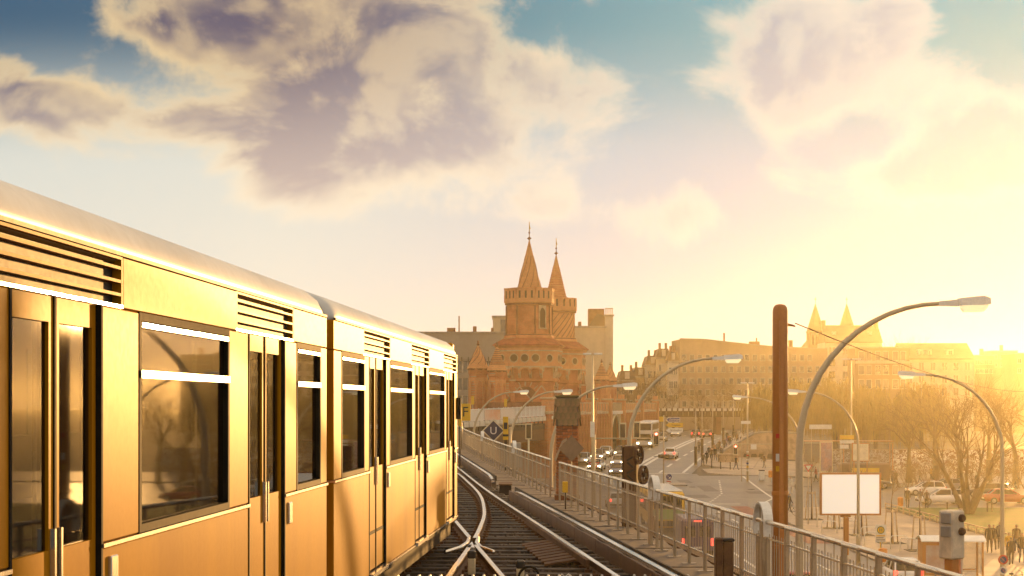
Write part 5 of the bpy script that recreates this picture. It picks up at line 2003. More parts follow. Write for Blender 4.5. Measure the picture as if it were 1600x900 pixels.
# graffiti wall along the far square
gwl = thing('graffiti_wall', 'long low wall covered in white graffiti beyond the square', 'wall', (X_at(1295, 236), 236, 0), R(1))
zw0, zw1 = z_at(724, 236), z_at(703, 236)
Wl = X_at(1640, 236) - X_at(1295, 236)
M_graf = bpy.data.materials.new('graffiti')
M_graf.use_nodes = True
w = NT(M_graf.node_tree)
_o = w.n.new('ShaderNodeOutputMaterial'); _b = w.n.new('ShaderNodeBsdfPrincipled'); w.t.links.new(_b.outputs[0], _o.inputs[0])
_tc = w.n.new('ShaderNodeTexCoord')
_n = w.noise(_tc.outputs['Object'], 1.6, 3.0, 0.5, 1.6)
_k = w.m('ABSOLUTE', w.m('SUBTRACT', _n, 0.5))
w.put(_b, 'Base Color', w.mix(w.ramp(_k, 0.02, 0.06), (0.76, 0.72, 0.66), (0.24, 0.12, 0.06)))
_b.inputs['Roughness'].default_value = .8
for q in range(10):
    b = MB(); b.bx(Wl * q / 10 + .04, Wl * (q + 1) / 10 - .04, 0, .2, -.2, zw1); b.build('panel', M_graf if True else M_white, gwl)
b = MB(); b.bx(0, Wl, -.06, .26, zw1, zw1 + .12); b.build('coping', M_stone, gwl)

# ================================================================== trees
def grow(b, rng, p, d, L, r, lev, maxlev, up, kids, spread, seg=3, tw=3):
    """recursive bare branch; returns nothing, adds tubes to b"""
    pts, rad = [p], [r]
    q, dd = p.copy(), d.copy()
    for i in range(seg):
        dd = (dd + Vector((rng.normal(0, .10), rng.normal(0, .10), rng.normal(0, .07) + up * .12))).normalized()
        q = q + dd * (L / seg)
        pts.append(q.copy())
        rad.append(r * (1 - (i + 1) / seg * .55))
    b.tube(pts, rad, 6 if lev == 0 else (4 if lev < 3 else 3), cap=(lev == 0), smooth=lev < 3)
    if lev >= maxlev:
        return
    n = kids[min(lev, len(kids) - 1)]
    for k in range(n):
        t = rng.uniform(.35, 1.0) if k else 1.0
        i = min(seg - 1, int(t * seg))
        f = t * seg - i
        base = pts[i].lerp(pts[min(i + 1, seg)], min(1, f))
        a = rng.uniform(0, 2 * math.pi)
        ax = dd.orthogonal().normalized()
        ax.rotate(Matrix.Rotation(a, 3, dd))
        nd = (dd * math.cos(spread) + ax * math.sin(spread * rng.uniform(.7, 1.3))).normalized()
        grow(b, rng, base, nd, L * rng.uniform(.58, .80), max(.006 * tw / 3, rad[i] * .58), lev + 1, maxlev, up, kids, spread, 3 if lev < 2 else 2, tw)


def bare_tree(label, X, Y, h, seed, trunk_h=.25, kids=(5, 4, 4, 3), spread=.55, up=.5, lev=4, m=None, trunks=1, thick=.03, cat='tree', name='bare_tree', tw=9, group='bare trees along the street'):
    rng = np.random.RandomState(seed)
    g0 = gz(X, Y)
    t = thing(name, label, cat, (X, Y, g0), 0, group)
    b = MB()
    c = MB()
    for k in range(trunks):
        a = 2 * math.pi * k / max(1, trunks) + rng.uniform(-.3, .3)
        lean = 0.0 if trunks == 1 else rng.uniform(.25, .62)
        d = Vector((math.sin(lean) * math.cos(a), math.sin(lean) * math.sin(a), math.cos(lean)))
        p0 = Vector((.18 * math.cos(a), .18 * math.sin(a), 0)) if trunks > 1 else Vector((0, 0, 0))
        r = h * thick * (1 if trunks == 1 else .55)
        th = h * trunk_h
        p1 = p0 + d * th
        b.tube([p0 - Vector((0, 0, .2)), p0 + d * th * .15, p0 + d * th * .6, p1], [r * 1.5, r * 1.05, r * .92, r * .8], 8)
        grow(c, rng, p1, d, h * (.33 if trunks == 1 else .34), r * .8, 0, lev, up, kids, spread, 3, tw)
    b.build('trunk', M_bark, t)
    c.build('crown', m or M_twig, t)
    return t


def willow(label, px, Y, pytop, rad, seed):
    rng = np.random.RandomState(seed)
    X = X_at(px, Y)
    g0 = gz(X, Y)
    h = z_at(pytop, Y) - g0
    t = thing('willow_tree', label, 'tree', (X, Y, g0), 0, 'golden willows by the water')
    b = MB(); b.tube([(0, 0, -.2), (.1, 0, h * .2), (-.1, .1, h * .45)], [.45, .36, .28], 8); b.build('trunk', M_bark, t)
    c = MB()
    tips = []
    for k in range(26):
        a = rng.uniform(0, 2 * math.pi)
        rr = rad * math.sqrt(rng.uniform(.03, 1))
        z = h * (1 - .30 * (rr / rad) ** 2) * rng.uniform(.86, 1.0)
        p = Vector((rr * math.cos(a), rr * math.sin(a), z))
        m_ = Vector((rr * .45 * math.cos(a), rr * .45 * math.sin(a), z * .85))
        c.tube([(0, 0, h * .42), m_, p], [.16, .10, .04], 4)
        tips.append((m_, p))
    for k in range(620):
        m_, p = tips[rng.randint(len(tips))]
        q = m_.lerp(p, rng.uniform(.2, 1.1)) + Vector((rng.normal(0, .45), rng.normal(0, .45), rng.normal(0, .25)))
        L = rng.uniform(.25, .68) * q.z
        out = Vector((q.x, q.y, 0)) * rng.uniform(.02, .09)
        sw = Vector((rng.normal(0, .12), rng.normal(0, .12), 0))
        c.tube([q, q + out + Vector((0, 0, .12)), q + out * 1.7 + sw - Vector((0, 0, L * .45)), q + out * 1.9 + sw * 2 - Vector((0, 0, L))], [.045, .05, .042, .02], 3, cap=False)
    c.build('crown', M_willow, t)


willow('golden willow half hidden by the tall brown mast', 1196, 262, 592, 3.7, 1)
willow('golden willow just right of the tall brown mast', 1252, 256, 584, 4.0, 2)
willow('golden willow behind the poster board, below the gabled house', 1304, 248, 578, 4.4, 3)
willow('golden willow behind the map board, left of the lawn tree', 1368, 244, 592, 4.6, 4)
willow('golden willow at far right behind the thicket', 1440, 250, 590, 4.6, 5)

bare_tree('many-stemmed bare tree standing on the lawn', X_at(1512, 146), 146, 10.5, 21, trunk_h=.24, kids=(4, 3, 3, 2), spread=.42, up=.35, lev=4, trunks=8, thick=.040, tw=6, group=None)
for i, (px, Y, pyt, sd, lab) in enumerate((
        (1092, 392, 590, 31, 'round bare tree before the left end of the long tan building'), (1122, 388, 578, 32, 'broad bare tree before the middle of the long tan building'),
        (1160, 384, 588, 33, 'bare tree left of the tall brown mast, behind the overpass'), (980, 372, 582, 34, 'bare tree right behind the far turrets'),
        (1003, 378, 566, 35, 'tall bare tree before the tan tenement'), (1030, 374, 574, 36, 'bare tree before the pale tenement party wall'), (1052, 382, 592, 37, 'small bare tree before the narrow pale tenement'),
        (1420, 206, 588, 41, 'bare tree at the left of the right-hand thicket'), (1462, 214, 572, 42, 'bare tree behind the curved lamp in the thicket'), (1500, 208, 578, 43, 'bare tree behind the lawn tree in the thicket'),
        (1545, 212, 566, 44, 'tall bare tree right of the lawn tree in the thicket'), (1588, 204, 560, 45, 'bare tree at the right picture edge in the thicket'), (1630, 200, 566, 46, 'bare tree just outside the right picture edge'),
        (1402, 520, 500, 51, 'faint tall bare tree on the skyline right of the gabled house'), (1441, 525, 516, 52, 'faint smaller bare tree on the skyline'))):
    X = X_at(px, Y)
    bare_tree(lab, X, Y, (z_at(pyt, Y) - gz(X, Y)) * .93, sd, trunk_h=.2, kids=(6, 5, 4, 4) if Y < 500 else (5, 5, 4, 3), spread=.62 if Y < 500 else .4, up=.35, lev=4, tw=10 if Y > 300 else 7)

# low bushes below the trees (bare thicket)
for (px, Y, w_, h_, sd, lab) in ((1425, 196, 3.2, 3.4, 61, 'bare bush left below the thicket'), (1475, 198, 3.4, 3.8, 62, 'bare bush below the middle of the thicket'), (1530, 196, 3.4, 3.6, 63, 'bare bush right below the thicket'), (1585, 194, 3.4, 4.0, 64, 'bare bush at the right edge below the thicket'),
                             (1215, 246, 3.0, 3.6, 65, 'golden bare bush behind the brown mast'), (1110, 372, 4, 4.5, 66, 'bare bush behind the rail overpass')):
    rng = np.random.RandomState(sd)
    X = X_at(px, Y)
    t = thing('bare_bush', lab, 'bush', (X, Y, gz(X, Y)), 0, 'bare bushes')
    c = MB()
    for k in range(16):
        a = rng.uniform(0, 6.28)
        d = Vector((.6 * math.cos(a), .6 * math.sin(a), 1)).normalized()
        grow(c, rng, Vector((rng.uniform(-w_, w_) * .5, rng.uniform(-1, 1), 0)), d, h_ * .5, .05, 1, 3, .3, (4, 4, 4), .5, 2, 8)
    c.build('stems', M_twig, t)

# ================================================================== street lamps
def whip_lamp(label, px, Y, py_head, reach, side, group='curved whip street lamps'):
    """tall pole bending over into a long arm; side +1 arm to the right, -1 to the left"""
    X = X_at(px, Y)
    g0 = gz(X, Y)
    zt = z_at(py_head, Y) - g0
    t = thing('street_lamp', label, 'street lamp', (X, Y, g0), 0, group)
    zk = zt - 3.4
    pts = [(0, 0, 0), (0, 0, zk * .5), (0, 0, zk)]
    rad = [.105, .095, .085]
    n = 12
    for i in range(1, n + 1):
        a = i / n
        x = reach * (1 - math.cos(a * math.pi / 2)) ** .95
        z = zk + (zt - .12 - zk) * math.sin(a * math.pi / 2) ** .92
        pts.append((side * x, 0, z)); rad.append(.085 - .04 * a)
    b = MB(); b.tube(pts, rad, 12); b.build('pole', M_lampgrey, t)
    b = MB(); b.tube([(0, 0, 0), (0, 0, 1.6), (0, 0, 1.75)], [.14, .135, .10], 12); b.build('base_sleeve', M_lampgrey, t)
    x0 = side * (reach - .05)
    def X2(d):
        return x0 + side * d
    b = MB()
    def sec(d, w_, z0, z1):
        return [(X2(d), -w_, z0), (X2(d), w_, z0), (X2(d), w_ * .8, z1), (X2(d), -w_ * .8, z1)]
    z = zt - .12
    b.loft([sec(0, .06, z - .05, z + .05), sec(.42, .08, z - .06, z + .09), sec(.46, .15, z - .05, z + .12), sec(1.0, .17, z - .03, z + .17), sec(1.14, .13, z - .02, z + .12)], smooth=False)
    hd = fix(b.build('lamp_head', M_lamphead, t))
    b = MB()
    b.loft([[(X2(d), -w_, z - .045 + k) , (X2(d), w_, z - .045 + k), (X2(d), w_ * .75, z - .18 + k2), (X2(d), -w_ * .75, z - .18 + k2)] for d, w_, k, k2 in ((.50, .13, 0, .08), (.56, .15, .0, 0), (.98, .15, .015, .0), (1.08, .12, .02, .1))], smooth=False)
    fix(b.build('diffuser', M_diffuser, hd))
    return t


whip_lamp('largest curved street lamp, arching over the white billboard to the right', 1249, 38.5, 466, 3.15, 1)
whip_lamp('curved street lamp rising behind the pulley frame', 983, 65.5, 555, 3.2, 1)
whip_lamp('curved street lamp rising from behind the brick pillar', 861, 81, 599, 2.95, 1)
whip_lamp('curved street lamp standing beside the yellow striped signal', 797, 106, 609, 2.75, 1)
whip_lamp('farthest curved street lamp, before the turrets and the blue sign', 740, 128, 610, 3.0, 1)
whip_lamp('curved street lamp at far right with its arm over the lawn tree', 1566, 73, 581, 3.3, -1)
whip_lamp('curved street lamp crossing in front of the white billboard', 1341, 104, 609, 3.2, -1)
whip_lamp('curved street lamp with its arm ending left of the brown mast', 1248, 130, 618, 3.9, -1)


def tee_lamp(label, px, Y, py_top, arm=1.0, stick=False):
    X = X_at(px, Y)
    g0 = gz(X, Y)
    zt = z_at(py_top, Y) - g0
    t = thing('mast_lamp', label, 'street lamp', (X, Y, g0), 0, 'straight double-headed mast lamps')
    b = MB(); b.tube([(0, 0, 0), (0, 0, zt * .5), (0, 0, zt)], [.13, .10, .07], 10); b.build('mast', M_lampgrey, t)
    b = MB(); b.bbox(-arm * 1.05, -.1, -.14, .14, zt - .02, zt + .12, .03); b.build('lamp_head', M_lamphead, t)
    b = MB(); b.bbox(.1, arm * 1.05, -.14, .14, zt - .02, zt + .12, .03); b.build('lamp_head', M_lamphead, t)
    b = MB(); b.bx(-.12, .12, -.06, .06, zt - .05, zt + .06); b.build('bracket', M_lampgrey, t)
    if stick:
        for i, (z, m_) in enumerate(((1.2, M_white), (1.6, M_yellow), (2.0, M_blue), (2.4, M_white), (2.9, M_red), (3.3, M_white))):
            b = MB(); b.lathe([(.135, 0), (.135, .16)], 10, (0, 0, z)); b.build('sticker', m_, t)
    return t


tee_lamp('straight mast lamp rising right of the rear bridge tower', 926, 132, 554, .7)
tee_lamp('straight mast lamp left of the tall brown mast', 1168, 195, 599, .75, True)
tee_lamp('straight mast lamp among the willows behind the large curved lamp', 1330, 190, 562, 1.0)

# modern tilted-head lamps along the bridge pavement
for i, (px, Y, pyt, lab) in enumerate(((1087, 222, 637, 'first tilted-head lamp on the bridge pavement, before the walkers'), (1097, 243, 632, 'second tilted-head lamp on the bridge pavement'), (1113.5, 268, 624, 'third tilted-head lamp on the bridge pavement'),
                                       (1130, 296, 617, 'fourth tilted-head lamp on the bridge pavement'), (1146, 322, 616, 'fifth tilted-head lamp on the bridge pavement'), (1160, 345, 620, 'sixth tilted-head lamp, nearest the overpass'))):
    X = X_at(px, Y)
    g0 = gz(X, Y)
    zt = z_at(pyt, Y) - g0
    t = thing('tilted_lamp', lab, 'street lamp', (X, Y, g0), 0, 'tilted-head lamps on the bridge')
    b = MB(); b.tube([(0, 0, 0), (0, 0, zt)], [.09, .07], 8); b.build('pole', M_iron, t)
    b = MB(); b.box((-.35, 0, zt + .15), (1.5, .32, .10), 0, 0, R(24)); b.build('lamp_head', M_iron, t)
    b = MB(); b.box((.0, 0, 1.2), (.36, .36, 2.4)); b.build('base_box', M_iron_d, t)

# ================================================================== traffic signals and signs
def signal_head(b_parent, x, y, z, lit=True, s=1.0, back=False):
    b = MB(); b.bbox(x - .17 * s, x + .17 * s, y - .10, y + .10, z - .5 * s, z + .5 * s, .03)
    h = b.build('signal_head', M_black_p, b_parent)
    b = MB()
    f, g_ = .25 * s, .60 * s
    for (x0, x1, z0, z1) in ((-f, -.18 * s, -g_, g_), (.18 * s, f, -g_, g_), (-.18 * s, .18 * s, .51 * s, g_), (-.18 * s, .18 * s, -g_, -.51 * s)):
        b.bx(x + x0, x + x1, y - .02, y + .02, z + z0, z + z1)
    b.build('backboard', M_cream, h)
    if not back:
        for k, m_ in ((.31, M_redlight if lit else M_lensoff), (0, M_lensoff), (-.31, M_lensoff)):
            c = MB(); c.T = Matrix.Translation((x, y - .10, z + k * s)) @ Matrix.Rotation(R(90), 4, 'X'); c.lathe([(.12 * s, 0), (.12 * s, .03)], 12); c.build('lens', m_, h)
            c = MB(); c.prism([(x - .14 * s, z + k * s + .05 * s), (x - .10 * s, z + k * s + .13 * s), (x + .10 * s, z + k * s + .13 * s), (x + .14 * s, z + k * s + .05 * s), (x + .12 * s, z + k * s + .05 * s), (x, z + k * s + .12 * s), (x - .12 * s, z + k * s + .05 * s)], y - .26, y - .10); c.build('visor', M_black_p, h)
    return h


# gantry signal over the street: pole, long arm, two heads
Y = 132.0
X = X_at(929, Y)
t = thing('signal_gantry', 'traffic signal arm with red light hanging over the street behind the pulley frame', 'traffic signal', (X, Y, 0))
za = z_at(685, Y)
xe = X_at(1026, Y) - X
b = MB(); b.tube([(0, 0, 0), (0, 0, za + .3)], .09, 10); b.build('pole', M_lampgrey, t)
b = MB(); b.tube([(0, 0, za), (xe, 0, za)], .05, 8); b.build('arm', M_lampgrey, t)
signal_head(t, X_at(1025, Y) - X, -.1, z_at(684, Y), True, .95)
signal_head(t, X_at(973, Y) - X, .1, z_at(674, Y), False, 1.1, True)
signal_head(t, X_at(995, Y) - X, .1, z_at(672, Y), False, 1.1, True)
b = MB(); b.bx(-.32, .0, -.1, .1, za + .1, za + 1.3); b.build('cabinet', M_white, t)
Y = 150.0
X = X_at(826, Y)
t = thing('pole_signal', 'pole-mounted traffic signal with cream board below the white span', 'traffic signal', (X, Y, 0))
b = MB(); b.tube([(0, 0, 0), (0, 0, z_at(668, Y))], .08, 8); b.build('pole', M_cream, t)
signal_head(t, 0, -.12, z_at(674, Y), False, 1.15, True)
b = MB(); b.bx(-3.8, -.1, -.05, .05, z_at(664, Y), z_at(664, Y) + .12); b.build('arm', M_lampgrey, t)
Y = 180.0
X = X_at(1210, Y)
t = thing('signal_gantry', 'traffic signal arm with red light left of the brown mast', 'traffic signal', (X, Y, gz(X, Y)))
g0 = gz(X, Y)
za = z_at(694, Y) - g0
b = MB(); b.tube([(.4, 0, 0), (.4, 0, za + .2)], .09, 10); b.build('pole', M_lampgrey, t)
b = MB(); b.tube([(X_at(1150, Y) - X, 0, za), (.4, 0, za)], .05, 8); b.build('arm', M_lampgrey, t)
signal_head(t, X_at(1149, Y) - X, -.1, z_at(702, Y) - g0, True, 1.0)
b = MB(); b.bbox(X_at(1173, Y) - X, X_at(1182, Y) - X, -.1, -.04, za - .55, za - .02, .02); b.build('plate', M_white, t)

# traffic island with guide signs
Y = 190.0
X = X_at(1037, Y)
g0 = gz(X, Y)
isl = strip('traffic_island', lambda y: X_at(1022, Y), lambda y: X_at(1072, Y), Y - 1.6, Y + 1.2, 0.20, M_paving, 3, 1.0, skirt=0.14)
tag(isl, 'kerbed traffic island in the middle of the crossing', kind='structure')
t = thing('guide_sign_post', 'post with blue, yellow and white arrow guide signs on the island', 'road sign', (X, Y, g0 + .2))
zz = lambda py: z_at(py, Y) - g0 - .2
b = MB(); b.tube([(0, 0, 0), (0, 0, zz(649))], .07, 10); b.build('post', M_lampgrey, t)
def arrow_sign(py0, py1, px0, px1, m_, mb, txt, tm):
    z0, z1 = zz(py1), zz(py0)
    x0, x1 = X_at(px0, Y) - X, X_at(px1, Y) - X
    b = MB(); b.prism([(x0, (z0 + z1) / 2), (x0 + .32, z1), (x1, z1), (x1, z0), (x0 + .32, z0)], -.12, -.09); s_ = b.build('arrow_sign', mb, t)
    d = .05
    b = MB(); b.prism([(x0 + .09, (z0 + z1) / 2), (x0 + .36, z1 - d), (x1 - d, z1 - d), (x1 - d, z0 + d), (x0 + .36, z0 + d)], -.127, -.121); b.build('sign_face', m_, s_)
    if txt:
        me = text_mesh(txt, (z1 - z0) * .62)
        me.materials.clear(); me.materials.append(tm)
        o = put('lettering', me, s_, ((x0 + x1) / 2 + .18, -.132, (z0 + z1) / 2)); o.rotation_euler = (R(90), 0, 0)
arrow_sign(652, 659.5, 1039.5, 1062.5, M_blue, M_white, 'Zentrum', M_white)
arrow_sign(661, 667.5, 1040, 1067, M_yellow, M_yellow, 'Treptow', M_black_p)
arrow_sign(669, 675.5, 1040, 1067, M_white, M_white, 'Schönefeld', M_black_p)
b = MB(); b.bbox(X_at(1030, Y) - X, X_at(1036.5, Y) - X, -.1, -.05, zz(659), zz(651), .02); b.build('number_plate', M_yellow, t)
c = thing('signal_cluster', 'dark cluster of signal heads on the island post', 'traffic signal', (X, Y - .05, g0 + .2))
for k in range(6):
    a = k * math.pi / 3
    b = MB(); b.bbox(.42 * math.cos(a) - .2, .42 * math.cos(a) + .2, .42 * math.sin(a) - .16, .42 * math.sin(a) + .16, zz(716) + .04 * (k % 2), zz(710), .04); b.build('signal_head', M_black_p, c)
b = MB(); b.tube([(-1.1, 0, zz(713)), (1.1, 0, zz(713))], .04, 6); b.build('arm', M_black_p, c)
c = thing('keep_right_sign', 'round blue arrow sign above a striped beacon on the island', 'road sign', (X_at(1044.5, Y), Y - .4, g0 + .2))
b = MB(); b.T = Matrix.Translation((0, -.06, zz(745))) @ Matrix.Rotation(R(90), 4, 'X'); b.lathe([(.32, 0), (.32, .02)], 24); d = b.build('disc', M_blue, c)
b = MB(); b.bar((-.16, -.095, zz(745) + .15), (.12, -.095, zz(745) - .12), .09, .015); b.prism([(.17, zz(745) - .17), (.17, zz(745) + .06), (-.06, zz(745) - .17)], -.102, -.09); b.build('arrow', M_white, d)
b = MB(); b.bx(-.28, .28, -.05, .0, zz(762), zz(750.5)); d = b.build('beacon', M_white, c)
for k in range(3):
    b = MB(); z = zz(762) + .06 + k * .26
    b.prism([(-.27, z + .22), (-.27, z + .10), (.27, z - .0 if k else z), (.27, z + .12)], -.06, -.051); b.build('red_stripe', M_red, d)
b = MB(); b.tube([(0, .05, 0), (0, .05, zz(742))], .04, 8); b.build('post', M_iron, c)


def give_way(label, px, py, Y, s=.45):
    X = X_at(px, Y); g0 = gz(X, Y); z = z_at(py, Y) - g0
    t = thing('give_way_sign', label, 'road sign', (X, Y, g0), 0, 'give way signs')
    b = MB(); b.prism([(-s, z + s * .55), (s, z + s * .55), (0, z - s * 1.1)], -.02, .02); b.build('plate', M_red, t)
    k = .66
    b = MB(); b.prism([(-s * k, z + s * .55 - s * .2), (s * k, z + s * .55 - s * .2), (0, z - s * 1.1 + s * .42)], -.03, -.021); b.build('face', M_white, t)
    b = MB(); b.tube([(0, .05, 0), (0, .05, z + s * .4)], .035, 8); b.build('post', M_iron, t)


give_way('red and white give way triangle above the railing near the pillar', 928, 727, 150, .5)
give_way('red and white give way triangle beside the large lamp pole', 1263, 730, 135, .36)

# ================================================================== billboard, boards, shelters, stops
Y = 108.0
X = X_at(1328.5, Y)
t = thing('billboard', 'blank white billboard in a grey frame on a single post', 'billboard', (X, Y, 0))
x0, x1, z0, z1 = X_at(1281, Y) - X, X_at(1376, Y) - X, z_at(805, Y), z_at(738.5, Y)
b = MB(); b.bbox(x0 + .10, x1 - .10, -.12, .12, z0 + .10, z1 - .10, .02); b.build('panel', mat('billboard_sheet', (0.86, 0.84, 0.80), 0.45, var=.02, emit=(1.0, 0.93, 0.80), estr=0.28), t)  # faint glow added to brighten the shaded sheet
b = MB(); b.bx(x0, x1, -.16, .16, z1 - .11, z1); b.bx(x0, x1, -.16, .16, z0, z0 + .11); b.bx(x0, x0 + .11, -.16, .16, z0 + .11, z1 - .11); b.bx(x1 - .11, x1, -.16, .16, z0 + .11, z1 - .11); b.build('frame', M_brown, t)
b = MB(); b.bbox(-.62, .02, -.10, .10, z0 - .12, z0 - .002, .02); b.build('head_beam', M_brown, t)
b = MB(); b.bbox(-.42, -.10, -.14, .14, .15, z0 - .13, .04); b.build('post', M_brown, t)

# bus stop sign with H
Y = 100.0
X = X_at(1376, Y)
t = thing('bus_stop_sign', 'white bus stop sign with green H on yellow disc', 'bus stop sign', (X, Y, .17))
z0, z1 = z_at(847, Y) - .17, z_at(820, Y) - .17
b = MB(); b.bbox(-.30, .30, -.02, .02, z0, z1, .01); b.build('plate', M_white, t)
b = MB(); b.T = Matrix.Translation((0, -.02, z1 - .30)) @ Matrix.Rotation(R(90), 4, 'X'); b.lathe([(.22, 0), (.22, .012)], 24); d = b.build('disc', M_yellow, t)
M_green = mat('sign_green', (0.02, 0.16, 0.05), .4)
b = MB(); b.T = Matrix.Translation((0, -.026, z1 - .30)) @ Matrix.Rotation(R(90), 4, 'X'); b.lathe([(.185, .008), (.22, .008), (.22, .012), (.185, .012)], 24, cap=False); b.build('ring', M_green, d)
lettering('H', .26, M_green, d, (0, -.04, z1 - .30))
for k, z in enumerate((z0 + .10, z0 + .22, z0 + .33)):
    b = MB(); b.bx(-.26, .26 - .1 * (k % 2), -.028, -.021, z, z + .07); b.build('line_strip', M_yellow if k == 2 else M_grey, t)
b = MB(); b.tube([(0, .05, 0), (0, .05, z1)], .035, 8); b.build('post', M_yellow, t)


def shelter(name, label, px0, px1, py_roof, Y, m_frame, poster, curved=True, depth=1.5):
    X0 = X_at(px0, Y); W = X_at(px1, Y) - X0
    g0 = gz(X0, Y) + .16
    zt = z_at(py_roof, Y) - g0
    t = thing(name, label, 'bus shelter', (X0, Y, g0), R(-4))
    b = MB()
    n = 8
    secs = []
    for i in range(n + 1):
        y = -.25 + (depth + .4) * i / n
        z = zt - .06 - (.24 * ((i - n * .5) / (n * .5)) ** 2 if curved else 0)
        secs.append([(-.15, y, z - .05), (W + .15, y, z - .05), (W + .15, y, z), (-.15, y, z)])
    b.loft(secs, smooth=False)
    fix(b.build('roof', M_lamphead if curved else m_frame, t))
    for (x, y) in ((0, 0), (W, 0), (0, depth), (W, depth), (W * .5, depth)):
        b = MB(); b.bx(x - .05, x + .05, y - .05, y + .05, 0, zt - .30); b.build('post', m_frame, t)
    M_sg = mat('shelter_glass', (0.35, 0.33, 0.30), 0.06, var=.03, alpha=.28, spec=.7)
    for (xa, xb) in ((.06, W * .5 - .06), (W * .5 + .06, W - .06)):
        b = MB(); b.bx(xa, xb, depth - .012, depth + .012, .25, zt - .45); b.build('rear_pane', M_sg, t)
    b = MB(); b.bx(W - .012, W + .012, .10, depth - .1, .25, zt - .45); b.build('side_pane', M_sg, t)
    b = MB(); b.bx(W * .45, W - .2, depth - .5, depth - .15, .42, .47); b.build('bench', m_frame, t)
    if poster:
        b = MB(); b.bbox(-.06, .06, .0, depth, .2, zt - .35, .02); c = b.build('poster_case', m_frame, t)
        b = MB(); b.bbox(0, W * .48, -.06, .06, .2, zt - .35, .02); c = b.build('poster_case', m_frame, t)
        b = MB(); b.bx(.12, W * .48 - .12, -.075, -.061, .35, zt - .55); b.build('poster', mat('pale_poster', (0.42, 0.36, 0.38), .3, var=.25, scale=1.1, col2=(0.30, 0.16, 0.12)), c)
    return t


shelter('bus_shelter', 'brown framed bus shelter with curved roof and poster below the signal box', 1443, 1534, 836, 93, M_brown, True)
shelter('bus_shelter', 'long flat-roofed bus shelter behind the white billboard', 1249, 1393, 688, 205, M_brown, False, False, 2.2)


def board(name, label, cat, px0, px1, py0, py1, Y, m_face, m_frame, legs=True):
    X0 = X_at(px0, Y); W = X_at(px1, Y) - X0
    g0 = gz(X0, Y) + .15
    z0, z1 = z_at(py1, Y) - g0, z_at(py0, Y) - g0
    t = thing(name, label, cat, (X0, Y, g0))
    b = MB(); b.bbox(0, W, -.12, .12, z0, z1, .03); b.build('case', m_frame, t)
    f = .09
    b = MB(); b.bx(f, W - f, -.135, -.121, z0 + f, z1 - f); b.build('face', m_face, t)
    for x in (W * .12, W * .88):
        b = MB(); b.bx(x - .05, x + .05, -.05, .05, 0, z0); b.build('leg', m_frame, t)
    return t


M_poster = mat('printed_poster', (0.55, 0.30, 0.28), .4, var=.3, scale=1.3, col2=(0.30, 0.28, 0.42), fscale=5, fine=.2)
board('poster_board', 'upright poster board with pink and violet print behind the billboard', 'poster board', 1281, 1301, 690, 737, 178, M_poster, M_cream)
board('map_board', 'square pale map board standing behind the billboard', 'map board', 1331, 1358, 692, 721, 176, mat('map_print', (0.80, 0.72, 0.56), .5, var=.12, scale=2), M_brown)
Y = 182.0
X = X_at(1323, Y)
t = thing('stop_name_sign', 'yellow and white stop name sign left of the map board', 'sign', (X, Y, .1))
zz = lambda py: z_at(py, Y) - .1
for (a, c, m_, x1) in ((680, 686.5, M_yellow, .75), (688, 693, M_white, .75), (695, 701, M_white, .2)):
    b = MB(); b.bbox(-.72, x1, -.04, .04, zz(c), zz(a), .02); b.build('sign_panel', m_, t)
b = MB(); b.tube([(-.6, .06, 0), (-.6, .06, zz(679))], .05, 8); b.build('post', M_iron, t)
# street name plate and small signs
Y = 185
X = X_at(1168, 195)
for (px, py, w_, h_, Y, lab) in ((1165, 660, .55, .17, 194.6, 'small white street name plate high on the mast lamp'), (1282, 667, 1.3, .26, 200, 'white street name board among the willows'), (1190, 748, .34, .9, 196, 'white bin on the far pavement')):
    X = X_at(px, Y); g0 = gz(X, Y) + .05
    z = z_at(py, Y) - g0
    if 'bin' in lab:
        t = thing('litter_bin', lab, 'bin', (X, Y, g0)); b = MB(); b.bbox(-.3, .3, -.3, .3, 0, 1.1, .06); b.build('body', M_lamphead, t); b = MB(); b.bbox(-.32, .32, -.32, .32, 1.1, 1.2, .03); b.build('lid', M_iron_d, t)
    else:
        t = thing('name_plate', lab, 'sign', (X, Y, g0)); b = MB(); b.bbox(-w_, w_, -.03 - (.16 if w_ < 1 else 0), .0 - (.16 if w_ < 1 else 0), z - h_, z + h_, .01); b.build('plate', M_white, t)
        b = MB(); b.tube([(-w_ * .8, .03, 0), (-w_ * .8, .03, z)], .04, 6); b.build('post', M_iron, t)
for (px, pyb, Y, lab) in ((1204, 0, 192, 'orange litter bin left of the brown mast'), (1379.5, 0, 97, 'orange litter bin on the pole by the bus stop'), (1407, 0, 150, 'orange litter bin beside the white billboard')):
    X = X_at(px, Y)
    t = thing('orange_bin', lab, 'bin', (X, Y, gz(X, Y) + .17), 0, 'orange litter bins')
    M_org = mat('orange_plastic', (0.75, 0.24, 0.02), .45)
    b = MB(); b.lathe([(.18, .55), (.24, .6), (.26, 1.15), (.24, 1.2)], 12); b.build('bucket', M_org, t)
    b = MB(); b.lathe([(.27, 1.2), (.24, 1.3), (0, 1.36)], 12); b.build('lid', M_org, t)
    b = MB(); b.tube([(0, .26, 0), (0, .26, 1.4)], .035, 6); b.build('post', M_iron, t)
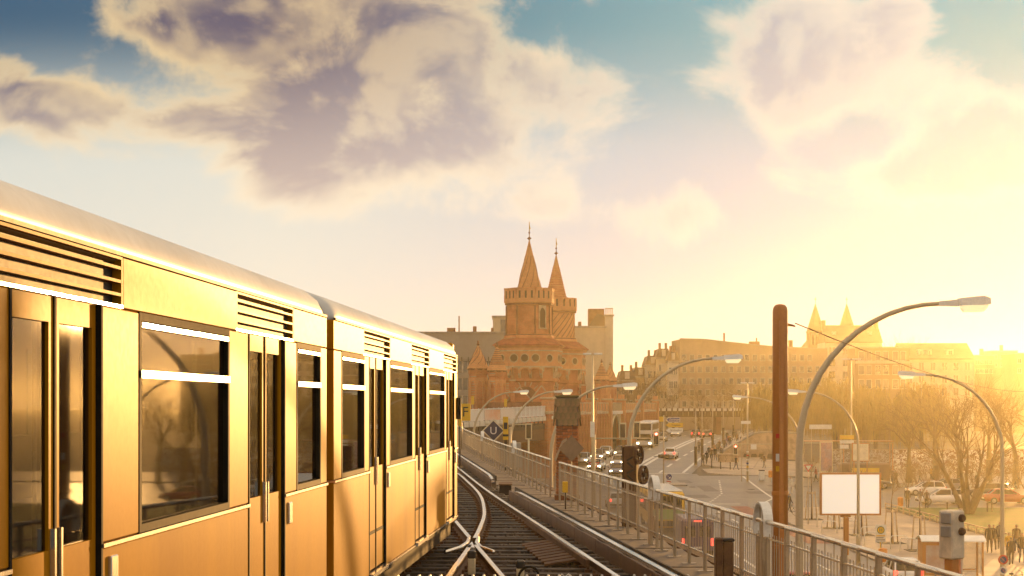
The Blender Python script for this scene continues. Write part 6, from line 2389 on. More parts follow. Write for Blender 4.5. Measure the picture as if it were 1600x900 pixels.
# round no-parking signs at the lower right
Y = 72.6
X = X_at(1566, Y)
t = thing('no_stopping_sign', 'round red and blue no stopping signs low on the right lamp pole', 'road sign', (X, Y - .12, .17))
for (py, r_) in ((874, .19), (891, .15)):
    z = z_at(py, Y) - .17
    b = MB(); b.T = Matrix.Translation((0, 0, z)) @ Matrix.Rotation(R(90), 4, 'X'); b.lathe([(r_ + .02, 0), (r_ + .02, .015)], 20); d = b.build('disc', M_red if r_ > .16 else M_white, t)
    b = MB(); b.T = Matrix.Translation((0, -.016, z)) @ Matrix.Rotation(R(90), 4, 'X'); b.lathe([(r_ * .72, 0), (r_ * .72, .006)], 20); b.build('face', M_blue, d)
    b = MB(); b.bar((-r_ * .6, -.03, z + r_ * .6), (r_ * .6, -.03, z - r_ * .6), .05, .008); b.build('slash', M_red, d)
b = MB(); b.tube([(0, .02, 0), (0, .02, z_at(868, Y) - .17)], .03, 8); b.build('post', M_iron, t)

# bicycle stands
bsm = None
for i, (px, Y) in enumerate(((1288, 132), (1296, 126), (1358, 120), (1364, 115), (1405, 112), (1420, 110), (1324, 130), (1333, 127))):
    X = X_at(px, Y)
    t = thing('bicycle_stand', ['bent tube bicycle stand left of the billboard post', 'second bent tube bicycle stand left of the billboard post', 'bent tube bicycle stand left of the bus stop sign', 'bent tube bicycle stand just behind the bus stop sign', 'bent tube bicycle stand between the tree pits near the shelter', 'bent tube bicycle stand nearest the shelter', 'bent tube bicycle stand right of the billboard post', 'farther bent tube bicycle stand right of the billboard post'][i], 'bicycle stand', (X, Y, .17), R(-20), 'bent tube bicycle stands')
    b = MB(); b.tube([(-.55, 0, 0), (-.55, 0, .72), (-.48, 0, .84), (-.36, 0, .88), (.36, 0, .88), (.48, 0, .84), (.55, 0, .72), (.55, 0, 0)], .03, 8); b.build('tube', M_lamphead, t)

# saplings in tree pits with timber stakes
for i, (px, Y, lab) in enumerate(((1268, 141, 'staked sapling in the tree pit nearest the large lamp pole'), (1303, 131, 'staked sapling in the tree pit behind the billboard post'), (1346, 124, 'staked sapling in the tree pit right of the sticker-covered lamp'), (1393, 117, 'staked sapling in the tree pit behind the bus stop sign'), (1437, 111, 'staked sapling in the tree pit beside the bus shelter'))):
    X = X_at(px, Y)
    rng = np.random.RandomState(90 + i)
    t = thing('sapling', lab, 'sapling', (X, Y, .17), 0, 'staked saplings on the plaza')
    b = MB(); b.bbox(-.85, .85, -.85, .85, -.05, .03, .02); b.build('tree_pit', mat('pit_soil', (0.07, 0.055, 0.03), .9), t)
    for a in range(3):
        th = a * 2.094 + .5
        b = MB(); b.tube([(.55 * math.cos(th), .55 * math.sin(th), 0), (.36 * math.cos(th), .36 * math.sin(th), 2.3)], .05, 7); b.build('stake', M_stone, t)
        th2 = th + 2.094
        b = MB(); b.bar((.37 * math.cos(th), .37 * math.sin(th), 2.15), (.37 * math.cos(th2), .37 * math.sin(th2), 2.15), .05, .12); b.build('crossbar', M_stone, t)
    b = MB(); b.tube([(0, 0, 0), (.02, 0, 1.5), (0, .02, 2.9)], [.06, .05, .04], 6); b.build('trunk', M_bark, t)
    c = MB(); grow(c, rng, Vector((0, .02, 2.8)), Vector((0, 0, 1)), 1.0, .035, 0, 3, .5, (5, 4, 3), .5, 3, 5); c.build('crown', M_twig, t)

# kerb rail along the lawn
kr = thing('lawn_rail', 'low rail on a stone kerb along the edge of the lawn', 'low fence')
pts = [(33.45 + .012 * (150 - y), y) for y in frange(110, 154.5, 2.3)]
for (x, y) in pts:
    b = MB(); b.bx(x - .05, x + .05, y - .05, y + .05, .17, .75); b.build('post', M_stone, kr)
for p, q in zip(pts[:-1], pts[1:]):
    b = MB(); b.bar((p[0], p[1], .72), (q[0], q[1], .72), .12, .10); b.build('rail', M_stone, kr)
    b = MB(); b.bar((p[0], p[1], .45), (q[0], q[1], .45), .06, .05); b.build('lower_rail', M_stone, kr)
# bollards by the island and pavement
for i, (px, Y) in enumerate(((1112, 214), (1126, 213), (1141, 212), (1480, 150), (1500, 151), (1543, 149), (1550, 149))):
    X = X_at(px, Y)
    t = thing('bollard', ['dark bollard at the kerb corner, left of three', 'dark bollard at the kerb corner, middle of three', 'dark bollard at the kerb corner, right of three', 'dark bollard at the lawn, left of the lawn tree', 'dark bollard at the lawn, behind the lawn tree', 'dark bollard right of the lawn tree', 'rightmost dark bollard beyond the lawn tree'][i], 'bollard', (X, Y, gz(X, Y) + .16), 0, 'dark bollards')
    b = MB(); b.lathe([(.07, 0), (.06, .75), (.08, .78), (.08, .86), (.03, .93), (0, .94)], 10); b.build('shaft', M_iron_d, t)
# parked bicycles at the lower right
def bicycle(label, X, Y, rz, z=.17, lean=.12):
    t = thing('bicycle', label, 'bicycle', (X, Y, z), rz, 'bicycles')
    t.rotation_euler = (lean, 0, rz)
    for xx in (-.52, .52):
        b = MB()
        b.tube([(xx + .33 * math.cos(a), 0, .34 + .33 * math.sin(a)) for a in frange(0, 2 * math.pi, .3)], .018, 6, cap=False)
        w_ = b.build('wheel', M_tyre, t)
        for k in range(8):
            c = MB(); c.bar((xx, 0, .34), (xx + .32 * math.cos(k * .785), 0, .34 + .32 * math.sin(k * .785)), .006); c.build('spoke', M_rim, w_)
    b = MB()
    for p, q in (((-.52, .34), (-.2, .82)), ((-.52, .34), (-.05, .32)), ((-.05, .32), (-.2, .86)), ((-.17, .78), (.36, .84)), ((-.05, .32), (.36, .76)), ((.52, .34), (.34, .98))):
        b.tube([(p[0], 0, p[1]), (q[0], 0, q[1])], .017, 6)
    b.build('frame', M_black_p, t)
    b = MB(); b.bbox(-.33, -.10, -.07, .07, .86, .92, .025); b.build('saddle', M_black, t)
    b = MB(); b.tube([(.28, -.28, 1.02), (.33, -.12, 1.0), (.33, .12, 1.0), (.28, .28, 1.02)], .014, 6); b.build('handlebar', M_rim, t)
    b = MB(); b.tube([(-.05, -.09, .32), (.1, -.1, .22)], .014, 5); b.build('pedal_crank', M_rim, t)
    return t


bicycle('parked bicycle nearest the no stopping signs', X_at(1578, 84), 84, R(20))
bicycle('parked bicycle at the lower right picture corner', X_at(1592, 83), 83.4, R(35))
bicycle('parked bicycle behind the others at the lower right', X_at(1585, 87), 87, R(10))

# ================================================================== vehicles
_CM = {}


def paint(name, col, rough=.28):
    return mat('paint_' + name, col, rough, var=.04, coat=.5, spec=.5, fine=.02, rvar=.05)


P_white, P_silver, P_dark, P_red, P_grey, P_blue, P_brown = (paint('white', (0.78, 0.75, 0.70)), paint('silver', (0.52, 0.49, 0.45)), paint('dark', (0.035, 0.032, 0.032)),
    paint('red', (0.36, 0.04, 0.025)), paint('grey', (0.20, 0.18, 0.165)), paint('blue', (0.03, 0.06, 0.15)), paint('brown', (0.16, 0.085, 0.045)))


def car_meshes(kind):
    if kind in _CM:
        return _CM[kind]
    d = {}
    hatch = kind == 'hatch'
    L, W = (4.05, .86) if hatch else (4.5, .89)
    f, r = L / 2, -L / 2
    # lower body stations: y, half width, bottom, top
    if hatch:
        sts = [(r, .70, .38, .80), (r + .06, .80, .28, .92), (r + .5, W, .22, .95), (r + 1.6, W, .20, .93), (f - 1.35, W, .20, .92), (f - .8, W * .98, .22, .86), (f - .2, .80, .25, .74), (f, .66, .34, .60)]
        gh = [(r + .10, .66, .92), (r + .38, .60, 1.40), (r + .9, .60, 1.47), (f - 1.95, .60, 1.44), (f - 1.0, .70, .89)]
    else:
        sts = [(r, .70, .40, .86), (r + .08, .82, .28, .94), (r + .7, W, .22, .97), (r + 1.7, W, .20, .94), (f - 1.5, W, .20, .92), (f - .8, W * .98, .22, .85), (f - .2, .82, .25, .74), (f, .66, .34, .60)]
        gh = [(r + .55, .68, .94), (r + 1.05, .58, 1.36), (r + 1.5, .58, 1.43), (f - 2.1, .58, 1.40), (f - 1.15, .70, .89)]
        if kind == 'wagon':
            gh = [(r + .10, .68, .92), (r + .42, .60, 1.40), (r + 1.2, .60, 1.47), (f - 2.05, .60, 1.43), (f - 1.1, .70, .89)]
    b = MB()
    def sec(y, w_, z0, z1):
        m_ = (z0 + z1) / 2
        return [(-w_ * .86, y, z0), (w_ * .86, y, z0), (w_ * .98, y, z0 + .12), (w_, y, m_), (w_ * .97, y, z1 - .10), (w_ * .84, y, z1), (-w_ * .84, y, z1), (-w_ * .97, y, z1 - .10), (-w_, y, m_), (-w_ * .98, y, z0 + .12)]
    b.loft([sec(*s_) for s_ in sts])
    d['body'] = b.mesh('body'); d['body'].materials.append(P_white)
    # glasshouse: glass hull, roof panel, pillars
    (y0, w0, z0), (y1, w1, z1), (y2, w2, z2), (y3, w3, z3), (y4, w4, z4) = gh
    wb = .74
    b = MB()
    b.add([(-w0, y0, z0), (w0, y0, z0), (w1, y1, z1), (-w1, y1, z1), (w3, y3, z3), (-w3, y3, z3), (w4, y4, z4), (-w4, y4, z4), (wb, (y1 + y0) / 2, .93), (-wb, (y1 + y0) / 2, .93), (wb, y3, .93), (-wb, y3, .93)],
          [(0, 1, 2, 3), (5, 4, 6, 7), (1, 8, 2), (8, 10, 4, 2), (10, 6, 4), (0, 3, 9), (9, 3, 5, 11), (11, 5, 7), (3, 2, 4, 5), (0, 9, 11, 7, 6, 10, 8, 1)])
    d['glass'] = b.mesh('glass'); d['glass'].materials.append(M_glass)
    b = MB()
    b.loft([[(-w_ - .01, y, z + .005), (w_ + .01, y, z + .005), (w_ - .06, y, z + k), (-w_ + .06, y, z + k)] for y, w_, z, k in ((y1 - .02, w1, z1, .02), (y2, w2, z2 - .02, .055), ((y2 + y3) / 2, w2 + .01, (z2 + z3) / 2, .055), (y3 + .03, w3, z3 - .0, .02))])
    d['roof'] = b.mesh('roof'); d['roof'].materials.append(P_white)
    b = MB()
    for s_ in (-1, 1):
        b.bar((s_ * w4, y4, z4 + .005), (s_ * w3, y3, z3 + .01), .07)
        b.bar((s_ * w0, y0, z0 + .01), (s_ * w1, y1, z1 + .01), .09)
        ym = (y1 + y3) / 2
        b.bar((s_ * (wb + .005), ym, .93), (s_ * (w1 + .012), ym, z2 - .02), .07)
    d['pillars'] = b.mesh('pillars'); d['pillars'].materials.append(P_white)
    for nm, yy, m_ in (('headlight', f - .10, M_head), ('tail_light', r + .05, M_tail)):
        b = MB()
        if nm == 'headlight':
            b.bbox(-.17, .17, -.06, .10, -.08, .08, .03)
        else:
            b.bbox(-.11, .11, -.06, .06, -.13, .13, .02)
        d[nm] = b.mesh(nm); d[nm].materials.append(m_)
    b = MB(); b.T = Matrix.Rotation(R(90), 4, 'Y')
    b.lathe([(.20, -.10), (.31, -.10), (.325, -.07), (.325, .07), (.31, .10), (.20, .10)], 18, cap=False)
    d['tyre'] = b.mesh('wheel'); d['tyre'].materials.append(M_tyre)
    b = MB(); b.T = Matrix.Rotation(R(90), 4, 'Y'); b.lathe([(.21, -.085), (.21, .085)], 14)
    d['rim'] = b.mesh('rim'); d['rim'].materials.append(M_rim)
    b = MB(); b.bx(-.26, .26, -.01, .01, -.055, .055); d['plate'] = b.mesh('number_plate'); d['plate'].materials.append(M_white)
    b = MB(); b.bbox(-.09, .09, -.06, .06, -.06, .07, .02); d['mirror'] = b.mesh('mirror'); d['mirror'].materials.append(P_white)
    b = MB(); b.bx(-.72, .72, -.03, .03, -.09, .09); d['bumper'] = b.mesh('bumper'); d['bumper'].materials.append(M_black)
    _CM[kind] = (d, L, W)
    return _CM[kind]


def car(label, kind, P, px, Y, heading, on='both', name='car', dx=0.0):
    """heading: degrees, 0 = driving away from the camera (+Y)"""
    d, L, W = car_meshes(kind)
    X = X_at(px, Y) + dx
    z = gz(X, Y) + .062
    slope = math.atan2(gz(X, Y + 2) - gz(X, Y - 2), 4.0)
    t = thing(name, label, 'car', (X, Y, z), 0, 'cars in the street')
    hd = R(heading)
    t.rotation_euler = (slope * math.cos(hd), 0, -hd)
    for nm in ('body', 'roof', 'pillars'):
        o = put(nm, d[nm], t); recolour(o, P)
    put('glass', d['glass'], t)
    f, r = L / 2, -L / 2
    for s_ in (-1, 1):
        o = put('headlight', d['headlight'], t, (s_ * .60, f - .14, .64))
        if on not in ('head', 'both'):
            recolour(o, M_diffuser)
        o = put('tail_light', d['tail_light'], t, (s_ * .66, r + .05, .80))
        if on not in ('tail', 'both'):
            recolour(o, M_red)
        o = put('mirror', d['mirror'], t, (s_ * (W + .06), f - 1.45, 1.0)); recolour(o, P)
        for yy in (f - .85, r + .82):
            w_ = put('wheel', d['tyre'], t, (s_ * (W - .08), yy, .325))
            put('rim', d['rim'], w_)
    put('number_plate', d['plate'], t, (0, r - .01, .55))
    put('bumper', d['bumper'], t, (0, r + .0, .40))
    put('bumper', d['bumper'], t, (0, f - .02, .40))
    return t


TH = math.degrees(math.atan(0.185))
car('white car leading the oncoming queue beside the arcade', 'sedan', P_white, 946, 240, 180 + TH, 'head')
car('dark car with headlights behind the white car, next to the arcade', 'hatch', P_grey, 935, 231, 180 + TH, 'head')
car('silver car with headlights closest to the arcade piers', 'hatch', P_silver, 911, 223, 180 + TH, 'head')
car('silver car with headlights behind the give way triangle', 'sedan', P_silver, 932, 212, 180 + TH, 'head')
car('dark oncoming car with headlights left of the bus', 'hatch', P_dark, 971, 240, 180 + TH, 'head')
car('silver oncoming car beside the pulley frame', 'sedan', P_silver, 966, 219, 180 + 8, 'head')
car('dark oncoming car just left of the pulley frame', 'sedan', P_blue, 963, 204, 180 + 4, 'head')
car('white car with red tail lights driving up to the bridge', 'sedan', P_white, 1048, 236, TH, 'tail')
car('dark car with brake lights far up under the overpass', 'wagon', P_dark, 1088, 322, TH, 'tail')
car('reddish car far up beside the walkers under the overpass', 'sedan', P_brown, 1106, 318, TH, 'tail')
car('dark oncoming car partly hidden behind the bus', 'hatch', P_grey, 1034, 296, 180 + TH, 'none')
car('parked white car half under the guide signs far up the road', 'hatch', P_white, 1056, 330, 180 + TH, 'none')
car('grey car with headlights seen through the railing left of the pillar', 'sedan', P_grey, 843, 178, 178, 'head')
car('blue car seen through the railing close to the pillar', 'hatch', P_blue, 851, 160, 178, 'none', dx=.2)
car('car with red tail lights seen through the railing before the yellow bus', 'sedan', P_silver, 963, 158, 0, 'tail')
car('white car in side view beyond the lawn, nose to the left', 'hatch', P_white, 1446, 180, -88, 'none')
car('second white car beyond the lawn, behind the lawn tree stems', 'wagon', P_white, 1470, 164, -91, 'none')
car('dark car parked behind the white one beyond the lawn', 'sedan', P_grey, 1478, 188, -90, 'none')
car('dark car seen from behind right of the lawn tree', 'wagon', P_dark, 1546, 176, -60, 'none')
car('red car in side view at the right edge beyond the lawn', 'sedan', P_red, 1573, 165, 91, 'none')
car('white car at the kerb below the bus stop sign, seen through the railing', 'hatch', P_white, 1408, 91, 2, 'tail')
car('dark car with red tail lights behind the brown mast foot', 'sedan', P_red, 1243, 84, 0, 'tail')
car('pale car with red tail lights seen through the railing right of the lamp pole', 'sedan', P_silver, 1283, 80, 1, 'tail')
car('dark car half hidden on the far square beyond the poster board', 'wagon', P_dark, 1360, 192, 88, 'none')


def box_vehicle(name, label, cat, X, Y, heading, L, W, Hh, P, lower=None):
    z = gz(X, Y) + .062
    slope = math.atan2(gz(X, Y + 3) - gz(X, Y - 3), 6.0)
    t = thing(name, label, cat, (X, Y, z), 0)
    hd = R(heading)
    t.rotation_euler = (slope * math.cos(hd), 0, -hd)
    b = MB(); b.bbox(-W / 2, W / 2, -L / 2, L / 2, .32, Hh, .16); b.build('body', P, t)
    for yy in (-L / 2 + L * .2, L / 2 - L * .2):
        for s_ in (-1, 1):
            c = MB(); c.T = Matrix.Translation((s_ * (W / 2 - .10), yy, .46)) @ Matrix.Rotation(R(90), 4, 'Y')
            c.lathe([(.28, -.13), (.44, -.13), (.46, -.08), (.46, .125), (.28, .125)], 18); w_ = c.build('wheel', M_tyre, t)
            c2 = MB(); c2.T = c.T; c2.lathe([(.26, -.05), (.26, .14)], 12); c2.build('rim', M_rim, w_)
    return t


# white double-deck bus coming towards us
Y = 274.0
bus = box_vehicle('double_deck_bus', 'white double-deck bus with headlights coming down the bridge road', 'bus', X_at(1012, Y), Y, 180 + TH, 11.5, 2.5, 4.05, P_white)
F_ = 5.75
def face(parent, name, x0, x1, z0, z1, m_, end=1, proud=.02):
    b = MB()
    if end > 0:
        b.bx(x0, x1, F_ - .002, F_ + proud, z0, z1)
    else:
        b.bx(x0, x1, -F_ - proud, -F_ + .002, z0, z1)
    return b.build(name, m_, parent)
face(bus, 'windscreen', -1.1, 1.1, 1.15, 2.15, M_glass)
face(bus, 'upper_windscreen', -1.12, 1.12, 2.75, 3.75, M_shopglass)
face(bus, 'destination_blind', -.9, .9, 2.22, 2.55, M_white)
for s_ in (-1, 1):
    face(bus, 'headlight', s_ * .95 - .18, s_ * .95 + .18, .62, .82, M_head, 1, .04)
    b = MB(); b.bbox(s_ * 1.42 - .1, s_ * 1.42 + .1, F_ - .1, F_ + .06, 1.7, 2.15, .02); b.build('mirror', M_black, bus)
    for fl, z in enumerate((1.15, 2.75)):
        for k in range(7):
            b = MB(); y0 = -5.2 + k * 1.45
            b.bx(s_ * 1.245 - .012, s_ * 1.245 + .02 * s_ + (.012 if s_ > 0 else -.0), y0, y0 + 1.3, z, z + .9); b.build('window', M_glass, bus)

# yellow bus seen from behind
bus2 = box_vehicle('yellow_bus', 'yellow city bus with green advert on its rear, seen through the railing', 'bus', X_at(1033, 134), 134, 0, 11.5, 2.5, 3.0, mat('bus_yellow', (0.78, 0.44, .02), .35, var=.04, coat=.3))
b = MB(); b.bbox(-1.1, 1.1, -5.6, 5.6, 2.99, 3.12, .05); b.build('roof_panel', P_white, bus2)
face(bus2, 'rear_window', -1.05, 1.05, 1.75, 2.7, M_glass, -1)
face(bus2, 'advert', -1.1, 1.12, .95, 1.70, mat('advert_green', (0.30, 0.45, 0.12), .5, var=.15, scale=.9, col2=(0.45, 0.52, 0.35)), -1)
face(bus2, 'engine_grille', -.8, .8, .45, .85, M_black, -1)
for s_ in (-1, 1):
    face(bus2, 'tail_light', s_ * 1.12 - .07, s_ * 1.12 + .07, .6, .92, M_tail, -1, .04)
    for k in range(7):
        b = MB(); y0 = -5.2 + k * 1.5
        b.bx(s_ * 1.245 - .02, s_ * 1.245 + .02, y0, y0 + 1.3, 1.35, 2.5); b.build('window', M_glass, bus2)
# violet van
van = box_vehicle('violet_van', 'dark violet delivery van with red tail lights behind the yellow bus', 'van', X_at(1083, 109), 109, 0, 5.2, 2.0, 2.45, paint('violet', (0.06, 0.03, 0.12)))
F_ = 2.6
for s_ in (-1, 1):
    face(van, 'rear_window', s_ * .46 - .34, s_ * .46 + .34, 1.35, 2.0, M_glass, -1)
    face(van, 'tail_light', s_ * .90 - .07, s_ * .90 + .07, .8, 1.25, M_tail, -1, .03)
    face(van, 'door_panel', s_ * .47 - .43, s_ * .47 + .43, .55, 1.30, paint('violet', (0.06, 0.03, 0.12)), -1, .012)
face(van, 'high_brake_light', -.25, .25, 2.28, 2.35, M_tail, -1, .03)
face(van, 'number_plate', -.26, .26, .62, .74, M_white, -1, .03)
face(van, 'bumper', -.95, .95, .34, .50, M_black, -1, .10)
# kiosk van on the far square
kv = box_vehicle('kiosk_van', 'brown kiosk van with yellow stripe on the far square', 'van', X_at(1349, 196), 196, 90, 5.6, 2.0, 2.6, P_brown)
b = MB(); b.bx(1.0, 1.03, -1.6, 1.6, 1.55, 2.05); b.build('yellow_stripe', M_yellow, kv)
b = MB(); b.bx(1.0, 1.03, -2.4, -.5, .8, 1.5); b.build('price_board', M_white, kv)

# ================================================================== people
_PM = {}


def person_mesh(pose):
    """one continuous skinned body, slots: skin, jacket, trousers, shoes, hair"""
    if pose in _PM:
        return _PM[pose]
    s = {'walk': .30, 'walk2': -.24, 'stand': .05}[pose]
    V = [(0, 0, .96), (0, .0, 1.12), (0, .01, 1.30), (0, .01, 1.46), (0, .02, 1.55), (0, .04, 1.66), (0, .03, 1.74)]
    Rr = [(.145, .11), (.135, .10), (.165, .11), (.10, .08), (.058, .058), (.085, .098), (.07, .085)]
    E = [(0, 1), (1, 2), (2, 3), (3, 4), (4, 5), (5, 6)]
    hands = []
    for sx in (-1, 1):
        k = s * sx
        i = len(V)
        V += [(sx * .10, .0, .90), (sx * .105, k * .75 * .45 + .05 * abs(k) + .02, .50), (sx * .105, k * 1.15 * .75 - (.10 if k < 0 else 0), .10 + (.05 if k < -.1 else 0)), (sx * .115, k * 1.15 * .75 + .16 - (.10 if k < 0 else 0), .045 + (.01 if k < -.1 else 0))]
        Rr += [(.105, .10), (.068, .07), (.045, .05), (.05, .035)]
        E += [(0, i), (i, i + 1), (i + 1, i + 2), (i + 2, i + 3)]
        j = len(V)
        V += [(sx * .20, .01, 1.42), (sx * .228, -k * .35, 1.14), (sx * .222, -k * .75 + .06, .90), (sx * .215, -k * .85 + .08, .82)]
        Rr += [(.07, .07), (.052, .052), (.036, .038), (.034, .024)]
        E += [(3, j), (j, j + 1), (j + 1, j + 2), (j + 2, j + 3)]
        hands.append((Vector(V[j + 3]), sx))
    me = bpy.data.meshes.new('person')
    me.from_pydata(V, E, [])
    o = bpy.data.objects.new('person_skeleton', me)
    COL.objects.link(o)
    m = o.modifiers.new('skin', 'SKIN')
    for k, v_ in enumerate(me.skin_vertices[0].data):
        v_.radius = Rr[k]
        v_.use_root = (k == 0)
    m.use_smooth_shade = True
    sb_ = o.modifiers.new('sub', 'SUBSURF'); sb_.levels = 1; sb_.render_levels = 1
    dg = bpy.context.evaluated_depsgraph_get()
    base = bpy.data.meshes.new_from_object(o.evaluated_get(dg))
    bpy.data.objects.remove(o)
    b = MB()
    b.smooth = True
    b.v = [tuple(v_.co) for v_ in base.vertices]
    for p in base.polygons:
        c = p.center
        arm = abs(c.x) > .182
        if c.z > 1.70 or (c.z > 1.585 and c.y < .0):
            k = 4
        elif c.z > 1.52:
            k = 0
        elif arm and c.z < .88:
            k = 0
        elif c.z > .90 or arm:
            k = 1
        elif c.z > .10:
            k = 2
        else:
            k = 3
        b.f.append(tuple(p.vertices)); b.mi.append(k); b.sm.append(True)
    b.cur = 0
    for (h, sx) in hands:         # five fingers on each hand, nose
        for q in range(4):
            L = (.068, .078, .074, .058)[q]
            p0 = h + Vector((0, -.028 + q * .019, -.02))
            b.tube([p0, p0 + Vector((-sx * .006, 0, -L * .6)), p0 + Vector((-sx * .022, .002, -L))], [.009, .008, .006], 5)
        p0 = h + Vector((0, .028, .02))
        b.tube([p0, p0 + Vector((-sx * .012, .028, -.03)), p0 + Vector((-sx * .02, .036, -.06))], [.011, .010, .007], 5)
    b.tube([(0, .125, 1.665), (0, .148, 1.64), (0, .125, 1.63)], [.008, .014, .012], 5)
    for sx in (-1, 1):
        b.tube([(sx * .09, .035, 1.675), (sx * .098, .03, 1.65), (sx * .09, .04, 1.625)], [.008, .014, .007], 5)
    b.cur = 4
    for sx in (-1, 1):
        b.tube([(sx * .038, .120, 1.672), (sx * .030, .127, 1.672)], [.007, .007], 5)
    me2 = b.mesh('person')
    for k in (M_skin, P_dark, P_dark, M_shoe, M_hair):
        me2.materials.append(k)
    _PM[pose] = me2
    return me2


def cloth(name, col):
    return mat('cloth_' + name, col, .85, var=.12, scale=8)


CL = {'black': cloth('black', (0.022, 0.020, 0.020)), 'navy': cloth('navy', (0.025, 0.03, 0.06)), 'brown': cloth('brown', (0.10, 0.055, 0.03)), 'grey': cloth('grey', (0.13, 0.12, 0.115)), 'yellow': cloth('yellow', (0.65, 0.38, 0.03)),
      'denim': cloth('denim', (0.06, 0.075, 0.13)), 'white': cloth('white', (0.66, 0.62, 0.56)), 'red': cloth('red', (0.30, 0.05, 0.035)), 'violet': cloth('violet', (0.22, 0.16, 0.24)), 'tan': cloth('tan', (0.28, 0.18, 0.10))}


def person(label, px, Y, heading, jacket, trousers='black', pose='walk', scale=1.0, dz=.165, hair=None, shoes=None, X=None):
    X = X_at(px, Y) if X is None else X
    o = put('person', person_mesh(pose), None, (X, Y, gz(X, Y) + dz), R(-heading))
    o.scale = (scale, scale, scale)
    recolour(o, CL[jacket], 1); recolour(o, CL[trousers], 2)
    if hair:
        recolour(o, CL[hair], 4)
    if shoes:
        recolour(o, CL[shoes], 3)
    return tag(o, label, 'person', 'people in the street')


# on the bridge pavement
person('walker in black at the kerb corner beside the first tilted-head lamp', 1098, 217, 20, 'black', 'black', 'walk')
person('walker in dark brown coat on the bridge pavement beside the third lamp', 1112, 226, 200, 'brown', 'black', 'walk2', 1.05)
person('walker in black coat close beside the brown-coated walker', 1117.5, 228, 195, 'black', 'navy', 'walk', 1.05)
person('walker in grey jacket farther up the bridge pavement', 1121, 243, 15, 'grey', 'black', 'walk2')
person('walker in navy jacket left of the low stone wall', 1127, 231, 190, 'navy', 'black', 'stand')
person('walker in red jacket far up the bridge pavement', 1139, 274, 15, 'red', 'denim', 'walk')
person('walker in black far up the bridge pavement', 1141, 268, 195, 'black', 'denim', 'walk2', 1.05)
person('walker in tan jacket far up by the stair coping', 1152, 282, 15, 'tan', 'black', 'walk')
person('walker in white far up by the stair coping', 1158, 288, 190, 'white', 'black', 'walk2')
person('walker in dark jacket and jeans crossing before the stone wall', 1150, 211, 60, 'black', 'denim', 'walk', 1.0)
person('walker in brown jacket below the stone niches', 1194, 214, 250, 'brown', 'denim', 'walk2', 1.0)
person('walker in white coat just right of the brown mast', 1235, 176, 200, 'white', 'white', 'walk', 1.05)
person('walker in black beside the large lamp pole', 1246, 170, 30, 'black', 'black', 'stand', 1.0)
person('cyclist in black riding past the foot of the brown mast', 1233.5, 146, 80, 'black', 'navy', 'walk2', .95, .35)
bicycle('bicycle ridden past the foot of the brown mast', X_at(1233.5, 146), 146, R(170), .17, 0)
person('cyclist in grey riding on the bridge road edge', 1092, 248, 15, 'grey', 'black', 'walk', .95, .35)
bicycle('bicycle ridden on the bridge road edge', X_at(1092, 248), 248, R(80), gz(X_at(1092, 248), 248) + .07, 0)
for (px, Y, hd, j, tr, ps, lab) in ((1104, 221, 30, 'black', 'black', 'walk2', 'dark walker right behind the kerb corner walker'), (1108, 233, 200, 'navy', 'black', 'walk', 'navy walker behind the brown-coated walker'), (1124, 252, 195, 'brown', 'black', 'walk', 'brown walker between third lamp and stone wall'), (1131, 258, 15, 'black', 'black', 'walk2', 'black walker above the low stone wall'),
                               (1134, 262, 15, 'violet', 'denim', 'walk', 'violet walker above the low stone wall'), (1146, 296, 15, 'black', 'black', 'walk', 'black walker farthest up below the fifth lamp'), (1150, 300, 195, 'grey', 'black', 'walk2', 'grey walker farthest up below the fifth lamp'), (1136, 290, 195, 'black', 'denim', 'stand', 'dark walker beside the fourth lamp'), (1116, 240, 15, 'tan', 'black', 'walk2', 'tan walker just behind the close pair')):
    person(lab, px, Y, hd, j, tr, ps)
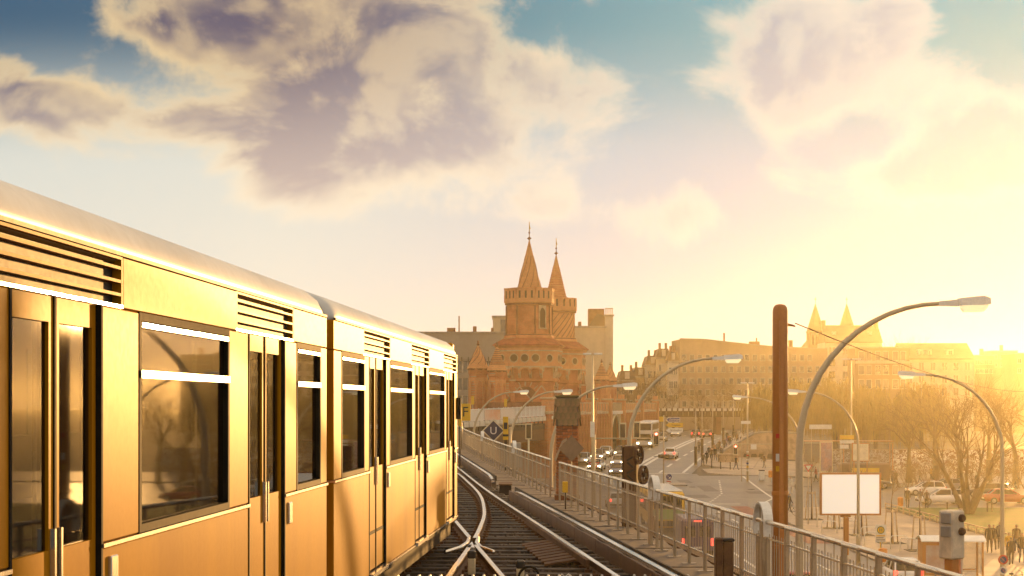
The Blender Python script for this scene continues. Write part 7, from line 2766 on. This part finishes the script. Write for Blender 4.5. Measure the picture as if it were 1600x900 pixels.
# far square
for (px, Y, hd, j, tr, ps, lab) in ((1388, 200, 30, 'brown', 'black', 'walk', 'walker in brown right of the billboard top'), (1394, 203, 210, 'violet', 'denim', 'walk2', 'walker in violet right of the billboard top'), (1400, 198, 40, 'brown', 'brown', 'walk', 'walker in brown coat nearest the first white car'),
                               (1421, 208, 100, 'black', 'black', 'walk', 'dark walker above the first white car'), (1437, 206, 260, 'tan', 'black', 'walk2', 'walker in tan above the first white car'), (1455, 210, 80, 'yellow', 'black', 'stand', 'walker in yellow behind the lawn tree stems'),
                               (1310, 206, 90, 'grey', 'black', 'walk', 'walker in grey between poster board and map board'), (1275, 195, 270, 'red', 'black', 'walk2', 'walker in red left of the poster board'),
                               (1500, 204, 90, 'black', 'denim', 'walk', 'dark walker behind the lawn tree at right'), (1525, 206, 270, 'white', 'black', 'walk2', 'walker in white right of the lawn tree'), (1590, 200, 90, 'grey', 'black', 'walk', 'walker in grey at the right picture edge')):
    person(lab, px, Y, hd, j, tr, ps)
# in front of the lawn
person('person in dark jacket standing left of the lawn, before the cars', 1418, 156, 180, 'black', 'black', 'stand', 1.05, .2)
person('person in grey jacket beside the dark-jacketed one before the cars', 1437.5, 155, 150, 'grey', 'white', 'walk', 1.03, .2)
person('person in brown jacket before the second white car', 1448, 154, 200, 'brown', 'black', 'stand', 1.0, .2)
# group at the lower right
person('man in black jacket at the left of the lower right group', 1546, 109, 205, 'black', 'black', 'stand', 1.06, .17)
person('walker in black with white shoes close to the left man', 1552.5, 110, 200, 'black', 'black', 'walk', 1.0, .17, None, 'white')
person('person in grey jacket partly hidden by the right lamp pole', 1563, 112, 200, 'grey', 'black', 'stand', 1.04, .17)
person('person with yellow jacket in the lower right group', 1576, 104, 170, 'yellow', 'black', 'stand', .98, .17)
person('person in black backpack coat standing before the yellow jacket', 1580, 101, 10, 'black', 'black', 'walk', .95, .17)
person('tall person in brown coat behind the yellow jacket', 1588, 109, 200, 'brown', 'denim', 'stand', 1.05, .17)
person('person in dark coat at the lower right picture edge', 1597, 102, 190, 'black', 'denim', 'walk2', 1.05, .17)

# ================================================================== evening haze: one closed box of even air
b = MB(); b.bx(-1530, 1530, -90, 3060, -2.0, H + 36.0)
hz = fix(b.build('haze', []))
tag(hz, 'thin golden evening haze filling the air', 'haze', kind='stuff')
M_haze = bpy.data.materials.new('haze_air')
M_haze.use_nodes = True
w = NT(M_haze.node_tree)
_o = w.n.new('ShaderNodeOutputMaterial')
_v = w.n.new('ShaderNodeVolumePrincipled')
_v.inputs['Color'].default_value = (1.0, 0.92, 0.62, 1)
_v.inputs['Density'].default_value = 0.00027
_v.inputs['Anisotropy'].default_value = 0.78
w.t.links.new(_v.outputs[0], _o.inputs['Volume'])
hz.data.materials.append(M_haze)
